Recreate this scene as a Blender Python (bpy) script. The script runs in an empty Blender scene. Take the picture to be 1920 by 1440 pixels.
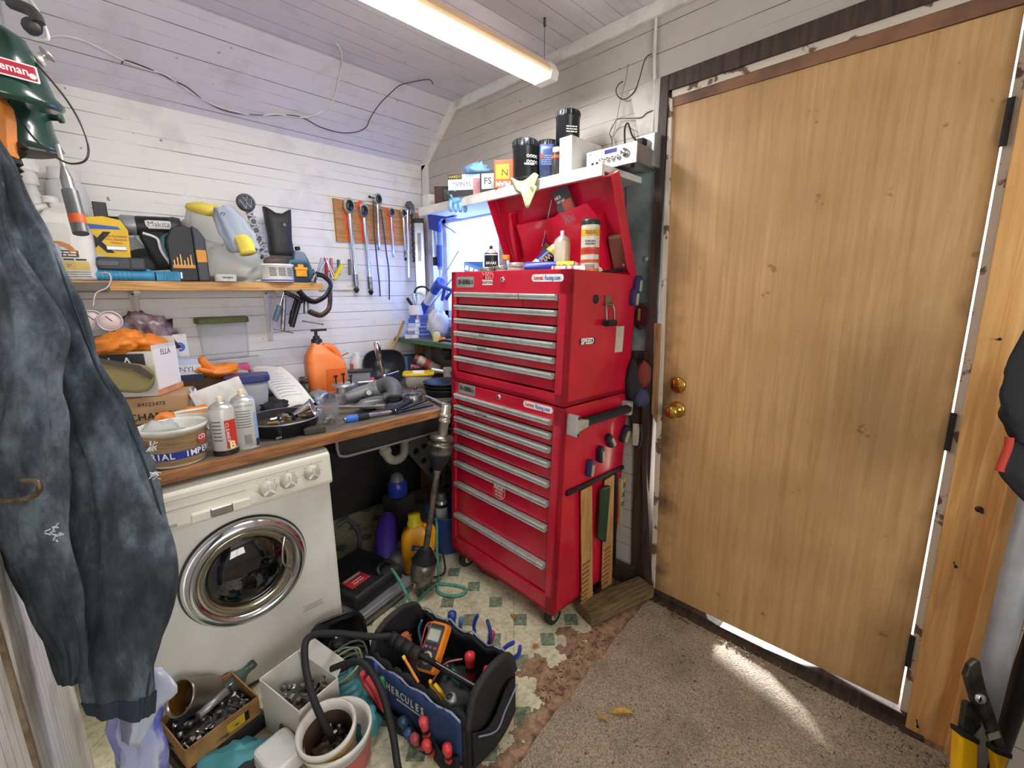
import bpy, math, random
from mathutils import Matrix, Vector, noise
PI = math.pi
SC = bpy.context.scene
COL = SC.collection
random.seed(7)

# ---------------------------------------------------------------- camera model
FPX, PITCH, ROLL, YAW, EYE = 820.0, math.radians(11.9), math.radians(.32), math.radians(44.95), 1.37
_cy, _sy = math.cos(YAW), math.sin(YAW)
FW = Vector((math.cos(PITCH)*_sy, math.cos(PITCH)*_cy, -math.sin(PITCH)))
_rt = Vector((_cy, -_sy, 0)); _dn = FW.cross(_rt)
RT = math.cos(ROLL)*_rt + math.sin(ROLL)*_dn
DN = -math.sin(ROLL)*_rt + math.cos(ROLL)*_dn
CAM = Vector((0, 0, EYE))
def ray(x, y): return RT*((x-960)/FPX) + DN*((y-720)/FPX) + FW
def onz(x, y, z): d = ray(x, y); return CAM + d*((z-EYE)/d.z)      # the point of the photo at a height
def onx(x, y, X): d = ray(x, y); return CAM + d*(X/d.x)            # ... on a plane of the right wall
def ony(x, y, Y): d = ray(x, y); return CAM + d*(Y/d.y)            # ... on a plane of the back wall
def uz(x, y, Z): return CAM + ray(x, y)*Z                          # ... at a depth

# ---------------------------------------------------------------- materials
def lin(h):
    if isinstance(h, str):
        h = h.lstrip('#'); c = [int(h[i:i+2], 16)/255 for i in (0, 2, 4)]
    else: c = h
    return tuple((v/12.92 if v <= .04045 else ((v+.055)/1.055)**2.4) for v in c) + (1,)
class NT:
    def __init__(s, name):
        s.m = bpy.data.materials.new(name); s.m.use_nodes = True
        s.t = s.m.node_tree; s.t.nodes.clear()
        s.out = s.n('ShaderNodeOutputMaterial'); s.b = s.n('ShaderNodeBsdfPrincipled')
        s.l(s.b.outputs[0], s.out.inputs[0])
    def n(s, k, **kw):
        q = s.t.nodes.new(k)
        for a, v in kw.items(): setattr(q, a, v)
        return q
    def l(s, a, b): s.t.links.new(a, b)
    def math(s, op, a, b=None, c=None):
        q = s.n('ShaderNodeMath', operation=op)
        for i, v in enumerate((a, b, c)):
            if v is None: continue
            if isinstance(v, (int, float)): q.inputs[i].default_value = v
            else: s.l(v, q.inputs[i])
        return q.outputs[0]
    def coord(s, scale=(1, 1, 1), obj=True):
        tc = s.n('ShaderNodeTexCoord'); mp = s.n('ShaderNodeMapping')
        mp.inputs['Scale'].default_value = scale
        s.l(tc.outputs['Object'], mp.inputs[0]); return mp.outputs[0]
    def noise(s, vec, scale, detail=4, rough=.55, dist=0):
        q = s.n('ShaderNodeTexNoise'); s.l(vec, q.inputs['Vector'])
        q.inputs['Scale'].default_value = scale; q.inputs['Detail'].default_value = detail
        q.inputs['Roughness'].default_value = rough; q.inputs['Distortion'].default_value = dist
        return q.outputs[0]
    def ramp(s, v, stops, interp='LINEAR'):
        q = s.n('ShaderNodeValToRGB'); q.color_ramp.interpolation = interp
        e = q.color_ramp.elements
        while len(e) < len(stops): e.new(.5)
        for i, (p, c) in enumerate(stops): e[i].position = p; e[i].color = c if len(c) == 4 else lin(c)
        s.l(v, q.inputs[0]); return q.outputs[0]
    def mix(s, f, a, b, blend='MIX'):
        q = s.n('ShaderNodeMix', data_type='RGBA', blend_type=blend)
        for sock, v in ((q.inputs[0], f), (q.inputs[6], a), (q.inputs[7], b)):
            if isinstance(v, (int, float)): sock.default_value = v
            elif isinstance(v, (str, tuple)): sock.default_value = lin(v) if isinstance(v, str) else v
            else: s.l(v, sock)
        return q.outputs[2]
    def bump(s, h, strength=.3, dist=.002):
        q = s.n('ShaderNodeBump'); q.inputs['Strength'].default_value = strength
        q.inputs['Distance'].default_value = dist; s.l(h, q.inputs['Height'])
        s.l(q.outputs[0], s.b.inputs['Normal'])
    def set(s, **kw):
        for k, v in kw.items():
            i = s.b.inputs[k.replace('_', ' ')]
            if isinstance(v, (int, float)): i.default_value = v
            elif isinstance(v, (str, tuple)): i.default_value = lin(v) if isinstance(v, str) else v
            else: s.l(v, i)
        return s
BW0, BW1 = (0, 0, 0, 1), (1, 1, 1, 1)
MATS = {}
def mk(name, c, r=.5, m=0, c2=None, ns=18, lo=.4, hi=.65, bs=0, bst=.3, stretch=(1, 1, 1), **kw):
    t = NT(name)
    if c2:
        v = t.coord(stretch); f = t.ramp(t.noise(v, ns), [(lo, BW0), (hi, BW1)])
        t.set(Base_Color=t.mix(f, c, c2))
    else: t.set(Base_Color=c)
    if bs: t.bump(t.noise(t.coord(stretch), bs, 5), bst, .004)
    t.set(Roughness=r, Metallic=m, **kw)
    MATS[name] = t.m; return t.m
def M(name): return MATS[name]
def plain(c, r=.5, m=0):            # a plain paint or plastic of one colour with faint grime
    k = 'paint_%s_%d_%d' % (c.lstrip('#'), int(r*100), int(m*100))
    if k not in MATS:
        d = [max(0, v*.82) for v in [int(c.lstrip('#')[i:i+2], 16)/255 for i in (0, 2, 4)]]
        t = NT(k); f = t.ramp(t.noise(t.coord(), 14, 5), [(.5, BW0), (.8, BW1)])
        t.set(Base_Color=t.mix(f, c, lin(d)), Roughness=r, Metallic=m); MATS[k] = t.m
    return MATS[k]

# ---------------------------------------------------------------- mesh building
ID = Matrix.Identity(4)
def tr(x=0, y=0, z=0): return Matrix.Translation((x, y, z))
def rx(a): return Matrix.Rotation(math.radians(a), 4, 'X')
def ry(a): return Matrix.Rotation(math.radians(a), 4, 'Y')
def rz(a): return Matrix.Rotation(math.radians(a), 4, 'Z')
def sc(x, y=None, z=None): return Matrix.Diagonal((x, x if y is None else y, x if z is None else z, 1))
def frame(o, x, up):                # local X = x, local Y = up, local Z towards the viewer
    x = Vector(x).normalized(); up = Vector(up); z = x.cross(up).normalized(); y = z.cross(x)
    m = Matrix((x, y, z)).transposed().to_4x4(); m.translation = Vector(o); return m
def along(a, b):                    # local Z from a to b
    a = Vector(a); b = Vector(b); q = (b-a).to_track_quat('Z', 'Y').to_matrix().to_4x4(); q.translation = a; return q
def smooth(pts, n=6):
    P = [Vector(p) for p in pts]; out = []
    for i in range(len(P)-1):
        a, b, c, d = P[max(i-1, 0)], P[i], P[i+1], P[min(i+2, len(P)-1)]
        for k in range(n):
            t = k/n
            out.append(.5*((2*b)+(c-a)*t+(2*a-5*b+4*c-d)*t*t+(3*b-a-3*c+d)*t**3))
    out.append(P[-1]); return out
class MB:
    def __init__(s): s.v = []; s.f = []; s.mi = []; s.sm = []
    def add(s, v, f, T=ID, mi=0, sm=False):
        o = len(s.v); s.v += [tuple(T @ Vector(p)) for p in v]
        for q in f: s.f.append([i+o for i in q]); s.mi.append(mi); s.sm.append(sm)
        return s
    def box(s, c, d, T=ID, mi=0):
        x, y, z = c; a, b, e = d[0]/2, d[1]/2, d[2]/2
        v = [(x+i*a, y+j*b, z+k*e) for i in (-1, 1) for j in (-1, 1) for k in (-1, 1)]
        return s.add(v, [(0, 1, 3, 2), (4, 6, 7, 5), (0, 4, 5, 1), (2, 3, 7, 6), (0, 2, 6, 4), (1, 5, 7, 3)], T, mi)
    def lathe(s, prof, T=ID, n=24, mi=0, sm=True, cap=True, sx=1, sy=1):
        v = []; f = []
        for r, z in prof:
            for k in range(n): a = 2*PI*k/n; v.append((r*math.cos(a)*sx, r*math.sin(a)*sy, z))
        for i in range(len(prof)-1):
            for k in range(n): k2 = (k+1) % n; f.append((i*n+k, i*n+k2, (i+1)*n+k2, (i+1)*n+k))
        s.add(v, f, T, mi, sm)
        if cap:
            if prof[0][0] > 1e-5: s.add(v[:n], [tuple(range(n))[::-1]], T, mi)
            if prof[-1][0] > 1e-5: s.add(v[-n:], [tuple(range(n))], T, mi)
        return s
    def cyl(s, a, b, r, r2=None, n=16, mi=0):
        a = Vector(a); b = Vector(b); L = (b-a).length
        return s.lathe([(r, 0), (r if r2 is None else r2, L)], along(a, b), n, mi)
    def tube(s, pts, r, n=8, mi=0, sx=1, closed=False):
        P = [Vector(p) for p in pts]; R = r if isinstance(r, (list, tuple)) else [r]*len(P)
        t0 = (P[1]-P[0]).normalized(); nrm = t0.orthogonal().normalized(); v = []; f = []
        for i, p in enumerate(P):
            t = (P[min(i+1, len(P)-1)]-P[max(i-1, 0)])
            t = t.normalized() if t.length > 1e-9 else t0
            nrm = (nrm-t*nrm.dot(t)); nrm = nrm.normalized() if nrm.length > 1e-6 else t.orthogonal().normalized()
            bn = t.cross(nrm)
            for k in range(n):
                a = 2*PI*k/n; v.append(tuple(p+nrm*(math.cos(a)*R[i])+bn*(math.sin(a)*R[i]*sx)))
        for i in range(len(P)-1):
            for k in range(n): k2 = (k+1) % n; f.append((i*n+k, i*n+k2, (i+1)*n+k2, (i+1)*n+k))
        s.add(v, f, ID, mi, True)
        s.add(v[:n], [tuple(range(n))[::-1]], ID, mi); s.add(v[-n:], [tuple(range(n))], ID, mi)
        return s
    def prism(s, poly, z0, z1, T=ID, mi=0, sm=False):
        n = len(poly); v = [(x, y, z0) for x, y in poly]+[(x, y, z1) for x, y in poly]
        f = [tuple(range(n))[::-1], tuple(range(n, 2*n))]+[(i, (i+1) % n, n+(i+1) % n, n+i) for i in range(n)]
        return s.add(v, f, T, mi, sm)
    def loft(s, rings, T=ID, mi=0, sm=True, cap=True, closed=True):
        n = len(rings[0]); v = [p for r in rings for p in r]; f = []
        for i in range(len(rings)-1):
            for k in range(n if closed else n-1): k2 = (k+1) % n; f.append((i*n+k, i*n+k2, (i+1)*n+k2, (i+1)*n+k))
        if cap: f += [tuple(range(n))[::-1], tuple(range((len(rings)-1)*n, len(rings)*n))]
        return s.add(v, f, T, mi, sm)
    def grid(s, fn, nu, nv, T=ID, mi=0, sm=True):
        v = [fn(i/nu, j/nv) for j in range(nv+1) for i in range(nu+1)]
        f = [(j*(nu+1)+i, j*(nu+1)+i+1, (j+1)*(nu+1)+i+1, (j+1)*(nu+1)+i) for j in range(nv) for i in range(nu)]
        return s.add(v, f, T, mi, sm)
    def ball(s, c, r, T=ID, n=16, mi=0):
        if isinstance(r, (int, float)): r = (r, r, r)
        prof = [(max(1e-6, math.sin(PI*i/(n//2))), -math.cos(PI*i/(n//2))) for i in range(n//2+1)]
        return s.lathe(prof, T @ tr(*c) @ sc(*r), n, mi, True, False)
    def lump(s, c, r, amp=.25, freq=3, seed=0, T=ID, n=24, mi=0, flat=None):   # crumpled closed body
        v = []; f = []; h = n//2
        for i in range(h+1):
            for k in range(n):
                d = Vector((math.sin(PI*i/h)*math.cos(2*PI*k/n), math.sin(PI*i/h)*math.sin(2*PI*k/n), -math.cos(PI*i/h)))
                q = 1+amp*noise.noise(d*freq+Vector((seed*3.1, seed*1.7, 0)))+amp*.5*noise.noise(d*freq*2.3+Vector((0, seed, 5)))
                p = Vector((d.x*r[0]*q, d.y*r[1]*q, d.z*r[2]*q))
                if flat is not None: p.z = max(p.z, -r[2]*flat)
                v.append((c[0]+p.x, c[1]+p.y, c[2]+p.z))
        for i in range(h):
            for k in range(n): k2 = (k+1) % n; f.append((i*n+k, i*n+k2, (i+1)*n+k2, (i+1)*n+k))
        return s.add(v, f, T, mi, True)
    def obj(s, name, mats, parent=None, bev=0, solid=0, sub=0):
        me = bpy.data.meshes.new(name); me.from_pydata(s.v, [], s.f)
        ml = mats if isinstance(mats, (list, tuple)) else [mats]
        for m in ml: me.materials.append(m)
        me.polygons.foreach_set('material_index', s.mi); me.polygons.foreach_set('use_smooth', s.sm); me.update()
        o = bpy.data.objects.new(name, me); COL.objects.link(o)
        if parent: o.parent = parent
        if solid: q = o.modifiers.new('s', 'SOLIDIFY'); q.thickness = solid; q.offset = 0
        if sub: q = o.modifiers.new('u', 'SUBSURF'); q.levels = sub; q.render_levels = sub
        if bev: q = o.modifiers.new('b', 'BEVEL'); q.width = bev; q.segments = 2; q.limit_method = 'ANGLE'; q.angle_limit = math.radians(38)
        return o
def tag(o, label, cat, group=None, kind=None):
    o['label'] = label; o['category'] = cat
    if group: o['group'] = group
    if kind: o['kind'] = kind
    return o
SCL = 1.0
def thing(name, label, cat, loc=(0, 0, 0), rot=0, group=None):
    o = bpy.data.objects.new(name, None); COL.objects.link(o); o.empty_display_size = .02
    if isinstance(rot, Matrix): m = rot.copy(); m.translation = Vector(loc); o.matrix_world = m
    else: o.location = loc; o.rotation_euler = (0, 0, math.radians(rot))
    if SCL != 1: o.scale = (SCL, SCL, SCL)
    return tag(o, label, cat, group)
def single(mb, name, label, cat, mats, loc=(0, 0, 0), rot=0, group=None, **kw):
    o = mb.obj(name, mats, **kw)
    if isinstance(rot, Matrix): m = rot.copy(); m.translation = Vector(loc); o.matrix_world = m
    else: o.location = loc; o.rotation_euler = (0, 0, math.radians(rot))
    if SCL != 1: o.scale = (SCL, SCL, SCL)
    return tag(o, label, cat, group)
def dup(root, loc, rot=0, label=None):
    r = root.copy(); COL.objects.link(r)
    if isinstance(rot, Matrix): m = rot.copy(); m.translation = Vector(loc); r.matrix_world = m
    else: r.location = loc; r.rotation_euler = (0, 0, math.radians(rot))
    if label: r['label'] = label
    for ch in list(root.children):
        c = ch.copy(); COL.objects.link(c); c.parent = r
        for g in list(ch.children):
            d = g.copy(); COL.objects.link(d); d.parent = c
    return r
def struct(mb, name, mats, label=None, **kw):
    o = mb.obj(name, mats, **kw); o['kind'] = 'structure'; o['label'] = label or name.replace('_', ' '); o['category'] = name.split('_')[0]
    return o
def face(x, y): return math.degrees(math.atan2(y, x))-90        # turn that looks back at the photographer
def text(name, s, size, T, mat, parent=None, ext=.0004, sxy=(1, 1), align='CENTER', bold=0, space=1):
    cu = bpy.data.curves.new(name, 'FONT'); cu.body = s; cu.size = size; cu.extrude = ext; cu.offset = bold
    cu.align_x = align; cu.align_y = 'CENTER'; cu.resolution_u = 2; cu.space_character = space
    o = bpy.data.objects.new(name, cu); COL.objects.link(o)
    dg = bpy.context.evaluated_depsgraph_get(); me = bpy.data.meshes.new_from_object(o.evaluated_get(dg))
    bpy.data.objects.remove(o); me.transform(T @ sc(sxy[0], sxy[1], 1)); me.materials.clear(); me.materials.append(mat)
    q = bpy.data.objects.new(name, me); COL.objects.link(q)
    if parent: q.parent = parent
    return q
def circle(r, n=24, cx=0, cy=0, a0=0, a1=360): return [(cx+r*math.cos(math.radians(a0+(a1-a0)*k/n)), cy+r*math.sin(math.radians(a0+(a1-a0)*k/n))) for k in range(n)]
def rrect(w, h, r, n=4):
    out = []
    for cx, cy, a in ((w/2-r, h/2-r, 0), (-w/2+r, h/2-r, 90), (-w/2+r, -h/2+r, 180), (w/2-r, -h/2+r, 270)):
        for k in range(n+1): t = math.radians(a+90*k/n); out.append((cx+r*math.cos(t), cy+r*math.sin(t)))
    return out
def hang(stations, thick=.5, n=20, seed=0, amp=.006, fr=9):
    rings = []
    for i, (xl, yl, xr, yr, Z) in enumerate(stations):
        a, b = uz(xl, yl, Z), uz(xr, yr, Z); c = (a+b)/2; h = (b-a)/2; f = FW*h.length*thick; r = []
        for k in range(n):
            t_ = 2*PI*k/n; p = c+h*math.cos(t_)+f*math.sin(t_)
            w_ = amp*noise.noise(Vector((math.cos(t_)*2+seed, math.sin(t_)*2, p.z*fr)))+amp*.9*noise.noise(Vector((math.cos(t_)*5, math.sin(t_)*5+seed, p.z*3)))
            r.append(tuple(p+(p-c).normalized()*w_))
        rings.append(r)
    return rings
def dense(st, n=5):
    out = []
    for i in range(len(st)-1):
        a, b = st[i], st[i+1]; p, q = st[max(i-1, 0)], st[min(i+2, len(st)-1)]
        for k in range(n):
            t_ = k/n; out.append(tuple(.5*(2*B_+(C_-A_)*t_+(2*A_-5*B_+4*C_-D_)*t_*t_+(3*B_-A_-3*C_+D_)*t_**3) for A_, B_, C_, D_ in zip(p, a, b, q)))
    return out+[st[-1]]

def bars(name, T, w, h, mat, parent=None, n=4, seed=1):     # worn print too small to read
    q = MB(); R_ = random.Random(seed)
    for i in range(n):
        x = -w/2
        while x < w/2-.001:
            l = min(w*(.12+.25*R_.random()), w/2-x); q.box((x+l/2, h/2-h*(i+.5)/n, 0), (l, h/n*.55, .0006), T); x += l+w*.05
    return q.obj(name, mat, parent)
# ---------------------------------------------------------------- surfaces of the room
WX, WY, CZ = 1.725, 2.517, 2.42
def boards(name, axis, base, pitch=.09, dirt='#8f8a82', crack='#4a4540', peel=.0):
    t = NT(name); v = t.coord(); sp = t.n('ShaderNodeSeparateXYZ'); t.l(v, sp.inputs[0])
    z = sp.outputs['XYZ'.index(axis)]
    p = t.math('FRACT', t.math('DIVIDE', z, pitch)); d = t.math('ABSOLUTE', t.math('SUBTRACT', p, .5))
    p2 = t.math('FRACT', t.math('DIVIDE', z, pitch/2)); d2 = t.math('ABSOLUTE', t.math('SUBTRACT', p2, .5))
    st = {'Z': (1.2, 1.2, 9), 'Y': (1.2, 9, 1.2), 'X': (9, 1.2, 1.2)}[axis]
    n1 = t.noise(t.coord(st), 2.2, 6); n2 = t.noise(v, 7, 6); n3 = t.noise(v, 60, 3)
    crk = t.math('MULTIPLY', t.math('GREATER_THAN', d, .487), t.ramp(n1, [(.36, BW0), (.52, BW1)]))
    crk2 = t.math('MULTIPLY', t.math('GREATER_THAN', d2, .484), t.ramp(n1, [(.46, BW0), (.62, (.6, .6, .6, 1))]))
    cr = t.math('MAXIMUM', crk, crk2)
    c = t.mix(t.ramp(n2, [(.52, BW0), (.85, (.4, .4, .4, 1))]), base, dirt)
    spots = t.ramp(t.noise(v, 34, 2), [(.755, BW0), (.775, BW1)])
    c = t.mix(t.math('MULTIPLY', spots, .7), c, '#5a5048')
    c = t.mix(cr, c, crack)
    t.set(Base_Color=c, Roughness=.62)
    h = t.math('SUBTRACT', t.math('SUBTRACT', t.math('MULTIPLY', n3, .15), t.math('GREATER_THAN', d, .47)), t.math('MULTIPLY', t.math('GREATER_THAN', d2, .475), .5))
    t.bump(h, .5, .002); MATS[name] = t.m; return t.m
boards('white_board_wall', 'Z', '#e9e7e1')
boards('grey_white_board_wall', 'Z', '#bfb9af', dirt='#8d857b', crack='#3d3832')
boards('board_ceiling', 'Y', '#d6d2d6', pitch=.083, crack='#57525a')
def beadboard(name):
    t = NT(name); v = t.coord(); sp = t.n('ShaderNodeSeparateXYZ'); t.l(v, sp.inputs[0])
    d = t.math('ABSOLUTE', t.math('SUBTRACT', t.math('FRACT', t.math('DIVIDE', sp.outputs[1], .042)), .5))
    n2 = t.noise(v, 6, 6)
    c = t.mix(t.ramp(n2, [(.5, BW0), (.75, BW1)]), '#e4e3dc', '#a39b8e'); c = t.mix(t.math('GREATER_THAN', d, .47), c, '#77705f')
    t.set(Base_Color=c, Roughness=.5); t.bump(t.math('MULTIPLY', t.math('GREATER_THAN', d, .44), -1.0), .6, .003)
    MATS[name] = t.m
beadboard('bead_board')
mk('white_trim', '#e4e1da', .5, c2='#a9a196', ns=9, lo=.5, hi=.8)
mk('grey_trim', '#c9c4bd', .55, c2='#938a80', ns=9, lo=.5, hi=.8)
mk('brown_trim', '#4a3a33', .6, c2='#2c221f', ns=8, stretch=(1, 6, 1))
mk('red_brown_trim', '#8a6248', .6, c2='#5f4335', ns=8)
mk('raw_wood', '#a98358', .65, c2='#7d5c3c', ns=10, stretch=(6, 6, .6))
mk('peeling_paint', '#cfc4b4', .6, c2='#6e5344', ns=14, lo=.56, hi=.6)
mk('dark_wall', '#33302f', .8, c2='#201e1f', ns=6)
mk('dark_floor', '#4a443e', .8)
mk('outdoor_ground', '#c9c6bf', .9)
def vinyl():
    t = NT('vinyl_floor'); tc = t.n('ShaderNodeTexCoord'); sp = t.n('ShaderNodeSeparateXYZ'); t.l(tc.outputs['Object'], sp.inputs[0])
    v = tc.outputs['Object']; X, Y = sp.outputs[0], sp.outputs[1]; S = .1535
    fx = t.math('SUBTRACT', t.math('FRACT', t.math('DIVIDE', t.math('SUBTRACT', X, 1.012+S/2-20*S), S)), .5)
    fy = t.math('SUBTRACT', t.math('FRACT', t.math('DIVIDE', t.math('SUBTRACT', Y, .819+S/2-20*S), S)), .5)
    u = t.math('ABSOLUTE', t.math('SUBTRACT', fx, fy)); w = t.math('ABSOLUTE', t.math('ADD', fx, fy))
    sq = t.math('LESS_THAN', t.math('MAXIMUM', t.math('MULTIPLY', u, 1.12), t.math('MULTIPLY', w, .95)), .29)
    n = t.noise(v, 55, 5, .7); n2 = t.noise(v, 9, 6); n3 = t.noise(v, 5.5, 6, .6)
    cream = t.ramp(n, [(.3, '#a8a184'), (.5, '#d2ccac'), (.7, '#e0dac0')])
    green = t.ramp(n, [(.32, '#4d584b'), (.5, '#76856f'), (.66, '#a5b097')])
    c = t.mix(sq, cream, green)
    seam = t.math('GREATER_THAN', t.math('ABSOLUTE', t.math('SUBTRACT', t.math('FRACT', t.math('DIVIDE', t.math('SUBTRACT', X, Y), 4*S)), .5)), .4955)
    c = t.mix(t.math('MULTIPLY', seam, .6), c, '#8d8a74')
    c = t.mix(t.ramp(n2, [(.5, BW0), (.72, (.6, .6, .6, 1))]), c, '#7b7156')
    # torn strip next to the carpet: the sheet has come away from the brown underlay
    d = t.math('SUBTRACT', t.math('ADD', t.math('SUBTRACT', .93, Y), t.math('MULTIPLY', t.math('SUBTRACT', X, 1.2), .25)), 0.0)
    torn = t.math('GREATER_THAN', t.math('ADD', t.math('MULTIPLY', d, 1.6), t.math('MULTIPLY', t.math('SUBTRACT', n3, .5), 1.5)), .05)
    rim = t.math('GREATER_THAN', t.math('ADD', t.math('MULTIPLY', d, 1.6), t.math('MULTIPLY', t.math('SUBTRACT', n3, .5), 1.5)), .03)
    under = t.ramp(t.noise(v, 26, 6, .7), [(.35, '#5b4535'), (.5, '#93735a'), (.62, '#a98a6e'), (.72, '#c7b294')])
    c = t.mix(rim, c, '#6d6553'); c = t.mix(torn, c, under)
    t.set(Base_Color=c, Roughness=t.mix(torn, (.38,)*3+(1,), (.85,)*3+(1,)))
    t.bump(t.math('SUBTRACT', t.math('MULTIPLY', n, .1), torn), .35, .002); MATS['vinyl_floor'] = t.m
vinyl()
def doorwood():
    t = NT('door_veneer'); v = t.coord(); g = t.noise(t.coord((14, 14, .55)), 4, 8, .65, .4); n = t.noise(v, 2.0, 4); n2 = t.noise(t.coord((6, 6, 1.2)), 5, 6, .6)
    c = t.ramp(g, [(.3, '#b28a55'), (.5, '#c29c68'), (.7, '#cda976')])
    c = t.mix(t.ramp(n, [(.5, BW0), (.75, (.45, .45, .45, 1))]), c, '#8f6a40')
    # hand-worn dark stains near the latch edge, the hinge edge and low down
    sp = t.n('ShaderNodeSeparateXYZ'); t.l(v, sp.inputs[0]); Y, Z = sp.outputs[1], sp.outputs[2]
    n4 = t.math('SUBTRACT', t.noise(v, 7, 6), .5)
    e1 = t.math('SUBTRACT', .075, t.math('SUBTRACT', .80, Y))
    a = t.ramp(t.math('ADD', t.math('MULTIPLY', e1, 7), t.math('MULTIPLY', n4, 2.2)), [(.02, BW0), (.75, (.85, .85, .85, 1))])
    zz = t.ramp(Z, [(.45, BW0), (.6, BW1)]); zz2 = t.ramp(Z, [(1.35, BW1), (1.6, BW0)])
    zr = t.n('ShaderNodeMapRange'); t.l(Z, zr.inputs[0]); zr.inputs[1].default_value = 1.65; zr.inputs[2].default_value = 1.15
    a = t.math('MULTIPLY', a, zr.outputs[0])
    e2 = t.math('SUBTRACT', .05, t.math('ADD', Y, .05))
    b = t.ramp(t.math('ADD', t.math('MULTIPLY', e2, 8), t.math('MULTIPLY', n4, 2)), [(.1, BW0), (.8, (.6, .6, .6, 1))])
    c = t.mix(a, c, '#4f3a25'); c = t.mix(b, c, '#6b4c2c')
    sm = t.ramp(t.noise(v, 16, 3), [(.70, BW0), (.73, (.55, .55, .55, 1))])
    c = t.mix(sm, c, '#7a5426')
    t.set(Base_Color=c, Roughness=.48); t.bump(g, .12, .001); MATS['door_veneer'] = t.m
doorwood()
def carpet():
    t = NT('carpet_brown'); v = t.coord(); n = t.noise(v, 160, 3, .7); n2 = t.noise(v, 6, 5); n3 = t.noise(v, 75, 2, .5, 1.5)
    c = t.ramp(n, [(.3, '#6a5c4d'), (.5, '#a08f7b'), (.7, '#bdad97')])
    c = t.mix(t.ramp(n2, [(.45, BW0), (.7, (.5, .5, .5, 1))]), c, '#6a5b49')
    c = t.mix(t.ramp(n3, [(.66, BW0), (.7, BW1)]), c, '#4a3b2b')
    c = t.mix(t.ramp(t.noise(v, 90, 2, .5, 2), [(.69, BW0), (.72, BW1)]), c, '#c9b48c')
    t.set(Base_Color=c, Roughness=.95); t.bump(n, .9, .006); MATS['carpet_brown'] = t.m
carpet()
def pine():
    t = NT('pine'); v = t.coord(); g = t.noise(t.coord((20, 20, .8)), 3, 6, .6, .8)
    w = t.n('ShaderNodeTexWave', wave_type='RINGS', rings_direction='SPHERICAL'); t.l(t.coord((9, 9, 1.1)), w.inputs[0])
    w.inputs['Scale'].default_value = 1.6; w.inputs['Distortion'].default_value = 4; w.inputs['Detail'].default_value = 2
    c = t.ramp(g, [(.3, '#c98f4e'), (.5, '#dba765'), (.7, '#e6b97c')])
    c = t.mix(t.ramp(w.outputs[1], [(.86, BW0), (.95, (.35, .35, .35, 1))]), c, '#b17a3d')
    t.set(Base_Color=c, Roughness=.5); MATS['pine'] = t.m
pine()
def sheetmetal():
    t = NT('sheet_metal'); v = t.coord(); n = t.noise(v, 6, 6)
    t.set(Base_Color=t.ramp(n, [(.35, '#5d6c6e'), (.55, '#8da09f'), (.7, '#a5b5b3')]), Metallic=.35, Roughness=.45); MATS['sheet_metal'] = t.m
sheetmetal()

def wallpoly(name, mat, rects, plane, at, thick, label, flip=1):     # a wall of rectangles (a0, a1, z0, z1) round its openings
    mb = MB()
    for a0, a1, z0, z1 in rects:
        if plane == 'x': mb.box((at+flip*thick/2, (a0+a1)/2, (z0+z1)/2), (thick, abs(a1-a0), z1-z0))
        else: mb.box(((a0+a1)/2, at+flip*thick/2, (z0+z1)/2), (abs(a1-a0), thick, z1-z0))
    return struct(mb, name, mat, label)
# floor, ceiling
struct(MB().box((.1, .5, -.03), (3.3, 4.1, .06)), 'floor', M('vinyl_floor'), 'cream vinyl floor with small green squares')
struct(MB().box((.1, .3, CZ+.03), (3.3, 3.75, .06)), 'ceiling', M('board_ceiling'), 'flat painted board ceiling')
mb = MB(); mb.prism([(2.60, 2.15), (2.517, 2.15), (2.174, 2.42), (2.174, 2.48), (2.60, 2.48)], -1.0, 1.76, frame((0, 0, 0), (0, 1, 0), (0, 0, 1)))
struct(mb, 'ceiling_slope', M('board_ceiling'), 'sloping painted board ceiling above the back wall')
# back wall (upper part white boards, the part below the worktop dark)
wallpoly('wall_back', M('white_board_wall'), [(-1.0, 1.8, .62, 2.2)], 'y', WY, .1, 'white painted horizontal board wall behind the workbench')
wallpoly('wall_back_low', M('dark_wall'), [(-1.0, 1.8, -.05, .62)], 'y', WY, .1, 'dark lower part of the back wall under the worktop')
DY0, DY1, DZ = -.075, .875, 2.075
WIN = (1.78, 2.40, 1.20, 1.86)
wallpoly('wall_right', M('grey_white_board_wall'), [(DY1, WIN[0], 0, CZ), (WIN[0], WIN[1], 0, WIN[2]), (WIN[0], WIN[1], WIN[3], CZ), (WIN[1], WY, 0, CZ),
         (DY0, DY1, DZ, CZ), (-1.6, DY0, 0, CZ)], 'x', WX, .1, 'painted board wall with the door')
# behind the photographer
wallpoly('wall_left', M('white_board_wall'), [(-1.6, .5, 0, CZ)], 'x', -1.5, .1, 'left wall', -1)
wallpoly('wall_left_return', M('white_board_wall'), [(-1.5, -.19, 0, CZ)], 'y', .5, .06, 'return wall beside the bead board')
wallpoly('wall_left_alcove', M('white_board_wall'), [(1.53, 2.517, 0, CZ)], 'x', -.36, .06, 'left end of the workbench alcove', -1)
wallpoly('wall_front', M('white_board_wall'), [(-1.5, -.6, 0, CZ), (.7, 1.8, 0, CZ), (-.6, .7, 0, .9), (-.6, .7, 2.05, CZ)], 'y', -1.5, .1, 'wall behind the photographer', -1)
mb = MB()
for c, d in (((.05, -1.52, .88), (1.4, .14, .05)), ((.05, -1.52, 2.07), (1.4, .14, .05)), ((-.62, -1.52, 1.475), (.05, .14, 1.2)), ((.72, -1.52, 1.475), (.05, .14, 1.2)), ((.05, -1.54, 1.475), (.03, .05, 1.2))): mb.box(c, d)
struct(mb, 'window_fill', M('white_trim'), 'added sky fill window behind the photographer')  # unseen opening, added so sky light softly fills the room
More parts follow.
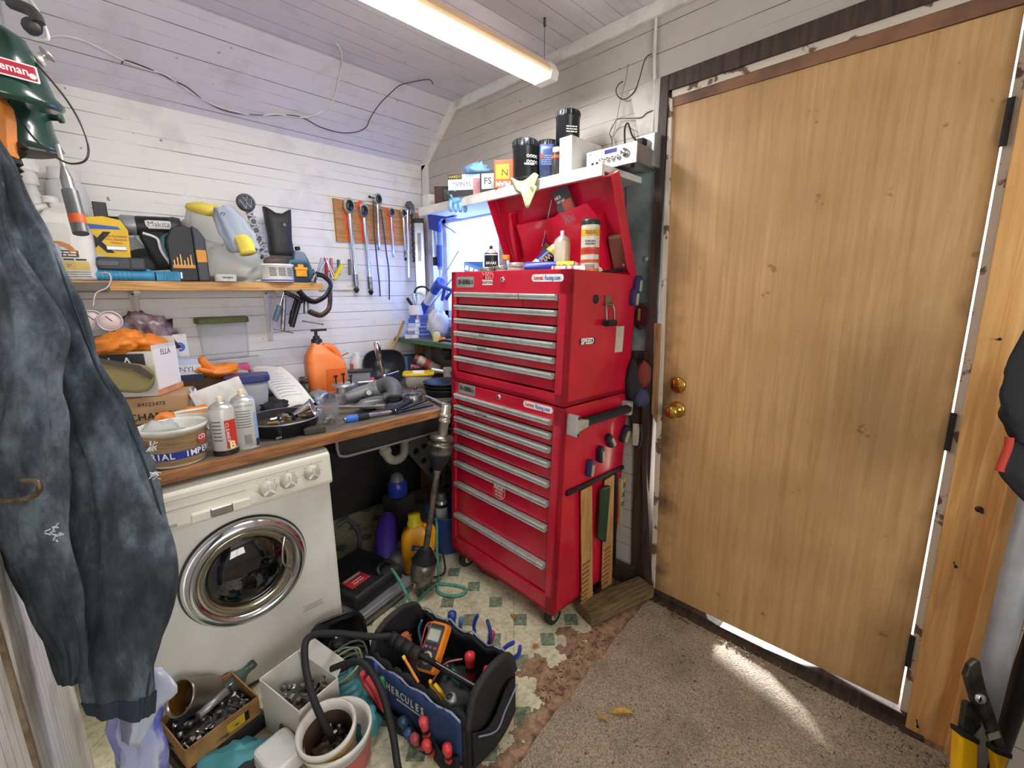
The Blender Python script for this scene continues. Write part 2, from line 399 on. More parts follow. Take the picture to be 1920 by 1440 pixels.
# bead-board end of the partition at the left
mb = MB().box((-.172, 1.0, 1.2), (.05, 1.0, 2.42)); mb.box((-.20, 1.512, 1.2), (.12, .026, 2.42))
q = struct(mb, 'wall_partition', M('bead_board'), 'white bead board partition at the left edge', bev=.003)
mb = MB().box((-.145, .93, .9), (.008, .016, 1.8)); struct(mb, 'trim_partition', mk('crack_brown', '#5f4a38', .8, c2='#8d7c66', ns=20), 'brown wooden strip down the bead board')
# trims along the corners
mb = MB()
p = [Vector((1.70, 2.50, 2.14)), Vector((1.70, 2.16, 2.41))]
mb.prism([(2.535, 2.16), (2.50, 2.11), (2.15, 2.385), (2.17, 2.44)], WX-.022, WX, frame((0, 0, 0), (0, 1, 0), (0, 0, 1)))
mb.box((WX-.011, (2.16-1.6)/2, CZ-.025), (.022, 2.16+1.6, .05)); mb.box((WX-.011, 2.48, 1.65), (.022, .05, 1.0)); 
struct(mb, 'trim_1', M('white_trim'), 'painted trim along the top of the right wall', bev=.003)
# ---- door, casing, threshold
T = frame((0, 0, 0), (0, -1, 0), (0, 0, 1))            # local x = -world y, local y = world z, local z = -world x
def yz(poly): return [(-y, z) for y, z in poly]
d = MB(); d.prism(yz([(.86, 2.048), (.80, .022), (-.052, .042), (-.016, 2.035)]), -1.722, -1.762, T)
door = d.obj('door_1', M('door_veneer'), bev=.002); door['kind'] = 'structure'; door['label'] = 'stained plywood door with brass knob and deadbolt'; door['category'] = 'door'
brass = mk('brass', '#c9a24a', .22, 1)
def lock(c, knob):
    m = along(c, c+Vector((-1, 0, 0)))
    if knob: 
        return MB().lathe([(.034, 0), (.034, .004), (.026, .009), (.012, .012), (.011, .03), (.018, .036), (.027, .046), (.028, .056), (.022, .066), (.001, .068)], m, 28)
    return MB().lathe([(.033, 0), (.033, .005), (.028, .011), (.001, .012)], m, 28)
k = onx(1270, 768, 1.72); lock(k, True).obj('door_knob', brass, door)
b = onx(1272, 722, 1.72); q = lock(b, False).obj('deadbolt', brass, door)
MB().box((b.x-.018, b.y, b.z), (.012, .030, .012), ID).obj('thumb_turn', brass, q, bev=.003)
mb = MB()
mb.prism(yz([(.905, 2.15), (.872, 2.15), (.868, .62), (.80, .0), (.845, 0), (.905, .9)]), -1.70, -1.80, T)
struct(mb, 'trim_2', M('brown_trim'), 'dark brown door casing beside the tool chest')
mb = MB().prism(yz([(.905, 2.155), (-1.2, 2.175), (-1.2, 2.105), (.90, 2.10)]), -1.702, -1.76, T)
struct(mb, 'trim_3', M('brown_trim'), 'dark brown door header')
mb = MB().prism(yz([(.862, 2.10), (-1.2, 2.105), (-1.2, 2.078), (.86, 2.077)]), -1.712, -1.76, T)
struct(mb, 'trim_4', M('peeling_paint'), 'peeling white strip over the door')
mb = MB().prism(yz([(.855, 2.079), (-.03, 2.079), (-.03, 2.036), (.855, 2.046)]), -1.716, -1.77, T)
struct(mb, 'trim_5', M('red_brown_trim'), 'reddish head jamb of the door')
mb = MB().prism(yz([(.872, 2.08), (.858, 2.07), (.822, .9), (.798, .03), (.812, .03), (.84, .9)]), -1.708, -1.77, T)
struct(mb, 'trim_6', M('peeling_paint'), 'peeling painted door stop beside the brown casing')
mb = MB().prism(yz([(.868, 1.24), (.842, 1.24), (.832, .82), (.856, .86)]), -1.696, -1.715, T)
struct(mb, 'trim_7', M('raw_wood'), 'bare wood patch on the door jamb')
mb = MB().prism(yz([(-.02, 2.03), (-.10, 2.03), (-.10, .0), (-.058, .0)]), -1.715, -1.77, T)
struct(mb, 'trim_8', M('peeling_paint'), 'peeling white hinge jamb of the door')
for i, (za, zb) in enumerate(((.92, 1.03), (.2, .31), (1.72, 1.83))):
    f = lambda z: -.052+.036*(z/2)
    MB().prism(yz([(f(zb)+.002, zb), (f(zb)-.012, zb), (f(za)-.012, za), (f(za)+.002, za)]), -1.708, -1.72, T).obj('hinge', M('dark_wall'), door)
mb = MB().prism([(1.66, .86), (1.70, .84), (1.70, -.12), (1.66, -.12)], 0, .007); mb.prism([(-.86, 0), (.12, 0), (.12, .036), (-.16, .034), (-.34, .018), (-.50, .015), (-.60, .028), (-.86, .026)], -1.80, -1.70, T)
struct(mb, 'trim_9', M('brown_trim'), 'dark wooden threshold under the door, dipped to shape the sun stripe', bev=.002)  # centre dip is shaped to let through only a short sun stripe
# boards and sheet metal between the chest and the door
mb = MB().prism(yz([(1.04, 2.15), (.905, 2.16), (.885, 1.95), (.98, 1.95)]), -1.708, -1.726, T)
struct(mb, 'trim_10', M('grey_trim'), 'grey boards left of the door casing')
mb = MB().prism(yz([(1.04, 1.82), (.872, 1.95), (.862, 1.125), (1.0, 1.115)]), -1.714, -1.726, T); 
mb.lathe([(.012, 0), (.012, .004), (.001, .005)], along((1.712, .93, 1.50), (1.70, .93, 1.50)), 14)
single(mb, 'sheet_metal_panel', 'grey green sheet metal panel screwed to the wall between tool chest and door', 'panel', M('sheet_metal'))
mb = MB().prism(yz([(1.06, 1.115), (.862, 1.12), (.846, .0), (.92, 0), (.94, .7)]), -1.716, -1.726, T)
struct(mb, 'trim_11', M('brown_trim'), 'dark brown boards low beside the door')
mb = MB().box((1.70, .99, .045), (.03, .2, .09)); struct(mb, 'baseboard_right', M('brown_trim'), 'dark baseboard behind the chest')
# ---- window behind the tool chest
t = NT('frosted_pane'); tb = t.n('ShaderNodeBsdfTranslucent'); tb.inputs[0].default_value = lin('#a3b8ea'); ms = t.n('ShaderNodeMixShader'); ms.inputs[0].default_value = .3
t.set(Base_Color='#c3d0ee', Roughness=.3); t.l(tb.outputs[0], ms.inputs[1]); t.l(t.b.outputs[0], ms.inputs[2]); t.l(ms.outputs[0], t.out.inputs[0]); MATS['frosted_pane'] = t.m
mb = MB(); y0, y1, z0, z1 = WIN; ym, zm = (y0+y1)/2, (z0+z1)/2
for c, d in (((WX+.02, ym, z0-.02), (.16, y1-y0+.12, .05)), ((WX+.02, y0-.02, zm), (.12, .05, z1-z0)), ((WX+.02, y1+.02, zm), (.12, .05, z1-z0)), ((WX+.02, ym, z1), (.12, y1-y0+.1, .05))): mb.box(c, d)
for c, d in (((WX+.06, ym, z0+.03), (.035, y1-y0, .05)), ((WX+.06, y0+.02, zm), (.035, .045, z1-z0)), ((WX+.06, y1-.022, zm), (.035, .045, z1-z0)), ((WX+.06, ym, z1-.04), (.035, y1-y0, .05))): mb.box(c, d)
win = struct(mb, 'window_1', M('white_trim'), 'frosted window above the corner of the bench', bev=.003)
MB().box((WX+.065, ym, zm), (.006, y1-y0-.02, z1-z0-.02)).obj('pane', M('frosted_pane'), win)
# ---- outside ground
struct(MB().box((4.8, .5, -.10), (6, 9, .1)), 'ground', M('outdoor_ground'), 'ground outside the door')
# ---- carpet
mb = MB(); pts = [(1.655, .80), (1.50, .785), (1.15, .765), (.81, .73), (.45, .71), (-1.2, .68), (-1.2, -1.4), (1.655, -1.4)]
edge = []
for i in range(len(pts)-1):
    a, b = Vector(pts[i]), Vector(pts[i+1])
    for k in range(14 if i < 5 else 1):
        p = a.lerp(b, k/14 if i < 5 else 0); w = noise.noise(Vector((p.x*14, p.y*14, 0)))*.012 if i < 5 else 0
        edge.append((p.x, p.y+w))
mb.prism(edge+[pts[-1]], 0, .008)
single(mb, 'carpet', 'worn brown low pile carpet covering the floor in front of the door', 'carpet', M('carpet_brown'))
# ---- light, sky, camera
w = bpy.data.worlds.new('sky'); SC.world = w; w.use_nodes = True
bg = w.node_tree.nodes.get('Background') or w.node_tree.nodes.new('ShaderNodeBackground')
bg.inputs[0].default_value = lin('#f8f8f6'); bg.inputs[1].default_value = 4.0
s = bpy.data.lights.new('sun', 'SUN'); s.energy = 24; s.angle = math.radians(2.2); s.color = (1, .97, .93)
so = bpy.data.objects.new('sun', s); COL.objects.link(so)
so.rotation_euler = Vector((-1, -.5, -.098)).to_track_quat('-Z', 'Y').to_euler()
cam = bpy.data.cameras.new('camera'); co = bpy.data.objects.new('camera', cam); COL.objects.link(co)
cam.sensor_fit = 'HORIZONTAL'; cam.sensor_width = 36; cam.lens = FPX*36/1920; cam.clip_start = .02
m = Matrix((RT, -DN, -FW)).transposed().to_4x4(); m.translation = CAM; co.matrix_world = m; SC.camera = co
SC.view_settings.view_transform = 'Standard'; SC.view_settings.look = 'None'; SC.view_settings.gamma = 1
SC.view_settings.exposure = 1.22; SC.view_settings.use_curve_mapping = False
# LED shop light
t = NT('led_diffuser'); t.set(Base_Color='#ffffff', Emission_Color=(1, .985, .96, 1), Emission_Strength=22.0); MATS['led_diffuser'] = t.m
mk('fixture_white', '#f2efe8', .35)
def shoplight(loc, label):
    f = thing('shop_light', label, 'ceiling light', loc, 0, 'LED shop lights hanging under the ceiling')
    L = 1.2
    q = MB(); q.prism([(-.045, 0), (.045, 0), (.052, .018), (.03, .05), (-.03, .05), (-.052, .018)], -L/2+.03, L/2-.03, frame((0, 0, 0), (0, 1, 0), (0, 0, 1))); q.obj('housing', mk('fixture_warm_reflection', '#f6d3ab', .35), f)  # peach housing colour imitates warm reflected light
    for s_ in (-1, 1):
        q = MB(); q.prism([(-.046, -.012), (.046, -.012), (.054, .018), (.032, .053), (-.032, .053), (-.054, .018)], s_*(L/2-.045), s_*L/2, frame((0, 0, 0), (0, 1, 0), (0, 0, 1))); q.obj('end_cap', M('fixture_white'), f, bev=.004)
    q = MB(); q.prism([(-.04, -.0105), (.04, -.0105), (.047, -.0005), (-.047, -.0005)], -L/2+.045, L/2-.045, frame((0, 0, 0), (0, 1, 0), (0, 0, 1))); q.obj('diffuser', M('led_diffuser'), f)
    for s_ in (-1, 1):
        q = MB().tube([(s_*(L/2-.03), 0, .05), (s_*(L/2-.03), 0, CZ-loc[2])], .0012, 6); q.lathe([(.005, 0), (.005, .03)], tr(s_*(L/2-.03), 0, CZ-loc[2]-.03), 8); q.obj('hanger_wire', plain('#55504c'), f)
    return f
shoplight((.92, 1.30, 2.205), 'bright white LED strip light hanging on wires under the board ceiling')
# ---------------------------------------------------------------- tool chest
mk('chest_red', '#d01b3a', .22, c2='#bb1531', ns=5, Coat_Weight=.35, Coat_Roughness=.12)
mk('alu', '#c9d3cd', .38, .55, c2='#a3aca6', ns=30, lo=.5, hi=.8)
mk('chrome', '#d5d7dc', .16, 1)
mk('steel', '#9a9a98', .35, .9, c2='#6f6e6b', ns=30)
mk('dark_steel', '#3a3a3c', .4, .7, c2='#222224', ns=30)
mk('black_plastic', '#17181b', .42)
mk('black_rubber', '#1c1c1e', .7)
mk('white_ink', '#f2f2ee', .5); mk('black_ink', '#15151a', .5); mk('red_ink', '#c8202c', .5); mk('blue_ink', '#2450b0', .5); mk('grey_ink', '#6a6a6a', .5); mk('yellow_ink', '#f0c81e', .5)
CT = tr(1.187, 1.302, 0) @ Matrix.Rotation(math.radians(1.6), 4, 'Y') @ Matrix.Rotation(math.radians(1.05), 4, 'X')
CI = CT.inverted(); CW, CD = .333, .45
def chit(x, y, ax, val):
    d = CI.to_3x3() @ ray(x, y); o = CI @ CAM; return o+d*((val-o[ax])/d[ax])
def cf(x, y, v=0.0): return chit(x, y, 0, v)
def cs(x, y, v=-CW): return chit(x, y, 1, v)
FX = lambda p, up=(0, 0, 1): frame(p, (0, -1, 0), up)
SX = lambda p, up=(0, 0, 1): frame(p, (1, 0, 0), up)
cab = thing('tool_cabinet', 'red rolling tool cabinet on casters, lower half of the red tool stack', 'tool cabinet'); cab.matrix_world = CT
top = thing('tool_chest', 'red top tool chest with propped open lid, upper half of the red tool stack', 'tool chest'); top.matrix_world = CT
RED, ALU = M('chest_red'), M('alu')
def shell(root, z0, z1, topdeep=0, head=.07, foot=.03):
    q = MB(); zt = z1-topdeep; zm = (z0+z1)/2
    q.box((CD/2, CW-.009, zm), (CD, .018, z1-z0)); q.box((CD/2, -CW+.009, zm), (CD, .018, z1-z0))
    q.box((CD-.006, 0, zm), (.012, 2*CW, z1-z0)); q.box((CD/2, 0, z0+.01), (CD, 2*CW, .02)); q.box((CD/2, 0, zt-.008), (CD-.002, 2*CW-.002, .012))
    q.box((.012, 0, z1-head/2), (.024, 2*CW, head)); q.box((.012, 0, z0+foot/2), (.024, 2*CW, foot))
    q.box((.012, CW-.016, zm), (.024, .032, z1-z0)); q.box((.012, -CW+.024, zm), (.024, .048, z1-z0))
    return q.obj('body', RED, root, bev=.003)
Z0, Z1, Z2 = .098, .961, 1.453
shell(cab, Z0, Z1, 0, .075, .075); shell(top, Z1+.004, Z2, .07, .088, .045)
def drawer(root, ztop, zbot, ya=CW-.036, yb=-CW+.052, hh=.022, lean=0):
    h = (ya+yb)/2
    d = MB().box((.12, h, (ztop+zbot)/2), (.22, ya-yb-.004, ztop-zbot-.006)); o = d.obj('drawer', RED, root, bev=.002)
    q = MB(); q.prism([(.012, 0), (-.014, 0), (-.017, -.004), (-.017, -.009), (-.013, -.011), (-.013, -.017), (-.016, -.019), (-.011, -hh), (.012, -hh)], -ya+.002, -yb-.002, Matrix(((1, 0, 0, 0), (0, 0, -1, 0), (0, 1, 0, ztop-.002), (0, 0, 0, 1))))
    q.obj('handle', ALU, o); return o
hz = [cf(850, y).z+.011 for y in (551, 575, 599.5, 623, 645.5, 669)]; zb = Z1+.052
yc = cf(977, 556).y
for i, z in enumerate(hz):
    lo = hz[i+1] if i < 5 else zb
    if i == 0: drawer(top, z, lo, CW-.036, yc+.001); drawer(top, z, lo, yc-.001)
    else:
        dd = drawer(top, z, lo)
        if i in (3, 4): text('drawer_writing', 'FILE' if i == 3 else 'KABEK', .017, FX((-.0185, .10, z-.008)), M('black_ink'), dd, space=1.2)
hz2 = [cf(850, y).z+.011 for y in (738.7, 759.6, 781, 803, 833.7, 864, 902, 960)]
for i, z in enumerate(hz2):
    dd = drawer(cab, z, hz2[i+1] if i < 7 else Z0+.078)
    if i == 1: text('drawer_writing', 'MUTOLEK', .016, FX((-.0185, .10, z-.008)), M('black_ink'), dd, space=1.1)
def badge(root, px, py, z):
    p = cf(px, py, -.002)
    b = MB().prism(rrect(.112, .045, .006), 0, .004, FX((.001, p.y, p.z))).obj('badge', plain('#aab0a6', .4, .4), root)
    text('badge_lettering', 'US', .028, FX((-.0035, p.y+.039, p.z)), M('black_ink'), b, sxy=(.62, 1), bold=.0005)
    MB().prism([(math.cos(a*PI/5)*(.006 if a % 2 else .0025), math.sin(a*PI/5)*(.006 if a % 2 else .0025)) for a in range(10)], 0, .0004, FX((-.0036, p.y+.0235, p.z))).obj('badge_star', M('black_ink'), b)
    text('badge_lettering', 'GENERAL', .028, FX((-.0035, p.y-.010, p.z)), M('black_ink'), b, sxy=(.46, 1), bold=.0005)
    q = MB(); q.prism(rrect(.014, .013, .001), 0, .0004, FX((-.0036, p.y-.047, p.z))); q.obj('badge_flag', M('black_ink'), b)
    for k in range(2): MB().box((-.0042, p.y-.047, p.z+.003-.006*k), (.0003, .008, .0015)).obj('badge_stripe', M('white_ink'), b)
badge(top, 872, 529, 0); badge(cab, 875, 730, 0)
def locker(root, px, py):
    p = cf(px, py); l = MB().lathe([(.011, 0), (.011, .005), (.008, .008), (.001, .008)], along((.001, p.y, p.z), (-1, p.y, p.z)), 18).obj('lock', M('chrome'), root)
    MB().box((-.0075, p.y, p.z), (.002, .002, .008)).obj('keyhole', M('black_ink'), l)
locker(top, 943, 524); locker(cab, 936, 744)
def sticker(root, name, p, w, h, mat, FXX, r=.004):
    return MB().prism(rrect(w, h, r), 0, .0008, FXX(p)).obj(name, mat, root)
p = cf(914, 524); s = sticker(top, 'sticker', p, .063, .020, M('white_ink'), lambda q: FX((.0005, q.y, q.z-.012)))
text('sticker_lettering', 'MSD', .040, FX((-.001, p.y, p.z+.011)), M('white_ink'), s, bold=.0016, sxy=(.9, 1)); text('sticker_lettering', 'MSD', .040, FX((-.0016, p.y, p.z+.011)), M('red_ink'), s, bold=.0006, sxy=(.9, 1))
text('sticker_lettering', 'IGNITION', .017, FX((-.0012, p.y, p.z-.0125)), M('black_ink'), s, sxy=(.82, 1))
for px, py, rt_ in ((1026, 521, top), (1008, 763, cab)):
    p = cf(px, py); up = (0, -.03, 1) if rt_ is cab else (0, .02, 1); s = sticker(rt_, 'sticker', p, .15, .026, M('white_ink'), lambda q: FX((.0005, q.y, q.z)), .012)
    text('sticker_lettering', 'Summit', .024, FX((-.001, p.y+.042, p.z)), M('red_ink'), s, sxy=(.66, 1)); text('sticker_lettering', 'Racing.com', .024, FX((-.001, p.y-.025, p.z)), M('blue_ink'), s, sxy=(.66, 1))
p = cf(937, 920, .012); s = MB().prism(circle(.038, 32), 0, .001, FX((.0085, p.y, p.z))).obj('round_sticker', M('white_ink'), cab)
MB().prism(circle(.036, 32), 0, .001, FX((.0078, p.y, p.z))).obj('sticker_face', M('red_ink'), s)
text('sticker_lettering', 'NGK', .027, FX((.0062, p.y, p.z+.013)), M('white_ink'), s, bold=.0008); text('sticker_lettering', 'SPARK', .015, FX((.0062, p.y, p.z-.006)), M('white_ink'), s, sxy=(1.1, 1)); text('sticker_lettering', 'PLUGS', .015, FX((.0062, p.y, p.z-.021)), M('white_ink'), s)
# side of the top chest
p = cs(1101, 640); s = sticker(top, 'sticker', p, .096, .022, M('black_ink'), lambda q: SX((q.x, -CW-.0008, q.z), (.0, 0, 1)))
text('sticker_lettering', 'SPEED', .030, SX((p.x, -CW-.0018, p.z)), M('white_ink'), s, bold=.0012)
p = cs(1161, 636); sticker(top, 'paper_label', p, .058, .105, plain('#c9c3ae', .6), lambda q: SX((q.x, -CW-.0008, q.z)), .001)
p = cs(1117, 561); MB().lathe([(.017, 0), (.017, .003), (.012, .006), (.006, .006), (.001, .004)], along((p.x, -CW, p.z), (p.x, -CW-1, p.z)), 20).obj('grommet', M('black_rubber'), top)
p = cs(1138, 568); h = MB(); h.prism([(-.022, .028), (.022, .028), (.018, .0), (.024, -.012), (-.024, -.012), (-.018, 0)], 0, .008, SX((p.x, -CW, p.z))); bk = h.obj('handle_bracket', plain('#8d8069', .35, .7), top, bev=.002)
MB().cyl((p.x-.026, -CW-.012, p.z-.006), (p.x+.026, -CW-.012, p.z-.006), .005).obj('hinge_pin', M('steel'), bk)
for sx_ in (-1, 1): MB().tube(smooth([(p.x+sx_*.022, -CW-.012, p.z-.006), (p.x+sx_*.027, -CW-.018, p.z-.03), (p.x+sx_*.026, -CW-.022, p.z-.07)], 5), .0035).obj('handle_arm', M('steel'), bk)
MB().cyl((p.x-.03, -CW-.022, p.z-.075), (p.x+.03, -CW-.022, p.z-.075), .0125, n=14).obj('handle_grip', M('black_rubber'), bk)
# side of the cabinet: push bar and casters
pa = cs(1083, 795, -CW-.03); 
q = MB(); q.prism([(-.030, .038), (-.012, .038), (-.012, .02), (.045, .012), (.045, -.016), (-.012, -.024), (-.012, -.042), (-.030, -.042)], 0, .05, SX((pa.x, -CW, pa.z))); brk = q.obj('bar_bracket', plain('#b9bbb4', .4, .3), cab, bev=.004)
for dz in (.03, -.034): MB().lathe([(.006, 0), (.006, .003), (.001, .004)], along((pa.x-.021, -CW-.05, pa.z+dz), (pa.x-.021, -CW-1, pa.z+dz)), 10).obj('screw', M('dark_steel'), brk)
MB().cyl((pa.x+.03, -CW-.028, pa.z-.002), (pa.x+.36, -CW-.028, pa.z-.002), .018, n=18).obj('push_bar', M('black_rubber'), cab)
q = MB().box((pa.x+.365, -CW-.02, pa.z), (.03, .04, .06)); q.obj('bar_bracket', plain('#b9bbb4', .4, .3), cab, bev=.004)
for cx, cy in ((.045, CW-.05), (.045, -CW+.05), (CD-.05, CW-.05), (CD-.05, -CW+.05)):
    zg = (CT @ Vector((cx, cy, 0))).z
    q = MB(); q.box((cx, cy, Z0-.006), (.07, .06, .008))
    for sy_ in (-1, 1): q.prism([(cx-.018, Z0-.005), (cx+.018, Z0-.005), (cx+.026, .05-zg), (cx+.008, .035-zg)], cy+sy_*.018, cy+sy_*.0215, Matrix(((1, 0, 0, 0), (0, 0, 1, 0), (0, 1, 0, 0), (0, 0, 0, 1))))
    c = q.obj('caster', M('steel'), cab)
    wt = Matrix(((1, 0, 0, cx+.016), (0, 0, 1, cy), (0, 1, 0, .042-zg), (0, 0, 0, 1)))
    MB().lathe([(.02, -.014), (.04, -.014), (.0425, -.008), (.0425, .008), (.04, .014), (.02, .014)], wt, 26).obj('wheel', M('black_rubber'), c)
    MB().lathe([(.001, -.0155), (.021, -.015), (.021, .015), (.001, .0155)], wt, 18).obj('wheel_hub', plain('#b7b5a8', .4, .2), c)
# lid
u = Vector((-.445, 0, .896)); LT = frame((CD-.015, 0, Z2-.012), (0, -1, 0), u); LS = .415
q = MB(); q.box((0, LS/2, -.004), (2*CW, LS, .006), LT); q.box((0, LS-.003, .024), (2*CW, .006, .056), LT)
for s_ in (-1, 1): q.prism([(0, 0), (LS, 0), (LS, .052), (.06, .052), (0, .02)], s_*CW-.003, s_*CW+.003, LT @ Matrix(((0, 0, 1, 0), (1, 0, 0, 0), (0, 1, 0, 0), (0, 0, 0, 1))))
lid = q.obj('lid', RED, top, bev=.002)
q = MB(); q.prism([(-.20, .03), (.235, .03), (.235, .28), (.20, .33), (.05, .305), (.03, .295), (-.02, .29), (-.2, .28)], .042, .046, LT)
q.box((.238, .155, .022), (.006, .25, .044), LT); q.box((-.2, .155, .022), (.006, .25, .044), LT); q.box((0, .03, .022), (.44, .006, .044), LT); q.obj('lid_pocket', RED, lid)
q = MB(); q.prism([(-.285, .12), (-.265, .11), (-.225, .32), (-.215, .33), (-.235, .335), (-.26, .27)], .004, .04, LT); q.obj('stay_bracket', RED, lid, bev=.003)
q = MB(); q.box((.29, .12, .02), (.07, .14, .03), LT); q.obj('stay_cover', plain('#7e5a4a', .35, .4), lid, bev=.01)
lp = lambda x, s_, n: LT @ Vector((x, s_, n))
MB().tube([lp(.015, .36, .02), lp(-.06, .20, .05), lp(-.068, .18, .06)], .006, 8, sx=.5).obj('lid_stay', M('chrome'), lid)
MB().tube([lp(.31, .05, .03), (.12, -.25, Z2-.02), (.03, -.2, Z2-.05)], .008, 8).obj('lid_strut', M('dark_steel'), lid)
MB().ball(lp(.31, .06, .03), .02, n=12).obj('strut_joint', plain('#6d1524', .4), lid)
MB().prism([(-.03, -.02), (.0, .03), (.03, .02), (.012, -.035)], 0, .004, frame(lp(-.05, .165, .062), (0, -1, -.3), (-.3, 0, 1))).obj('stay_plate', M('steel'), lid)
# hex key set in its blister card, standing in the lid pocket
pk = thing('tool_pack', 'carded driver set in blister pack tucked in the chest lid pocket', 'tool pack', rot=CT @ LT @ tr(.09, .325, .03) @ rz(14), loc=CT @ lp(.09, .325, .03))
MB().box((0, 0, 0), (.085, .15, .003)).obj('card', plain('#3f4348', .5), pk)
MB().box((.012, -.02, .002), (.05, .09, .0015)).obj('card_print', plain('#b9543a', .5), pk)
text('card_lettering', 'HEX', .018, tr(-.022, .045, .0025), M('white_ink'), pk); text('card_lettering', 'KEY SET', .012, tr(-.012, .028, .0032), M('white_ink'), pk)
q = MB(); [q.cyl((-.02+.012*i, -.06, .012), (-.02+.012*i, -.02-.006*i, .012), .005, n=8) for i in range(5)]; q.obj('bits', M('chrome'), pk)
mk('clear_plastic', '#e8ecee', .12, Transmission_Weight=.9, IOR=1.3, Alpha=.35)
MB().box((0, -.025, .012), (.07, .09, .02)).obj('blister', M('clear_plastic'), pk, bev=.006)

# ---------------------------------------------------------------- things on the tool chest
def spray_can(label, loc, r=.033, h=.19, body='#e9e6dc', cap=None, nozzle='#f0eee6', bands=(), rot=0, words=(), tilt=None, group=None, name='spray_can', dome='#c9c6bd'):
    rt_ = thing(name, label, 'spray can', loc, rot if tilt is None else tilt, group)
    hb = h*.80
    MB().lathe([(r*.93, 0), (r, .004), (r, hb), (r*.98, hb+.003)], ID, 28).obj('can_body', plain(body, .35, .1), rt_)
    MB().lathe([(r*.98, hb+.003), (r*.86, hb+h*.06), (r*.55, hb+h*.105), (r*.42, hb+h*.11), (r*.42, hb+h*.125), (.001, hb+h*.125)], ID, 28).obj('can_dome', plain(dome, .3, .6), rt_)
    if cap: MB().lathe([(r*.8, hb+.006), (r*.8, h), (r*.7, h*1.01), (.001, h*1.01)], ID, 24).obj('cap', plain(cap, .4), rt_)
    elif nozzle:
        MB().lathe([(r*.24, hb+h*.125), (r*.24, h), (r*.2, h*1.02), (.001, h*1.02)], ID, 12).obj('nozzle', plain(nozzle, .4), rt_)
    for z0, z1, c in bands: MB().lathe([(r+.0006, z0*h), (r+.0006, z1*h)], ID, 28, cap=False).obj('label_band', plain(c, .4), rt_)
    for s_, zz, size, c, ang in words:
        T = rz(ang) @ frame((0, -r-.0012, zz*h), (1, 0, 0), (0, 0, 1)); text('lettering', s_, size, T, M(c), rt_)
    return rt_
def ctop(px, py, x):            # the spot on the floor of the open tray that shows under this pixel column
    x += .045; d = ray(px, py); p = CAM+d*(x/d.x); return p
TZ = 1.402
def on_chest(px, x): p = ctop(px, 480, x); return (p.x, p.y, TZ+.002)
def fc(px, x): p = ctop(px, 480, x); return face(p.x, p.y)
spray_can('black brake cleaner spray can standing at the left of the chest tray', on_chest(921, 1.33), .031, .165, '#1b1c20', None, '#1a1a1c', [(.42, .62, '#2a2b30'), (.76, .79, '#e9e7e0')], fc(921, 1.33), [('BRAKE', .55, .016, 'white_ink', 0), ('PARTS', .42, .016, 'white_ink', 0), ('CLEANER', .30, .014, 'white_ink', 0)], dome='#e6e4dc')
spray_can('cream spray can with red and yellow print upright before the open lid', on_chest(1054, 1.40), .033, .20, '#d8cfb8', None, '#f0eee6', [(.10, .3, '#d9c070'), (.3, .36, '#b8322c')], fc(1054, 1.40))
q = spray_can('spray can with blue and yellow label leaning back against the jars', on_chest(981, 1.36), .031, .19, '#e3dfd2', None, '#d8d4c4', [(.3, .62, '#23307c'), (.62, .72, '#e6c32c')], tilt=rz(fc(981, 1.36)) @ rx(-18) @ ry(48))
q.location = (q.location[0]+.01, q.location[1]-.03, TZ+.045)
text('lettering', 'WD', .03, rz(10) @ frame((0, -.0325, .085), (0, 0, -1), (1, 0, 0)), M('yellow_ink'), q)
q = spray_can('blue and yellow lubricant can lying across the front lip of the chest tray', on_chest(1000, 1.25), .030, .235, '#26309a', '#b8272c', None, [(.52, .66, '#ecc832'), (.66, .80, '#ecc832')], tilt=rz(fc(1000, 1.25)) @ rz(-4) @ ry(90))
q.location = Vector(on_chest(984, 1.235))+Vector((0, .0, .05))
text('lettering', 'WD-40', .022, frame((-.0081, -.0304, .158), (0, 0, 1), (-.966, .26, 0)), M('blue_ink'), q)
# cylinder of wipes / sealant
c = thing('cleaner_canister', 'tall canister with black lid, yellow, white and orange label in chest tray', 'canister', on_chest(1106, 1.37), fc(1106, 1.37))
MB().lathe([(.034, 0), (.034, .205)], ID, 28).obj('canister_body', plain('#dcd6c8', .4), c)
MB().lathe([(.035, .205), (.0355, .22), (.033, .224), (.001, .224)], ID, 28).obj('lid', plain('#22302a', .35), c)
for z0, z1, cc in ((.165, .19, '#e9b326'), (.07, .082, '#c75a2a'), (.0, .05, '#d9762c'), (.10, .125, '#c7452c')): MB().lathe([(.0345, z0), (.0345, z1)], ID, 28, cap=False).obj('label_band', plain(cc, .4), c)
for i_, (z, h_, mt) in enumerate(((.178, .014, 'grey_ink'), (.142, .02, 'grey_ink'), (.112, .014, 'red_ink'), (.058, .014, 'grey_ink'))): bars('small_print', frame((0, -.0355, z), (1, 0, 0), (0, 0, 1)), .036, h_, M(mt), c, 2, i_)
for i_, ch in enumerate('HUSKY'): text('lettering', ch, .024, rz((i_-2)*22) @ frame((0, -.0352, .022), (1, 0, 0), (0, 0, 1)), M('black_ink'), c, bold=.0006)
def jar(label, loc, r, h, glass, lid, neck=.8, group=None, name='jar', lidh=.2, cat='jar'):
    j = thing(name, label, cat, loc, 0, group)
    MB().lathe([(r*.9, 0), (r, .005), (r, h*.62), (r*neck, h*.78), (r*neck, h*.82)], ID, 26).obj('jar_body', glass, j)
    MB().lathe([(r*neck*1.07, h*(1-lidh)), (r*neck*1.08, h*.98), (r*neck, h), (.001, h)], ID, 26).obj('lid', lid, j); return j
mk('frosted_glass', '#cfcabd', .2, Transmission_Weight=.35, IOR=1.35)
mk('pale_liquid_glass', '#d8cfae', .2, Transmission_Weight=.3, IOR=1.35)
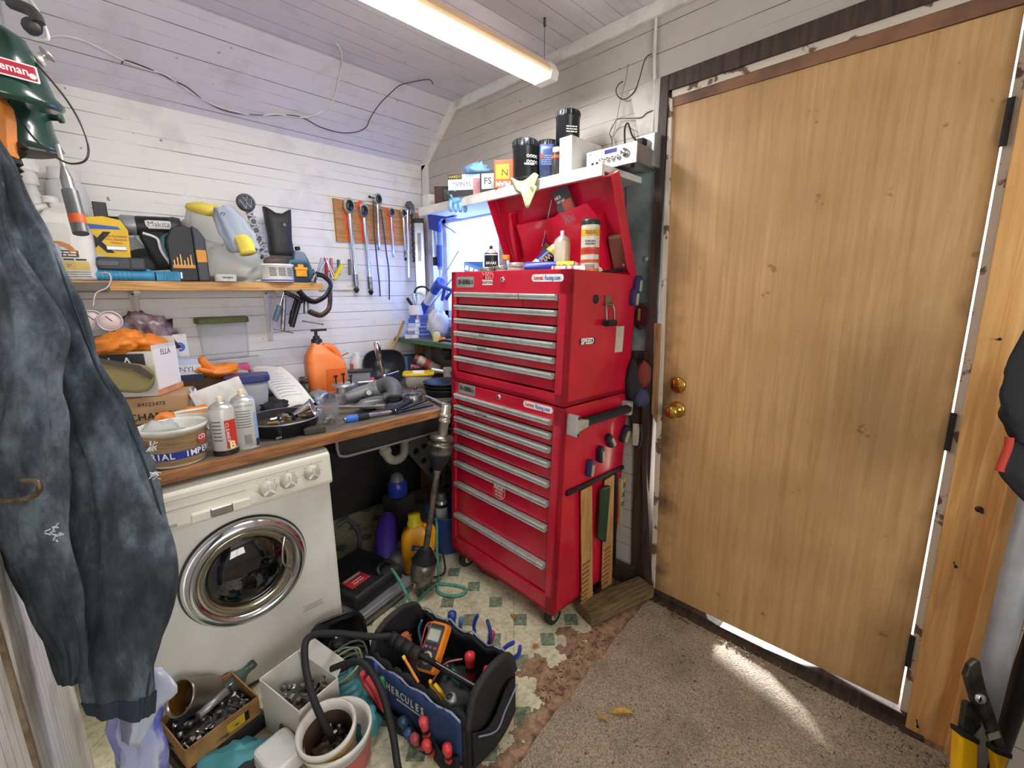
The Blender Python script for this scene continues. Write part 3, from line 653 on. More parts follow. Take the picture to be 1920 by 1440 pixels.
jar('short cloudy glass jar with metal lid at the tray front', on_chest(940, 1.27), .030, .074, M('frosted_glass'), plain('#9b988e', .35, .6))
jar('wider cloudy glass jar with grey screw lid behind the short one', on_chest(968, 1.31), .039, .085, M('frosted_glass'), plain('#b9b8b0', .35, .5))
jar('clear plastic bottle with orange cap beside the black spray can', on_chest(948, 1.36), .030, .125, M('clear_plastic'), plain('#e08a2a', .4), .55, name='bottle', cat='bottle', lidh=.16)
c = thing('tin_can', 'small green tin with grey lid at the left front of the tray', 'tin', on_chest(912, 1.245), 0)
MB().lathe([(.030, 0), (.030, .06)], ID, 24).obj('tin_body', plain('#5fae3a', .35), c); MB().lathe([(.031, .055), (.031, .066), (.028, .069), (.001, .069)], ID, 24).obj('lid', plain('#8d9188', .3, .6), c)
c = thing('carton', 'blue carton with diagonal white stripes at the left corner of the chest', 'carton', Vector(on_chest(886, 1.29))-Vector((0, .005, 0)), fc(886, 1.29))
MB().box((0, 0, .05), (.085, .05, .10)).obj('carton_body', plain('#2c5fb4', .5), c, bev=.002)
MB().prism([(-.0425, .10), (.03, .075), (.0425, .07), (.0425, .035), (-.0425, .05)], .0251, .0256, frame((0, 0, 0), (1, 0, 0), (0, 0, 1))).obj('carton_print', plain('#4f8fe0', .5), c)
for k in range(3): MB().prism([(-.035+.02*k, .085-.008*k), (-.02+.02*k, .08-.008*k), (-.025+.02*k, .06-.006*k), (-.04+.02*k, .066-.006*k)], .0256, .026, frame((0, 0, 0), (1, 0, 0), (0, 0, 1))).obj('carton_stripe', M('white_ink'), c)
c = thing('paper_tube', 'white and red paper tube lying along the right front of the tray', 'tube', Vector(on_chest(1066, 1.27))+Vector((0, 0, .032)), rz(fc(1100, 1.26)) @ ry(90))
MB().lathe([(.026, -.06), (.026, .06)], ID, 22).obj('tube_body', plain('#e6dfd8', .5), c)
for k in range(5): MB().lathe([(.0265, -.055+.022*k), (.0265, -.046+.022*k)], ID, 22, cap=False).obj('label_band', plain(('#c84a54', '#d8b0b0', '#7b86b8', '#c84a54', '#d8c0c0')[k], .5), c)
mb = MB(); mb.lump((0, 0, .03), (.06, .035, .035), .35, 3, 4)
single(mb, 'paper_towel', 'crumpled white paper at the right end of the chest tray', 'paper', mk('paper', '#ece9e2', .8), Vector(on_chest(1112, 1.42)), 0)

# ---------------------------------------------------------------- things stuck to the side of the chest
def clip(label, p, tilt=0, s=1, blue='#2a3360', root=None):
    m = CT @ SX(p) @ rz(tilt)
    k = thing('magnetic_clip', label, 'clip', m.translation, m, 'magnetic clips on the side of the tool chest')
    q = MB(); q.prism(rrect(.036*s, .072*s, .016*s), 0, .024*s); q.obj('clip_body', plain(blue, .4), k, bev=.005)
    q = MB(); q.prism(rrect(.018*s, .048*s, .006*s), .024*s, .029*s, tr(.004*s, -.008*s, 0)); q.obj('grip', plain('#aaa58f', .5), k, bev=.002)
    MB().lathe([(.004*s, 0), (.004*s, .003)], tr(-.008*s, .02*s, .024*s), 10).obj('screw', M('steel'), k)
    return k
for px, py, tl, sz_, lb in ((1199, 533, -4, .95, 'dark blue magnetic clip at the very top rear corner of the tool chest'), (1184, 557, -4, 1, 'dark blue magnetic clip just below the topmost one on the upper chest'),
        (1101, 876, -4, 1, 'magnetic clip with blue rim nearest the front, lowest in the cabinet row'), (1121, 850, 6, 1, 'second magnetic clip from the front on the cabinet side'),
        (1139, 825, 38, 1, 'third magnetic clip from the front, tilted, on the cabinet side'), (1166, 812, -30, 1.1, 'rearmost black magnetic clip under the push bar')):
    p = cs(px, py); p.y = -CW; 
    if py < 560: p.x = min(p.x, CD-.018)
    clip(lb, p, tl, sz_, '#2a3360' if py < 560 or px == 1101 else '#20222c')
p0, p1 = cs(1060, 924), cs(1184, 866)
m = MB(); zc_ = (p0.z+p1.z)/2; m.prism([(p0.x, p0.z+.008), (CD-.005, p1.z+.008), (CD-.005, p1.z-.01), (p0.x, p0.z-.012)], CW, CW+.012, frame((0, 0, 0), (1, 0, 0), (0, 0, 1)))
o = single(m, 'magnetic_strip', 'black magnetic tool strip running along the cabinet side', 'strip', M('black_plastic'), bev=.002); o.matrix_world = CT
mk('yardstick_wood', '#c79a63', .5, c2='#a87b48', ns=14, stretch=(6, 6, .8))
def stick(label, pts, th=.006, off=.013):
    P = [cs(*p) for p in pts]; zt = (P[0].z+P[1].z)/2; xa = (P[0].x+P[3].x)/2; xb = (P[1].x+P[2].x)/2
    k = thing('yardstick', label, 'yardstick', group='wooden rulers on the cabinet side'); k.matrix_world = CT
    q = MB(); q.prism([(p.x, p.z) for p in P][::-1], CW+off, CW+off+th, frame((0, 0, 0), (1, 0, 0), (0, 0, 1))); q.obj('stick', M('yardstick_wood'), k, bev=.001)
    z1, z0 = P[0].z, P[3].z
    for i in range(9):
        f = .62+.36*i/9; z = z1+(z0-z1)*f; x0_, x1_ = xa+(xb-xa)*.12, xa+(xb-xa)*.88
        MB().box(((x0_+x1_)/2, -CW-off-th-.0003, z), ((x1_-x0_)*(.9 if i % 3 else 1), .0005, .006 if i % 2 else .012)).obj('printed_band', plain('#7a4e2a' if i % 2 else '#8e5c30', .6), k)
    return k
stick('front wooden ruler stuck to the strip on the cabinet side', [(1083, 918), (1103, 908), (1105, 1124), (1085, 1136)])
stick('rear wooden ruler behind the green handle on the cabinet side', [(1128, 898), (1145, 888), (1141, 1092), (1122, 1106)])
k = MB(); P = [cs(1116, 911), cs(1132, 905), cs(1124, 1012), cs(1110, 1005)]; k.prism([(p.x, p.z) for p in P][::-1], CW+.02, CW+.038, frame((0, 0, 0), (1, 0, 0), (0, 0, 1)))
o = single(k, 'file_handle', 'dark green flat tool hanging between the two wooden rulers', 'tool', plain('#22402c', .5), bev=.008); o.matrix_world = CT
k = MB(); P = [cs(1144, 890), cs(1152, 886), cs(1149, 1060), cs(1143, 1064)]; k.prism([(p.x, p.z) for p in P][::-1], CW+.008, CW+.016, frame((0, 0, 0), (1, 0, 0), (0, 0, 1)))
o = single(k, 'black_bar', 'thin black flat bar hanging right of the rear ruler', 'bar', M('black_plastic'), bev=.001); o.matrix_world = CT
lv = thing('torpedo_level', 'pale plastic torpedo level with yellow top hanging at the rear cabinet edge', 'level', rot=CT, loc=CT.translation)
P = [cs(1157, 897), cs(1169, 892), cs(1173, 905), cs(1170, 976), cs(1157, 970)]; xs = [min(p.x, CD-.004) for p in P]; zs = [p.z for p in P]
q = MB(); q.prism([(x, z) for x, z in zip(xs, zs)][::-1], CW+.004, CW+.022, frame((0, 0, 0), (1, 0, 0), (0, 0, 1))); q.obj('level_body', plain('#b3a878', .45), lv, bev=.004)
for i in range(3): MB().box((sum(xs)/5+.001, -CW-.0225, zs[1]-.03-.045*i), (.018, .002, .022)).obj('vial_window', plain('#6a6240', .4), lv)
MB().box((sum(xs)/5, -CW-.0226, zs[1]-.008), (.024, .002, .018)).obj('yellow_end', plain('#d8a52a', .4), lv)
# dark red plate and coloured pouch on the wall behind the chest
k = MB(); k.prism([(-.05, 0), (0, .055), (.05, 0), (-.005, -.06)], 0, .004); P = onx(1204, 592, 1.708)
d = thing('hook_plate', 'dark red diamond shaped plate hanging on the sheet metal panel', 'plate', P, frame(P, (0, -1, 0), (0, 0, 1)))
k.obj('plate', plain('#4d161c', .4), d); MB().box((-.012, .005, .006), (.010, .05, .004)).obj('brass_strip', plain('#b39a58', .4, .4), d)
for dx, dy in ((0, .042), (.034, -.002), (-.004, -.046)): MB().lathe([(.004, 0), (.004, .003)], tr(dx, dy, .004), 8).obj('screw', M('steel'), d)
g = thing('work_gloves', 'black and red work gloves hanging in a bundle behind the cabinet push bar', 'gloves', onx(1190, 720, 1.66), -60)
MB().lump((0, 0, 0), (.045, .03, .10), .25, 2.5, 3).obj('glove_black', plain('#1d1d22', .8), g); MB().lump((.035, -.015, .045), (.03, .02, .055), .2, 3, 6).obj('glove_red', plain('#7a2f2b', .8), g); MB().lump((.03, -.02, -.055), (.032, .02, .04), .2, 3, 8).obj('glove_blue', plain('#353a5c', .8), g)
k = thing('scraper', 'black handled scraper hanging below the gloves behind the cabinet', 'scraper', onx(1192, 815, 1.66), rz(-75))
MB().box((0, 0, 0), (.03, .008, .10)).obj('blade', plain('#b9b39c', .4, .3), k, bev=.008); MB().tube(smooth([(.018, -.004, .05), (.026, -.006, 0), (.018, -.006, -.05), (0, -.006, -.062)], 5), .006).obj('rim', M('black_rubber'), k)
# plank and red cloth under the cabinet
pl = MB(); a, b = onz(1085, 1140, .03), onz(1198, 1150, .03)
single(MB().box((0, .045, 0), (.36, .10, .055)), 'wood_block', 'rough offcut of timber lying behind the cabinet foot', 'plank', mk('old_timber', '#7e6a48', .75, c2='#54452f', ns=12, stretch=(1, 8, 8)), (1.51, .835, .035), -30+14, bev=.006)
o = onz(905, 1085, .06); single(MB().box((0, 0, 0), (.26, .12, .10)), 'red_box', 'dull red box pushed under the left end of the tool cabinet', 'box', plain('#8a2433', .6), (1.39, 1.45, .052), 6, bev=.006)
# ---------------------------------------------------------------- shelf on the back wall
mk('plywood_edge', '#d9a869', .6, c2='#b07c42', ns=12, stretch=(.6, .6, 22), lo=.45, hi=.6)
SF, SZ = 2.25, 1.42                        # shelf front and top
sh = thing('wall_shelf', 'plywood shelf with white brackets on the back wall, loaded with tools', 'shelf', (0, 0, 0))
MB().box((.26, (SF+WY)/2, SZ-.019), (1.31, WY-SF, .036)).obj('board', M('plywood_edge'), sh, bev=.001)
for px in (512, 270):
    b = ony(px, 675, WY).x
    q = MB(); q.box((b, WY-.006, 1.26), (.022, .012, .26)); q.box((b, SF+.16, SZ-.043), (.022, .19, .012))
    q.tube(smooth([(b, WY-.012, 1.14), (b, WY-.04, 1.20), (b, WY-.10, 1.31), (b, SF+.10, SZ-.05)], 6), .010, 8, sx=.8); br = q.obj('bracket', M('white_trim'), sh, bev=.002)
    for z in (1.37, 1.155): MB().lathe([(.005, 0), (.005, .003), (.001, .004)], along((b, WY-.012, z), (b, WY-1, z)), 8).obj('screw', M('black_ink'), br)
def os_(px, y, dz=0): p = ony(px, 530, y); return Vector((p.x, y, SZ+dz+.001))
def oz(px, py, y): return ony(px, py, y).z
# white bottle, spray bottle, jug
w_ = plain('#e9e8e2', .35); cl = mk('milky_plastic', '#e6e6e0', .3, Transmission_Weight=.15)
SCL = 1.3
s = thing('spray_bottle', 'white trigger spray bottle at the far left of the shelf behind the jeans', 'spray bottle', os_(95, 2.40), 20)
MB().lathe([(.04, 0), (.042, .01), (.042, .16), (.03, .20), (.016, .24), (.016, .26)], ID, 24).obj('bottle', w_, s)
MB().lathe([(.02, .255), (.02, .285), (.014, .29)], ID, 16).obj('collar', w_, s)
q = MB().box((-.02, 0, .31), (.09, .022, .045)); q.box((-.075, 0, .315), (.03, .018, .018)); q.obj('spray_head', w_, s, bev=.008)
MB().tube(smooth([(-.04, 0, .29), (-.048, 0, .26), (-.04, 0, .235)], 5), .006).obj('trigger', w_, s)
s = thing('bottle', 'small white bottle with dark red cap at the left end of the shelf', 'bottle', os_(64, 2.30), 0)
MB().lathe([(.03, 0), (.032, .01), (.032, .16), (.022, .19), (.014, .20)], ID, 24).obj('bottle_body', w_, s); MB().lathe([(.016, .198), (.016, .225), (.001, .227)], ID, 18).obj('cap', plain('#7d1f2b', .4), s)
s = thing('bottle', 'tall translucent white bottle standing behind the oil jug on the shelf', 'bottle', os_(160, 2.45), 0)
MB().lathe([(.042, 0), (.045, .01), (.045, .24), (.04, .275), (.03, .285)], ID, 24).obj('bottle_body', cl, s); MB().lathe([(.034, .283), (.034, .315), (.001, .317)], ID, 20).obj('cap', w_, s)
SCL = .98
s = thing('oil_jug', 'white oil jug with orange and yellow printed label on the shelf', 'jug', os_(140, 2.30), -8)
q = MB(); q.loft([[(x*k, y*k2, z) for x, y in rrect(.15, .09, .025, 5)] for z, k, k2 in ((0, .94, .94), (.01, 1, 1), (.17, 1, 1), (.21, .85, .9), (.245, .5, .6), (.25, .3, .45), (.27, .3, .45))]); q.obj('jug_body', w_, s)
MB().tube(smooth([(-.03, 0, .26), (-.075, 0, .235), (-.09, 0, .19), (-.07, 0, .13)], 6), .012).obj('handle', w_, s)
MB().lathe([(.022, .268), (.022, .29), (.001, .292)], tr(-.02, 0, 0), 18).obj('cap', w_, s)
F0 = frame((0, -.046, 0), (1, 0, 0), (0, 0, 1))
q = MB().prism(circle(.05, 20, -.02, .085, 10, 170)+circle(.033, 20, -.02, .085, 170, 10), 0, .001, F0); q.obj('label_arc', plain('#d58a3e', .5), s)
MB().prism(rrect(.12, .035, .004), 0, .001, F0 @ tr(-.01, .092, 0) @ sc(.7)).obj('label_band', plain('#5b4a36', .5), s)
bars('small_print', F0 @ tr(-.01, .092, .0014), .07, .018, M('white_ink'), s, 2, 3); bars('small_print', F0 @ tr(.005, .072, .0012), .09, .010, M('black_ink'), s, 1, 5)
MB().prism(rrect(.08, .03, .003), 0, .001, F0 @ tr(.015, .05, 0)).obj('label_yellow', plain('#d8bd62', .5), s); text('lettering', '2!', .016, F0 @ tr(.0, .05, .0012), M('black_ink'), s)
for i in range(3): MB().box((.01, -.047, .028-.008*i), (.09, .0006, .002)).obj('small_print', M('grey_ink'), s)
SCL = 1.2
s = thing('blister_pack', 'clear plastic clamshell pack leaning at the front left of the shelf', 'package', os_(108, 2.255), 8)
q = MB(); q.box((0, 0, .08), (.09, .035, .16)); q.obj('shell', M('clear_plastic'), s, bev=.01); MB().box((0, .005, .06), (.05, .015, .09)).obj('contents', plain('#bfc3cc', .4), s, bev=.01)
SCL = 1.0
# wire hook rack under the jug with dark board
s = thing('wire_rack', 'dark flat bar with a bent wire loop at the shelf front under the oil jug', 'rack', (0, 0, 0))
a, b = ony(122, 535, 2.235), ony(204, 530, 2.235); MB().box(((a.x+b.x)/2, 2.238, (a.z+b.z)/2-.012), ((b.x-a.x), .02, .035)).obj('bar', plain('#6a645a', .6), s, bev=.008)
MB().tube(smooth([ony(185, 512, 2.228), ony(203, 512, 2.225), ony(208, 525, 2.222), ony(200, 540, 2.222), ony(180, 550, 2.222), ony(175, 575, 2.222)], 6), .003).obj('wire', plain('#c9c8c2', .3, .6), s)
SCL = 1.34
# saw blade card, black case, light blue box
s = thing('blade_card', 'yellow hang card with a black X and orange print standing on the shelf', 'card pack', os_(213, 2.34, .07), rx(6))
q = MB(); w2 = .048; q.prism([(-w2, 0), (w2, 0), (w2+.004, .09), (w2-.01, .118), (0, .125), (-w2+.01, .118), (-w2-.004, .09)], 0, .006, frame((0, 0, 0), (1, 0, 0), (0, 0, 1))); q.obj('card', plain('#eec522', .45), s, bev=.001)
FT = frame((0, -.0065, 0), (1, 0, 0), (0, 0, 1))
MB().prism([(-.042, .088), (.035, .092), (.042, .084), (.03, .099), (-.042, .103)], 0, .0006, FT).obj('blue_flash', plain('#3c62b8', .5), s)
text('lettering', 'X', .075, FT @ tr(-.018, .052, .0006), M('black_ink'), s, bold=.003)
for i, t_ in enumerate(('The Sawblade', 'That Outlasts', 'Others')): text('lettering', t_, .009, FT @ tr(.022, .073-.009*i, .0006), plain('#c8622a', .5), s)
MB().box((.02, -.009, .04), (.045, .006, .012)).obj('hang_clip', plain('#b8bcc0', .3, .5), s, bev=.002)
MB().box((0, .012, .135), (.03, .01, .055)).obj('hanger', M('black_plastic'), s, bev=.002)
s = thing('bit_case', 'small black plastic bit case lying in front of the yellow card', 'case', os_(235, 2.285, .035), -2)
MB().box((0, 0, .019), (.105, .05, .036)).obj('case', plain('#34373d', .45), s, bev=.006)
MB().box((.018, -.0255, .019), (.003, .002, .036)).obj('case_seam', M('black_ink'), s); MB().box((-.03, -.0257, .02), (.045, .003, .014)).obj('latch', plain('#4a4e56', .4), s, bev=.001)
s = thing('carton', 'small light blue and navy carton behind the bit case on the shelf', 'carton', os_(188, 2.345, .0), 0)
MB().box((0, 0, .035), (.04, .04, .07)).obj('carton_body', plain('#b9d0e6', .5), s); MB().box((0, -.0205, .02), (.04, .001, .035)).obj('navy_panel', plain('#2c4f7e', .5), s); text('lettering', 'R-1', .02, frame((0, -.0215, .022), (1, 0, 0), (0, 0, 1)), M('white_ink'), s)
# blue ribbed plastic bar at the shelf front
mk('cyan_plastic', '#3f9dc8', .4, c2='#2f86b0', ns=20)
s = thing('clamp_bar', 'bright blue ribbed plastic tool lying along the shelf edge', 'clamp', os_(262, 2.275, .018), 0)
MB().cyl((-.10, 0, 0), (.035, 0, 0), .0165, n=18).obj('grip', M('cyan_plastic'), s)
q = MB(); [q.cyl((-.085+.0095*i, 0, 0), (-.081+.0095*i, 0, 0), .0178, n=18) for i in range(8)]; q.obj('grip_rings', plain('#3583aa', .45), s)
MB().lathe([(.0175, -.02), (.0175, .0), (.012, .004), (.001, .004)], tr(.022, -.002, .002) @ rx(90), 20).obj('knob', plain('#58b4dc', .4), s)
q = MB().box((.068, 0, 0), (.058, .03, .028)); [q.box((.046+.0062*i, -.016, 0), (.003, .003, .028)) for i in range(8)]; q.obj('jaw', M('cyan_plastic'), s, bev=.002)
q = MB().box((.11, 0, 0), (.024, .028, .026)); q.obj('end_cap', M('black_plastic'), s, bev=.003)
MB().cyl((.10, -.016, -.006), (.10, -.016, .012), .004, n=8).obj('pin', M('chrome'), s)
# cordless drill
mk('drill_teal', '#2f5e66', .4); mk('drill_grey', '#c9ccca', .4)
s = thing('cordless_drill', 'cordless drill in white, black and teal resting on its battery on the shelf', 'drill', os_(310, 2.36, .0), rz(-6) @ ry(-6))
DX = lambda x, z: (x, 0, z)
q = MB(); q.lathe([(.026, 0), (.029, .01), (.029, .085), (.027, .095)], along(DX(-.035, .165), DX(.08, .158)), 26); q.obj('motor_housing', M('black_plastic'), s)
q = MB(); q.box((.012, 0, .165), (.075, .062, .030), ry(4)); q.obj('white_shell', plain('#e6e7e4', .35), s, bev=.012)
text('lettering', 'Makita', .02, ry(4) @ frame((.012, -.0318, .166), (1, 0, 0), (0, 0, 1)), M('grey_ink'), s)
q = MB(); q.lathe([(.001, .0), (.027, .003), (.031, .02), (.028, .04)], along(DX(.082, .158), DX(.042, .16)), 24); q.obj('rear_cap', plain('#3c3f45', .45), s)
q = MB(); q.lathe([(.028, 0), (.029, .03), (.024, .036)], along(DX(-.03, .166), DX(-.09, .17)), 26); q.obj('torque_ring', plain('#9a9da0', .35, .4), s)
q = MB(); q.lathe([(.022, 0), (.0225, .035), (.017, .05), (.011, .056), (.006, .06)], along(DX(-.064, .169), DX(-.15, .175)), 22); q.obj('chuck', M('black_rubber'), s)
q = MB(); q.cyl(DX(-.12, .172), DX(-.145, .174), .005, n=10); q.cyl(DX(-.145, .174), DX(-.158, .1745), .009, n=10); q.box((-.155, 0, .168), (.02, .014, .02)); q.obj('driver_bit', M('dark_steel'), s)
q = MB(); q.loft([[(cx+x, y, z) for x, y in rrect(w_x, w_y, .012, 4)] for z, cx, w_x, w_y in ((.035, .015, .05, .044), (.07, .006, .042, .04), (.10, -.002, .044, .04), (.128, .0, .06, .044), (.15, .005, .07, .046))]); q.obj('grip', M('black_rubber'), s)
q = MB(); q.loft([[(cx+x, y, z) for x, y in rrect(.018, .047, .006, 4)] for z, cx in ((.035, .03), (.07, .022), (.10, .018), (.13, .025), (.145, .05))]); q.obj('teal_shell', M('drill_teal'), s)
q = MB(); q.tube(smooth([(-.02, -.024, .142), (.01, -.024, .125), (.012, -.024, .09), (.028, -.024, .04)], 6), .004, 8); q.obj('white_trim_line', plain('#e6e7e4', .4), s)
q = MB(); q.prism([(-.028, .105), (-.02, .105), (-.014, .135), (-.04, .14), (-.042, .13)], -.008, .008, frame((0, 0, 0), (1, 0, 0), (0, 0, 1))); q.obj('trigger', plain('#8fa39d', .4), s, bev=.003)
q = MB().box((.012, 0, .018), (.11, .068, .03)); q.obj('battery', plain('#d9dad6', .4), s, bev=.008); MB().box((.0, -.0345, .022), (.09, .004, .006)).obj('battery_stripe', M('black_plastic'), s)
# dark sander behind, black drill index
s = thing('sander', 'dark sanding tool lying behind the drill grip on the shelf', 'sander', os_(285, 2.43, .06), 0)
q = MB(); q.lump((0, 0, 0), (.07, .05, .055), .1, 2, 5); q.obj('sander_body', plain('#24262a', .6), s); MB().cyl((-.08, 0, .0), (.0, 0, .01), .03, .035, 18).obj('sander_nose', M('black_rubber'), s)
s = thing('drill_index', 'tall black drill bit case with yellow latch standing on the shelf', 'case', os_(357, 2.30), -4)
q = MB(); q.prism([(-.045, 0), (.02, 0), (.02, .155), (.0, .165), (-.03, .155), (-.045, .12)], -.035, .035, frame((0, 0, 0), (1, 0, 0), (0, 0, 1))); q.obj('case', plain('#1d1e22', .5), s, bev=.003)
q = MB(); q.prism([(.02, 0), (.05, 0), (.05, .13), (.035, .155), (.02, .165)], -.038, .038, frame((0, 0, 0), (1, 0, 0), (0, 0, 1))); q.obj('front_shell', plain('#3d424c', .45), s, bev=.004)
MB().box((.035, -.039, .075), (.026, .005, .038)).obj('yellow_latch', plain('#e39a2a', .4), s, bev=.002)
q = MB(); [q.cyl((-.035+.0085*i, -.037, .045), (-.035+.0085*i, -.037, .062+.008*(i % 3)), .0028, n=8) for i in range(6)]; q.obj('drill_bits', plain('#c9a862', .3, .8), s)
MB().box((-.012, -.0375, .043), (.055, .003, .01)).obj('bit_holder', plain('#d98f2c', .4), s)
# gloves, bags
mk('glove_grey', '#a9b3c4', .85, bs=140); mk('glove_yellow', '#e3cc55', .7, bs=90); mk('nitrile_blue', '#7fb4e0', .45); mk('nitrile_orange', '#e9872a', .45, bs=30); mk('teal_cloth', '#3f8f9d', .7, bs=40); mk('teal_nitrile', '#4a929b', .5, bs=30)
bag = mk('clear_bag', '#d9dad6', .18, Transmission_Weight=.25, IOR=1.15, Alpha=.72)
def glove(label, loc, rot, mat, s_=1, cuff=None, curl=.3, group=None, seed=0, puff=1):
    g = thing('glove', label, 'glove', loc, rot, group); R_ = random.Random(seed)
    q = MB(); P = [(.042, 0), (.044, .03), (.046, .065), (.043, .09), (.03, .1)]
    q.loft([[(x*a, y*b, z) for x, y in rrect(2, 2, .8, 4)] for a, b, z in ((.034*s_, .018*s_*puff, -.04*s_), (.038*s_, .018*s_*puff, 0), (.044*s_, .02*s_*puff, .04*s_), (.044*s_, .018*s_*puff, .08*s_), (.036*s_, .012*s_, .1*s_))])
    for i, (x, L) in enumerate(((-.032, .06), (-.011, .072), (.011, .068), (.031, .05))):
        c_ = curl*(.7+.6*R_.random())
        q.tube(smooth([(x*s_, 0, .075*s_), (x*1.1*s_, -.01*c_*s_, (.09+L*.35)*s_), (x*1.2*s_, -.05*c_*s_, (.09+L*.75)*s_), (x*1.22*s_, -.1*c_*s_, (.09+L*.95)*s_)], 4), [.0115*s_]*10+[.0105*s_, .009*s_, .004*s_], 10)
    q.tube(smooth([(.036*s_, 0, .02*s_), (.06*s_, -.012*s_, .045*s_), (.066*s_, -.03*s_*curl, .085*s_)], 4), [.014*s_]*6+[.012*s_, .009*s_, .004*s_], 10)
    q.obj('hand', mat, g)
    q = MB(); q.loft([[(x*a, y*b, z) for x, y in rrect(2, 2, .8, 4)] for a, b, z in ((.05*s_, .024*s_*puff, -.11*s_), (.046*s_, .024*s_*puff, -.08*s_), (.036*s_, .02*s_*puff, -.036*s_))]); q.obj('cuff', cuff or mat, g)
    return g
SCL = 1.0; Zs = 1.74
g = thing('glove', 'grey and yellow work gloves heaped on the clear bag on the shelf', 'gloves')
MB().loft(hang(dense([(402, 392, 426, 386, Zs), (404, 415, 446, 400, Zs), (414, 440, 466, 425, Zs), (428, 462, 478, 448, Zs), (440, 474, 484, 466, Zs)], 4), .3, 22, 3, .014, 26)).obj('grey_back', M('glove_grey'), g)
MB().loft(hang(dense([(348, 386, 350, 382, Zs+.02), (350, 392, 376, 380, Zs+.02), (362, 398, 400, 386, Zs+.02), (388, 405, 410, 396, Zs+.02)], 4), .6, 18, 5, .004, 20)).obj('yellow_fingers', M('glove_yellow'), g)
MB().loft(hang(dense([(396, 388, 408, 384, Zs+.03), (400, 410, 420, 404, Zs+.03), (412, 436, 432, 430, Zs+.03)], 4), .6, 18, 7, .004, 20)).obj('yellow_edge', M('glove_yellow'), g)
MB().loft(hang(dense([(440, 446, 462, 440, Zs-.03), (446, 460, 474, 452, Zs-.03), (452, 480, 480, 472, Zs-.03)], 4), .6, 18, 9, .004, 20)).obj('yellow_palm', M('glove_yellow'), g)
for i_ in range(2): text('lettering', 'FT', .018, frame(uz(418, 402, Zs-.035), RT+DN*.5, -DN), M('black_ink'), g) if i_ == 0 else None
SCL = 1.34
s = MB(); s.lump((0, 0, .10), (.075, .05, .13), .35, 3, 11, flat=.8); single(s, 'plastic_bag', 'crumpled clear plastic bag standing beside the black drill case', 'bag', bag, os_(402, 2.36), 0)
s = MB(); s.lump((0, 0, .05), (.10, .045, .065), .4, 3.4, 12, flat=.8); single(s, 'plastic_bag', 'low crumpled clear bag at the shelf front with orange card inside', 'bag', bag, os_(438, 2.29, .006), 0)
s = thing('utility_knife', 'black folding knife lying on the bags on the shelf', 'knife', os_(448, 2.31, .105), ry(32)); MB().box((0, 0, 0), (.085, .014, .02)).obj('handle', M('black_plastic'), s, bev=.006); MB().cyl((-.02, -.009, 0), (-.02, -.006, 0), .004, n=10).obj('rivet', M('chrome'), s)
s = thing('hang_card', 'small orange and white card in a clear bag at the middle of the shelf', 'card', os_(452, 2.262, .055), ry(18)); MB().box((0, 0, 0), (.065, .004, .03)).obj('card', plain('#e5ddcf', .5), s); MB().box((-.015, -.003, .002), (.022, .002, .016)).obj('orange_print', plain('#d8532a', .5), s)
s = thing('tape_roll', 'small white round tub lying at the shelf front edge under the bag', 'tub', os_(424, 2.262), 0); MB().lathe([(.030, 0), (.032, .022), (.001, .022)], ID, 24).obj('tub', w_, s); bars('small_print', frame((0, -.0325, .012), (1, 0, 0), (0, 0, 1)), .03, .008, M('grey_ink'), s, 1, 2)
s = thing('shears', 'chrome shears lying flat at the shelf edge beside the printed tub', 'shears', os_(488, 2.27, .006), rz(-12)); q = MB(); q.prism([(-.045, 0), (.05, .012), (.055, .022), (-.04, .012)], -.004, .004, rx(0)); q.obj('blade', M('chrome'), s); MB().tube(smooth([(-.04, 0, .006), (-.065, -.01, .014), (-.085, 0, .016), (-.065, .012, .012), (-.04, .008, .006)], 5), .005).obj('handle', M('black_plastic'), s)
# cast bottle opener sign
op = thing('emblem_opener', 'cast grey metal bar with round emblem and raised letters beside the black pouch', 'opener', os_(512, 2.28, .02), ry(-13))
cast = mk('cast_grey', '#55575b', .5, .5, c2='#393b3f', ns=40)
MB().lathe([(.026, -.006), (.028, -.003), (.028, .003), (.026, .006)], frame((0, 0, .245), (1, 0, 0), (0, 0, 1)), 28).obj('round_head', cast, op)
MB().lathe([(.021, 0), (.024, .003), (.021, .005)], frame((0, -.006, .245), (1, 0, 0), (0, 0, 1)), 28, cap=False).obj('emblem_ring', plain('#8d9095', .4, .6), op)
ft = frame((0, -.007, .245), (1, 0, 0), (0, 0, 1)); q = MB()
for a, b in (((-.008, .018), (0, .003)), ((0, .003), (.008, .018)), ((-.018, .009), (-.008, -.018)), ((-.008, -.018), (0, 0)), ((0, 0), (.008, -.018)), ((.008, -.018), (.018, .009))): q.tube([ft @ Vector((a[0], a[1], .001)), ft @ Vector((b[0], b[1], .001))], .0022, 6)
q.obj('emblem_monogram', plain('#8d9095', .4, .6), op)
MB().box((0, 0, .11), (.018, .006, .22)).obj('bar', cast, op)
for i, ch in enumerate('VOLKSWAGEN'): text('raised_letter', ch, .036, frame((0, -.004, .208-.0225*i), (1, 0, 0), (0, 0, 1)) @ rz(-90), plain('#9a9da3', .4, .6), op, ext=.002, bold=.0008)
s = thing('pouch', 'black leather pouch standing open on the tool battery at the back of the shelf', 'pouch', os_(534, 2.42, .115), 0)
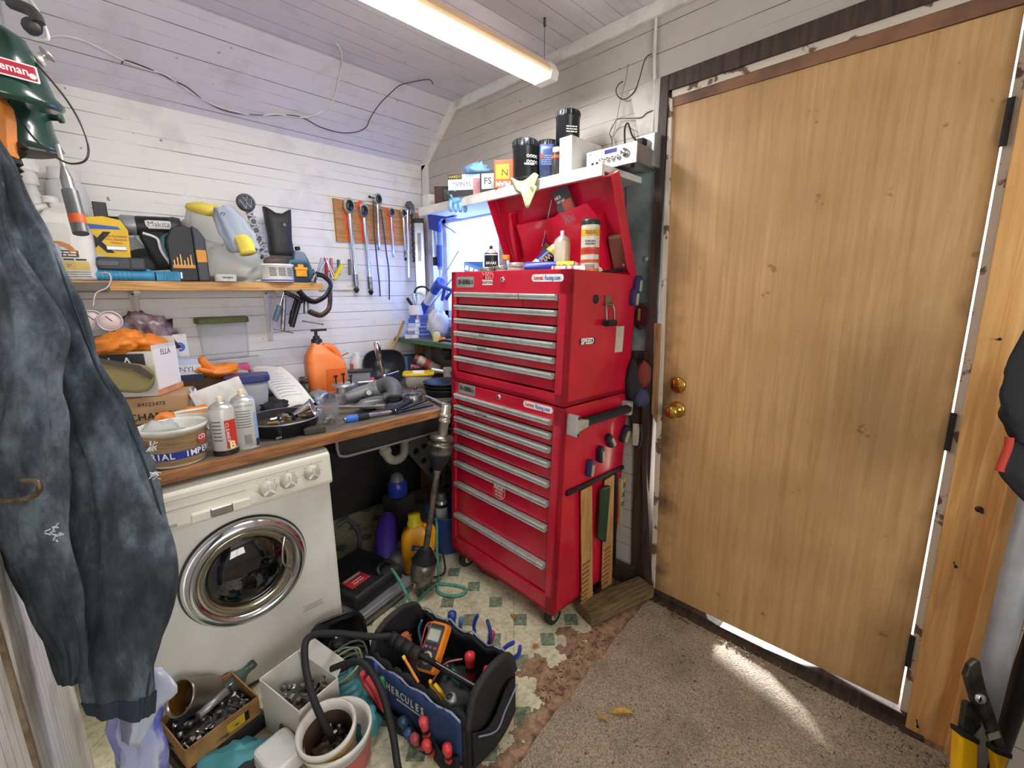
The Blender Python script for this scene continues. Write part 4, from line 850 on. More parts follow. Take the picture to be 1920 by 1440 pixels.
q = MB(); q.loft([[(x*a, y*b, z+(.03*abs(x)/.5 if z > .14 else 0)) for x, y in rrect(1, 1, .35, 4)] for a, b, z in ((.075, .05, 0), (.08, .06, .03), (.074, .055, .07), (.084, .05, .125), (.09, .055, .15))], cap=False); q.obj('pouch_body', mk('black_leather', '#2a292c', .55, bs=60), s, solid=.003); MB().lathe([(.006, 0), (.006, .003)], along((.01, -.03, .12), (.01, -1, .12)), 10).obj('snap', M('chrome'), s)
s = thing('tool_battery', 'black and blue tool battery under the leather pouch', 'battery', os_(530, 2.42, .075), 0)
MB().box((0, 0, .028), (.12, .07, .026)).obj('battery_top', plain('#3a3d44', .5), s, bev=.004); MB().box((0, 0, .008), (.125, .072, .014)).obj('battery_base', plain('#3c5aa0', .4), s, bev=.003)
q = MB(); q.cyl((-.12, 0, 0), (.10, 0, -.012), .021, .019, 20); o = single(q, 'teal_tube', 'teal ribbed plastic tube lying across the shelf in front of the pouch', 'tube', plain('#2c8fa5', .4), os_(507, 2.335, .085), 0)
s = thing('printed_tub', 'round white tub with printed label on the shelf', 'tub', os_(521, 2.29), 0)
MB().lathe([(.055, 0), (.056, .004), (.056, .052), (.059, .054), (.059, .06), (.052, .061)], ID, 32).obj('tub', w_, s)
MB().lathe([(.0566, .003), (.0566, .008)], ID, 32, cap=False).obj('blue_line', plain('#5b62a8', .5), s)
for a_ in (-28, 0, 28): bars('small_print', rz(a_) @ frame((0, -.0575, .034), (1, 0, 0), (0, 0, 1)), .022, .03, M('grey_ink'), s, 5, a_)
q = MB(); q.lump((0, 0, .075), (.045, .03, .018), .2, 3, 6); single(q, 'plastic_bag', 'small dark bag of parts on top of the printed tub', 'bag', plain('#5a4b48', .4), os_(519, 2.29, -.006), 0)
s = thing('tape_measure', 'teal tape measure with yellow lock standing near the shelf end', 'tape measure', os_(561, 2.275), 4)
q = MB(); q.prism([(-.042, 0), (.042, 0), (.045, .02), (.044, .055), (.03, .078), (-.03, .078), (-.044, .055), (-.045, .02)], -.02, .02, frame((0, 0, 0), (1, 0, 0), (0, 0, 1))); q.obj('case', plain('#39697c', .4), s, bev=.006)
q = MB().prism(rrect(.06, .06, .006), .0205, .022, frame((0, 0, .036), (1, 0, 0), (0, 0, 1))); q.obj('face_plate', plain('#223a4c', .5), s)
q = MB().box((0, -.025, .032), (.038, .008, .026)); q.box((0, -.026, .047), (.045, .010, .01)); q.box((0, -.024, .056), (.02, .008, .012)); q.obj('lock_button', plain('#eaa52c', .4), s, bev=.002)
s = thing('quick_clamp', 'blue grey plastic clamp standing behind the tape measure', 'clamp', os_(573, 2.36), ry(-6))
q = MB(); q.prism([(-.02, 0), (.03, 0), (.015, .11), (-.018, .12), (-.026, .09)], -.012, .012, frame((0, 0, 0), (1, 0, 0), (0, 0, 1))); q.obj('clamp_body', plain('#7d8d9c', .45), s, bev=.004); MB().box((-.004, 0, .125), (.014, .02, .014)).obj('clamp_tip', M('black_plastic'), s, bev=.002); MB().tube(smooth([(.012, 0, .11), (.025, 0, .07), (.035, 0, .02)], 4), .005).obj('lever', plain('#4a5f72', .45), s)
SCL = 1.0
# puller, C-clamps on the shelf end
p = os_(590, 2.28); s = thing('gear_puller', 'chrome three legged puller leaning at the shelf end', 'puller', p, ry(24))
for dx, L in ((-.008, .13), (.004, .14), (.014, .12)): MB().tube([(dx*.3, 0, .02), (dx, 0, L)], .0035).obj('leg', M('chrome'), s)
MB().lathe([(.012, 0), (.009, .012), (.006, .05)], ID, 14).obj('screw', M('chrome'), s)
for k_ in (0, 1): MB().tube([(.01, -.005, .135), (.075, -.01, .075-.02*k_)], .0025).obj('arm', M('chrome'), s)
def cclamp(label, pts, y, r, mat, screw, bar, name='c_clamp', tb=.028):
    s = thing(name, label, 'clamp', (0, 0, 0), 0, 'C-clamps hanging at the shelf end'); P = [ony(a, b, y) for a, b in pts]
    MB().tube(smooth(P, 4), r, 8, sx=.6).obj('frame', mat, s)
    A, B = ony(*screw[0], y), ony(*screw[1], y); MB().cyl(A, B, r*.75, n=10).obj('screw', M('steel') if mat != M('dark_steel') else plain('#2a2b33', .35, .6), s)
    C1, C2 = ony(*bar[0], y-.012), ony(*bar[1], y-.012); MB().cyl(C1, C2, .003, n=8).obj('t_bar', M('steel'), s)
    for c_ in (C1, C2): MB().ball(c_, .005, n=8).obj('bar_end', M('steel'), s)
    return s
rust = mk('rusty_brown', '#6b5648', .5, .5, c2='#453a36', ns=30)
blk = mk('clamp_black', '#26272d', .35, .5)
c = cclamp('big black C-clamp gripping the end of the shelf', [(592, 514), (605, 517), (617, 527), (620, 538), (612, 553), (602, 561), (588, 566), (572, 558), (560, 545)], 2.235, .016, blk, ((592, 514), (585, 528)), ((588, 506), (594, 522)))
for i, ch in enumerate('PITTSBURGH'): text('lettering', ch, .009, frame(ony(617-.9*i, 536+2.3*i, 2.221), (.9, 0, .35), (-.35, 0, .9)), plain('#8a8c94', .4, .5), c)
cclamp('rusty brown C-clamp hanging lowest behind the black ones', [(618, 540), (619, 560), (617, 578), (608, 588), (598, 591), (580, 584)], 2.26, .017, rust, ((574, 560), (574, 588)), ((568, 602), (605, 608)))
cclamp('black C-clamp with its screw and crossbar hanging straight down, leftmost but one', [(533, 548), (545, 553), (560, 560), (566, 568)], 2.25, .013, blk, ((533, 560), (530, 620)), ((515, 617), (548, 624)))
q = MB(); q.cyl(ony(563, 560, 2.27), ony(547, 613, 2.27), .010, .012, 12); single(q, 'clamp_bar', 'plain dark bar hanging diagonally among the C-clamps', 'bar', blk)
s = thing('bar_clamp', 'small clamp with blue grey screwdriver handle, leftmost under the shelf end', 'clamp'); MB().cyl(ony(525, 573, 2.24), ony(515, 602, 2.24), .013, .011, 14).obj('handle', plain('#4f6274', .4), s); MB().cyl(ony(532, 548, 2.24), ony(525, 573, 2.24), .004, n=8).obj('shaft', M('chrome'), s); MB().cyl(ony(533, 548, 2.25), ony(568, 562, 2.25), .007, n=8).obj('bar', blk, s)
q = MB(); q.cyl(ony(549, 583, 2.285), ony(545, 608, 2.285), .011, n=10); q.cyl(ony(556, 560, 2.285), ony(549, 583, 2.285), .008, n=10); single(q, 'small_clamp', 'small black clamp body behind the diagonal bar', 'clamp', M('black_plastic'))
# peg strip with T-handles and plier handles on the wall
st = ony(600, 504, WY); en = ony(655, 503, WY)
single(MB().box(((st.x+en.x)/2, WY-.009, 1.40), (en.x-st.x+.04, .018, .03)), 'tool_strip', 'white strip on the wall holding T-handle keys beside the shelf end', 'strip', M('white_trim'), bev=.002)
for px, py0, py1, col, lb in ((611, 484, 520, '#b01848', 'magenta handled T-key, first on the wall strip'), (620.5, 484, 520, '#b5736a', 'faded pink handled T-key, second on the wall strip'), (634.5, 487, 516, '#2f6f6c', 'dark green handled T-key, third on the wall strip'), (655, 486, 516, '#6d6560', 'grey brown handled T-key, last on the wall strip')):
    a, b = ony(px, py0, WY-.06), ony(px+1, py1, WY-.06); s = thing('t_handle_key', lb, 'key'); MB().cyl(a, b, .0085, n=12).obj('handle', plain(col, .4), s); m_ = (a+b)/2; MB().cyl(m_, (m_.x, WY-.004, m_.z), .0025, n=8).obj('shank', M('chrome'), s)
a, b = ony(641, 497, WY-.085), ony(627, 524, WY-.085); s = thing('t_handle_key', 'bright yellow slanted handle sticking out of the wall strip', 'key'); MB().cyl(a, b, .0125, n=12).obj('handle', plain('#e6cf1e', .4), s); m_ = (a+b)/2; MB().cyl(m_, (m_.x-.03, WY-.01, m_.z+.01), .006, n=8).obj('shank', plain('#e0b02a', .4), s)

# ---------------------------------------------------------------- wrenches on the wooden board
P0, P1, P2, P3 = ony(625, 371, WY-.018), ony(785, 400, WY-.018), ony(790, 461, WY-.018), ony(632.5, 452.5, WY-.018)
mk('board_wood', '#c08a52', .6, c2='#9f6d3b', ns=9, stretch=(1, 8, 8))
k = thing('tool_board', 'wooden board with orange painted outlines holding ratchets on the back wall', 'board')
q = MB(); q.prism([(P0.x, P0.z), (P1.x, P1.z), (P2.x, P2.z), (P3.x, P3.z)][::-1], -WY, -WY+.018, frame((0, 0, 0), (1, 0, 0), (0, 0, 1))); q.obj('board', M('board_wood'), k, bev=.001)
def strip(pts, w): 
    q = MB(); P = [ony(a, b, WY-.0188) for a, b in pts]
    q.prism([(p.x-w, p.z) for p in P]+[(p.x+w, p.z) for p in P[::-1]], -WY+.0184, -WY+.0192, frame((0, 0, 0), (1, 0, 0), (0, 0, 1))); q.obj('painted_outline', plain('#ef5a3c', .6), k)
for pts in (([(649, 394), (656, 452)]), ([(678, 400), (683, 455)]), ([(731, 402), (737, 458)])): strip(pts, .016)
for px, py in ((676, 387), (731, 399)): 
    p = ony(px, py, WY-.0188); MB().lathe([(.03, 0), (.03, .0006)], along(p, p+Vector((0, -1, 0))), 20).obj('painted_outline', plain('#ef5a3c', .6), k)
def ratchet(label, head, tip, hr, r, grip=.0, y=WY-.036, cap=True):
    s = thing('ratchet_wrench', label, 'wrench', (0, 0, 0), 0, 'ratchets hanging on the wooden board'); a, b = ony(*head, y), ony(*tip, y); d = (b-a).normalized(); hr *= 1.28; r *= 1.12
    MB().lathe([(hr*.9, -.014), (hr, -.009), (hr, .009), (hr*.9, .014)], frame(a, (1, 0, 0), -d) @ sc(.8, 1.15, 1), 28).obj('head', M('chrome'), s)
    MB().lathe([(hr*.72, 0), (hr*.7, .002), (.001, .002)], frame(a+Vector((0, -.014, 0)), (1, 0, 0), -d) @ sc(.8, 1.1, 1), 24).obj('head_plate', plain('#3a3c40', .35, .6), s)
    MB().box((0, 0, .006), (.011, .011, .012), frame(a+Vector((0, -.015, 0)), (1, 0, 0), -d)).obj('square_drive', M('dark_steel'), s)
    n0 = a+d*hr; L = (b-n0).length
    MB().lathe([(r*.75, -.012), (r, .02), (r, L*.72), (r*1.06, L*.74), (r*1.06, L*.93), (r*.9, L*.94)], along(n0, b), 18).obj('handle', M('chrome'), s)
    if grip: MB().lathe([(r*1.1, L*.76), (r*1.1, L*.92)], along(n0, b), 18, cap=False).obj('knurled_grip', M('steel'), s)
    if cap: MB().lathe([(r*1.0, L*.94), (r*1.15, L*.95), (r*1.15, L*.975), (r*.7, L*.98), (r*.7, L)], along(n0, b), 14).obj('end_knob', M('dark_steel'), s)
    return s
ratchet('long torque wrench, leftmost on the wooden board', (654, 386), (669, 549), .030, .012, 1)
ratchet('second long torque wrench from the left on the board', (681.5, 395), (696, 553), .028, .0115, 1)
s = ratchet('flex head breaker ratchet with cables hung around it, third on the board', (708, 374), (711, 475), .024, .009, 0, cap=False)
ratchet('short bent ratchet with orange outline, fourth on the board', (733, 398.5), (738, 487), .019, .007, 0, cap=False)
ratchet('slim ratchet with dark tip, fifth on the board', (755.5, 400), (761, 489), .018, .0075, 1)
MB().cyl(ony(692, 369, WY-.05), ony(702, 372, WY-.05), .004, n=8).obj('lever', M('dark_steel'), s); MB().ball(ony(693, 369, WY-.05), .008, n=10).obj('lever_end', M('black_plastic'), s); MB().lathe([(.012, 0), (.011, .10)], along(ony(708, 384, WY-.045), ony(709, 410, WY-.045)), 14).obj('flex_joint', M('chrome'), s)
for lb, pts, c in (('thin dark cable hanging left of the third ratchet', [(700, 376), (701, 420), (706, 480), (711, 530), (713, 556)], '#3a3b44'), ('thin dark cable with pale sleeve hanging right of the third ratchet', [(714, 392), (718, 420), (724, 470), (729, 510), (730, 562)], '#33343c')):
    q = MB(); q.tube(smooth([ony(a, b, WY-.06) for a, b in pts], 6), .0042, 8); s = single(q, 'cable', lb, 'cable', plain(c, .5)); s['group'] = 'cables over the ratchet'
    MB().tube([ony(*pts[-2], WY-.06), ony(*pts[-1], WY-.06)], .0028, 8).obj('cable_tip', plain('#aeb0b6', .3, .6), s)
# pipe wrench, breaker bar, level
s = thing('breaker_bar', 'long chrome breaker bar hanging right of the board', 'wrench'); MB().lathe([(.010, 0), (.010, .4)], along(ony(764, 395, WY-.05), ony(767, 600, WY-.05)), 14).obj('bar', M('chrome'), s)
q = MB(); F_ = frame(ony(768, 387, WY-.05), (1, 0, 0), (0, 0, 1)); q.prism([(-.03, .005), (-.02, .025), (.005, .032), (.03, .01), (.032, -.03), (.015, -.06), (-.005, -.05), (0, -.02), (-.018, -.005)], -.008, .008, F_); q.obj('hook_jaw', M('steel'), s, bev=.002)
s = MB(); s.tube([ony(772, 400, WY-.07)+Vector((.004*math.sin(i*2.2), 0, -i*.0115)) for i in range(26)], [.006+.002*(i % 2) for i in range(26)], 8); single(s, 'roller_chain', 'dark roller chain hanging beside the breaker bar', 'chain', M('dark_steel'))
s = thing('level', 'long silver spirit level leaning in the corner beside the window', 'level'); A, B = ony(796, 412, 2.47), ony(780, 588, 2.43)
T_ = frame((A+B)/2, (.8, -.6, 0), A-B); L = (A-B).length; MB().box((0, 0, 0), (.06, L, .022), T_).obj('level_body', plain('#c3c6ca', .3, .7), s, bev=.003); MB().box((0, L*.2, .0115), (.022, L*.3, .003), T_).obj('level_groove', plain('#7d8086', .3, .6), s); MB().box((0, L/2-.012, 0), (.064, .03, .026), T_).obj('end_cap', M('black_plastic'), s)
# blue plastic tape dispensers by the window, sealant guns
mk('blue_plastic', '#2f52c0', .35); 
s = thing('tape_gun', 'blue plastic bracket hung on the window frame with a blade holder', 'tool'); X_ = 1.64
q = MB(); F_ = frame((X_, 0, 0), (0, -1, 0), (0, 0, 1)); pp = lambda pts: [(-onx(a, b, X_).y, onx(a, b, X_).z) for a, b in pts]
q.prism(pp([(806, 402), (862, 399), (855, 408), (832, 411), (826, 420), (828, 436), (809, 430)])[::-1], 0, .02, F_); q.obj('bracket', M('blue_plastic'), s, bev=.003)
MB().tube(smooth([onx(a, b, X_-.02) for a, b in ((828, 414), (832, 422), (845, 430), (854, 437))], 5), .003).obj('cutter_wire', plain('#26357c', .4), s)
s = thing('tape_gun', 'blue and white sealant tube hanging below the blue bracket', 'tube'); MB().cyl(onx(824, 432, X_), onx(826, 505, X_), .017, n=16).obj('tube', plain('#8fa6e6', .3), s); MB().cyl(onx(815, 430, X_-.01), onx(818, 490, X_-.01), .009, n=10).obj('printed_tube', plain('#c9ccd2', .4), s); MB().box(tuple(onx(817, 490, X_-.015)), (.02, .03, .05)).obj('black_tip', M('black_ink'), s); MB().cyl(onx(826, 505, X_), onx(825, 520, X_), .011, .003, 12).obj('nozzle', w_, s); MB().cyl(onx(824, 460, X_-.004), onx(825, 500, X_-.004), .0178, n=16).obj('blue_band', M('blue_plastic'), s)
s = thing('caulking_gun', 'blue and silver caulking gun leaning up from the bench corner', 'caulking gun'); X_ = 1.56; A, B = onx(786, 590, X_), onx(826, 528, X_)
MB().cyl(A, B, .024, n=18).obj('cartridge', plain('#dfe2ea', .35), s); d = B-A; MB().cyl(A+d*.08, A+d*.38, .027, n=18).obj('blue_sleeve', M('blue_plastic'), s); MB().cyl(A+d*.72, A+d*1.02, .029, n=18).obj('blue_head', M('blue_plastic'), s)
q = MB(); q.tube([onx(822, 535, X_-.03), onx(848, 545, X_-.03), onx(836, 560, X_-.03)], .012); q.tube([onx(834, 540, X_-.03), onx(829, 563, X_-.03)], .010); q.obj('trigger_grip', M('blue_plastic'), s); MB().cyl(B, onx(860, 470, X_), .003, n=8).obj('push_rod', M('chrome'), s)
MB().cyl(onx(806, 575, X_), onx(850, 520, X_), .004, n=8).obj('side_rod', M('chrome'), s)
s = MB(); s.tube(smooth([onx(776, 552, 1.55), onx(782, 540, 1.55), onx(796, 538, 1.55), onx(806, 547, 1.55)], 6), .006); single(s, 'black_cable', 'short black cable loop above the caulking gun', 'cable', M('black_rubber'))

# ---------------------------------------------------------------- high shelf on the right wall
SX0, SX1, HZ = 1.45, WX-.004, 1.82
q = MB().box(((SX0+SX1)/2, 1.56, HZ-.012), (SX1-SX0, 1.18, .024)); q.box((SX0-.009, 1.56, HZ-.02), (.018, 1.18, .042))
hs = single(q, 'high_shelf', 'white painted shelf above the window and tool chest', 'shelf', M('white_trim'), bev=.002)
def hp(px, x, dz=0): d = ray(px, 330); p = CAM+d*(x/d.x); return Vector((x, p.y, HZ+dz+.001))
def hz_(px, py, x): return onx(px, py, x).z
single(MB().box((0, 0, .04), (.07, .07, .08)), 'white_block', 'white painted block at the left end of the high shelf', 'block', M('white_trim'), hp(806, 1.53), 0, bev=.004)
def carton(label, loc, rot, d, col, name='carton', prints=(), words=(), cat='box', group=None, lean=None):
    s = thing(name, label, cat, loc, rot, group); MB().box((0, 0, d[2]/2), d, ID).obj('carton_body', plain(col, .5), s, bev=.0015)
    F_ = frame((0, -d[1]/2, 0), (1, 0, 0), (0, 0, 1))
    for x0, x1, z0, z1, c in prints: MB().box(((x0+x1)/2*d[0], -d[1]/2-.0004, (z0+z1)/2*d[2]), ((x1-x0)*d[0], .0012, (z1-z0)*d[2])).obj('printed_panel', plain(c, .5), s)
    for t_, x, z, size, c in words: text('lettering', t_, size, F_ @ tr(x*d[0], z*d[2], .0016), M(c), s)
    return s
WR = lambda x, y: face(x, y)
p = hp(836, 1.50); carton('dark red and black oil filter box at the left of the high shelf', p, WR(p.x, p.y)-15, (.105, .09, .085), '#4a2626', prints=((-.1, .48, .1, .92, '#1d1e22'), (0, .42, .2, .8, '#b9b9b6')))
p = hp(877, 1.475); gb = carton('vinyl glove box with blue, white and pink print on the high shelf', p, WR(p.x, p.y)-14, (.17, .10, .10), '#b9cde8', prints=((-.5, -.1, .78, 1, '#2a2a30'), (-.5, .22, .3, .78, '#e6e9f2'), (-.5, .22, 0, .3, '#23242a'), (.22, .5, 0, .8, '#c98a92')), words=(('HARDY', -.3, .89, .018, 'yellow_ink'), ('VINYL', -.05, .55, .03, 'grey_ink'), ('5 MIL', -.36, .6, .012, 'blue_ink')))
p = hp(920, 1.50); carton('black and white printed filter box beside the orange box on the high shelf', p, WR(p.x, p.y)-14, (.085, .08, .095), '#24252a', prints=((-.4, .3, .2, .9, '#c9c9c6'),), words=(('FS', -.05, .55, .04, 'black_ink'),))
p = hp(950, 1.485); b = carton('bright orange filter box with yellow panel on the high shelf', p, WR(p.x, p.y)-10, (.095, .09, .115), '#e0582c', prints=((-.42, .2, .32, .85, '#eeb02a'),))
text('lettering', 'FRAM', .026, rz(0) @ frame((-.008, -.0466, .018), (-1, 0, 0), (0, 0, -1)), M('white_ink'), b, bold=.001); text('lettering', 'N', .04, frame((.0, -.0466, .065), (-1, 0, 0), (0, 0, -1)), M('black_ink'), b)
q = MB(); q.lump((0, 0, .02), (.065, .05, .035), .5, 3, 21, flat=.5); single(q, 'nitrile_glove', 'crumpled light blue nitrile glove on top of the vinyl glove box', 'glove', M('nitrile_blue'), hp(897, 1.50, .10), 0)
q = MB(); q.lump((0, 0, 0), (.04, .025, .045), .5, 3, 23)
for i in range(4): q.tube(smooth([(-.03+.02*i, 0, -.02), (-.035+.024*i, -.01, -.05), (-.03+.022*i, -.005, -.075)], 4), [.01]*7+[.008, .003], 8)
single(q, 'nitrile_glove', 'light blue nitrile glove drooping over the shelf edge under the glove box', 'glove', M('nitrile_blue'), onx(857, 368, 1.425), -30)
def oil_filter(label, px, py0, py1, x, r, words=()):
    zt, zb_ = hz_(px, py0, x), hz_(px, py1, x); p = hp(px, x); h = zt-zb_
    s = thing('oil_filter', label, 'oil filter', (p.x, p.y, zb_), face(p.x, p.y), 'black oil filters on the high shelf')
    MB().lathe([(r*.85, 0), (r*.97, .006), (r*.97, h*.80), (r, h*.82)], ID, 30).obj('canister', mk('filter_black', '#1b1d21', .3) if 'filter_black' not in MATS else M('filter_black'), s)
    q = MB(); n = 15; prof = []
    for i in range(n):
        a0 = 2*PI*i/n; q.box((r*.99*math.cos(a0), r*.99*math.sin(a0), h*.885), (r*.12, r*.30, h*.13), tr(0, 0, 0) if 0 else ID) if 0 else q.lathe([(r*.10, h*.82), (r*.10, h*.95)], tr(r*.93*math.cos(a0), r*.93*math.sin(a0), 0), 8)
    q.lathe([(r*.99, h*.80), (r*.96, h*.97), (r*.85, h), (.001, h)], ID, 30); q.obj('fluted_cap', M('filter_black'), s)
    for t_, z, sz_ in words: bars('small_print', rz(18) @ frame((0, -r*.97-.001, z*h), (1, 0, 0), (0, 0, 1)), .045, sz_*.8, M('white_ink'), s, 1, int(z*90))
    return s
s = oil_filter('large black oil filter with white icons on the high shelf front', 985, 264, 338, 1.50, .056, (('PURE ONE', .33, .014),))
for i in range(8):
    a = -72+(i % 4)*15-6; q = MB(); q.lathe([(.004, 0), (.0065, .0), (.0065, .001), (.004, .001)], rz(a+90) @ frame((0, -.0552, .062+.022*(i//4)), (1, 0, 0), (0, 0, 1)), 10, cap=False); q.obj('icon', M('white_ink'), s)
oil_filter('black oil filter half hidden behind the blue packet on the high shelf', 1027, 267, 336, 1.62, .055)
s = oil_filter('black oil filter standing on top of the white box', 1063, 211, 270, 1.56, .050, (('PREMIUM', .42, .010), ('OIL FILTER', .34, .009), ('SPIN ON', .26, .009)))
p = hp(1025, 1.50); q = MB(); q.loft([[(x*a, y*b, z) for x, y in rrect(1, 1, .3, 3)] for a, b, z in ((.06, .035, 0), (.064, .04, .05), (.062, .03, .10), (.058, .006, .125))]); s = single(q, 'foil_packet', 'dark blue foil packet with red corner between the black oil filters', 'packet', plain('#2c3f6e', .4), p+Vector((0, 0, .02)), face(p.x, p.y)); MB().box((-.02, -.021, .075), (.012, .002, .016)).obj('red_mark', plain('#c44a30', .5), s); bars('small_print', frame((.0, -.0215, .06), (1, 0, 0), (0, 0, 1)), .04, .04, plain('#7f93c4', .5), s, 5, 8)
spray_can('small black spray can with orange band beside the blue packet', hp(1043, 1.50, .01), .020, .11, '#3b3a38', '#cfc6b0', None, [(.62, .72, '#c9552e')], face(p.x, p.y))
p = hp(1080, 1.55); s = thing('white_box', 'white painted wooden box on the high shelf under an oil filter', 'box', (1.58, hp(1055, 1.48).y-.012, HZ+.001), 0); MB().box((.0, -.0, .072), (.20, .062, .144)).obj('box', M('white_trim'), s, bev=.002)
p = onx(1137, 318, 1.53); s = thing('amplifier', 'silver mini stereo amplifier with knobs on the high shelf', 'amplifier', (1.535, (onx(1100, 318, 1.53).y+onx(1192, 305, 1.53).y)/2, HZ+.008), -90+2)
w3 = abs(onx(1100, 318, 1.53).y-onx(1192, 305, 1.53).y); MB().box((0, .07, .036), (w3*.98, .14, .066)).obj('case', plain('#8d8f94', .35, .6), s, bev=.002)
MB().box((0, -.002, .036), (w3, .006, .072)).obj('front_panel', plain('#d7d8dc', .3, .5), s, bev=.002); MB().box((.0, -.0055, .058), (.052, .002, .014)).obj('display', plain('#3c348c', .2), s)
for i, x in enumerate((-.078, -.058)): MB().lathe([(.005, 0), (.005, .003), (.001, .003)], along((x, -.005, .026), (x, -1, .026)), 12).obj('jack', M('black_ink'), s)
for x in (-.034, -.012, .010, .034): MB().lathe([(.0085, 0), (.0075, .014), (.001, .014)], along((x, -.005, .030), (x, -1, .030)), 16).obj('knob', M('chrome'), s)
MB().lathe([(.0145, 0), (.0135, .016), (.001, .016)], along((.062, -.005, .040), (.062, -1, .040)), 20).obj('volume_knob', M('chrome'), s)
for x in (-.09, .09):
    for z in (.01, .062): MB().lathe([(.003, 0), (.003, .002)], along((x, -.005, z), (x, -1, z)), 8).obj('screw', M('steel'), s)
for x in (-.08, .08): MB().cyl((x, .02, -.008), (x, .02, .004), .008, n=10).obj('foot', M('black_rubber'), s)
# rag over the lid
q = MB(); A = onx(985, 338, 1.43); q.grid(lambda u_, v_: (0-.012*math.sin(u_*7)-.02*v_, (.5-u_)*(.17*(1-v_*.85))-.02*v_, -.115*v_+.012*math.sin(u_*9+1)), 14, 10)
q.v = [(x, y-(.02 if z < -.05 else 0), z) for x, y, z in q.v]
single(q, 'green_rag', 'pale green rag hanging in a point over the open chest lid', 'rag', mk('rag_green', '#a9b78f', .9, bs=200), (1.425, A.y, 1.835), 0, solid=.003)
# outlet box, plug, conduit, wires
p = onx(1205, 318, 1.66); zt, zb_ = 1.955, 1.835
s = thing('outlet_box', 'galvanised outlet box with one socket in use on the wall beside the door', 'outlet', (0, 0, 0)); yc_ = .925
MB().box((WX-.035, yc_, (zt+zb_)/2), (.07, .075, zt-zb_)).obj('box', plain('#a4a6a6', .4, .6), s, bev=.003)
MB().prism(rrect(.068, .112, .004), 0, .003, FX((WX-.07, yc_, (zt+zb_)/2))).obj('cover_plate', plain('#b5b7b6', .35, .6), s)
for dz in (.026, -.026):
    k_ = MB().prism(rrect(.034, .03, .012), 0, .004, FX((WX-.073, yc_, (zt+zb_)/2+dz))).obj('receptacle', plain('#d9d3c4', .4), s)
    for dy in (-.006, .006): MB().box((WX-.0775, yc_+dy, (zt+zb_)/2+dz+.003), (.001, .002, .008)).obj('slot', M('black_ink'), k_)
    MB().lathe([(.0024, 0), (.0024, .001)], FX((WX-.077, yc_, (zt+zb_)/2+dz-.008)), 8).obj('ground_hole', M('black_ink'), k_)
s = thing('power_plug', 'black power plug with cord looping up from the outlet box to the amplifier', 'plug', (0, 0, 0)); q = MB().box((WX-.095, yc_+.004, (zt+zb_)/2+.026), (.035, .03, .026)); q.obj('plug', M('black_rubber'), s, bev=.006)
MB().tube(smooth([(WX-.10, yc_+.02, 1.925), (WX-.10, yc_+.045, 1.955), (WX-.10, yc_+.065, 2.0), (WX-.10, yc_+.078, 1.985), (WX-.09, yc_+.08, 1.93), (WX-.07, yc_+.085, 1.87)], 6), .0035).obj('cord', M('black_rubber'), s)
s = MB(); s.tube(smooth([onx(1150, 46, WX-.012), onx(1180, 33, WX-.012), onx(1210, 17, WX-.012), onx(1224, 18, WX-.012), onx(1230, 32, WX-.012), onx(1229, 60, WX-.012), onx(1227, 120, WX-.012), (WX-.012, .932, 2.1), (WX-.02, .93, 1.95)], 6), .006); single(s, 'conduit', 'white painted cable running from the ceiling trim down to the outlet box', 'cable', plain('#ded9d0', .5))
for lb, pts, c, r_ in (('thin black wire arcing down from the white conduit', [(1222, 101), (1213, 106), (1207, 118), (1198, 150), (1189, 172), (1172, 186), (1160, 182), (1155, 170), (1160, 158), (1168, 153)], '#1d1c1c', .0022), ('pair of twisted dark wires running from the conduit to the amplifier', [(1225, 207), (1212, 212), (1203, 220), (1185, 222), (1168, 222), (1156, 225), (1149, 238), (1143, 250), (1147, 262), (1147, 280)], '#3a2f2d', .0018),
        ('red brown wire curling above the amplifier', [(1149, 232), (1143, 250), (1149, 256), (1158, 243), (1172, 237), (1186, 243), (1191, 262), (1191, 280)], '#84503c', .0014), ('straight grey wire hanging from a nail above the amplifier', [(1178, 120), (1172, 155), (1163, 190), (1156, 225), (1149, 258), (1147, 282)], '#77716a', .0014)):
    q = MB(); q.tube(smooth([onx(a, b, WX-.02) for a, b in pts], 5), r_, 6); single(q, 'wire', lb, 'wire', plain(c, .5))
# cords on the sloping ceiling
def slope(px, py):   # on the slope plane through (2.517,2.15) and (2.174,2.42), a little below it
    n = Vector((0, -.27, -.343)).normalized(); p0 = Vector((0, 2.517, 2.15))+n*.008; d = ray(px, py); return CAM+d*((p0-CAM).dot(n)/d.dot(n))
def ceil_(px, py): return onz(px, py, CZ-.006)
P = [slope(a, b) for a, b in ((88, 70), (112, 67), (150, 74), (190, 92), (235, 115), (275, 130), (310, 140), (345, 165), (390, 192), (430, 206), (480, 217), (520, 214), (560, 220), (590, 216), (615, 200), (630, 175), (637, 140), (641, 120))]+[ceil_(640, 98), ceil_(632, 82)]
q = MB(); q.tube(smooth(P, 4), .0032, 8); single(q, 'electric_cord', 'white cord drooping across the sloping ceiling', 'cord', plain('#e4e2dc', .5))
P = [slope(a, b) for a, b in ((228, 119), (240, 114), (300, 138), (322, 150), (350, 163), (385, 190), (430, 210), (490, 216), (540, 216), (570, 222), (600, 238), (640, 249), (670, 247), (687, 238), (694, 222), (712, 195), (735, 172), (750, 160))]+[ceil_(768, 155), ceil_(803, 149), ceil_(812, 158)]
q = MB(); q.tube(smooth(P, 4), .0024, 8); single(q, 'electric_cord', 'dark brown cord twisted with the white one across the sloping ceiling', 'cord', plain('#4a4244', .5))
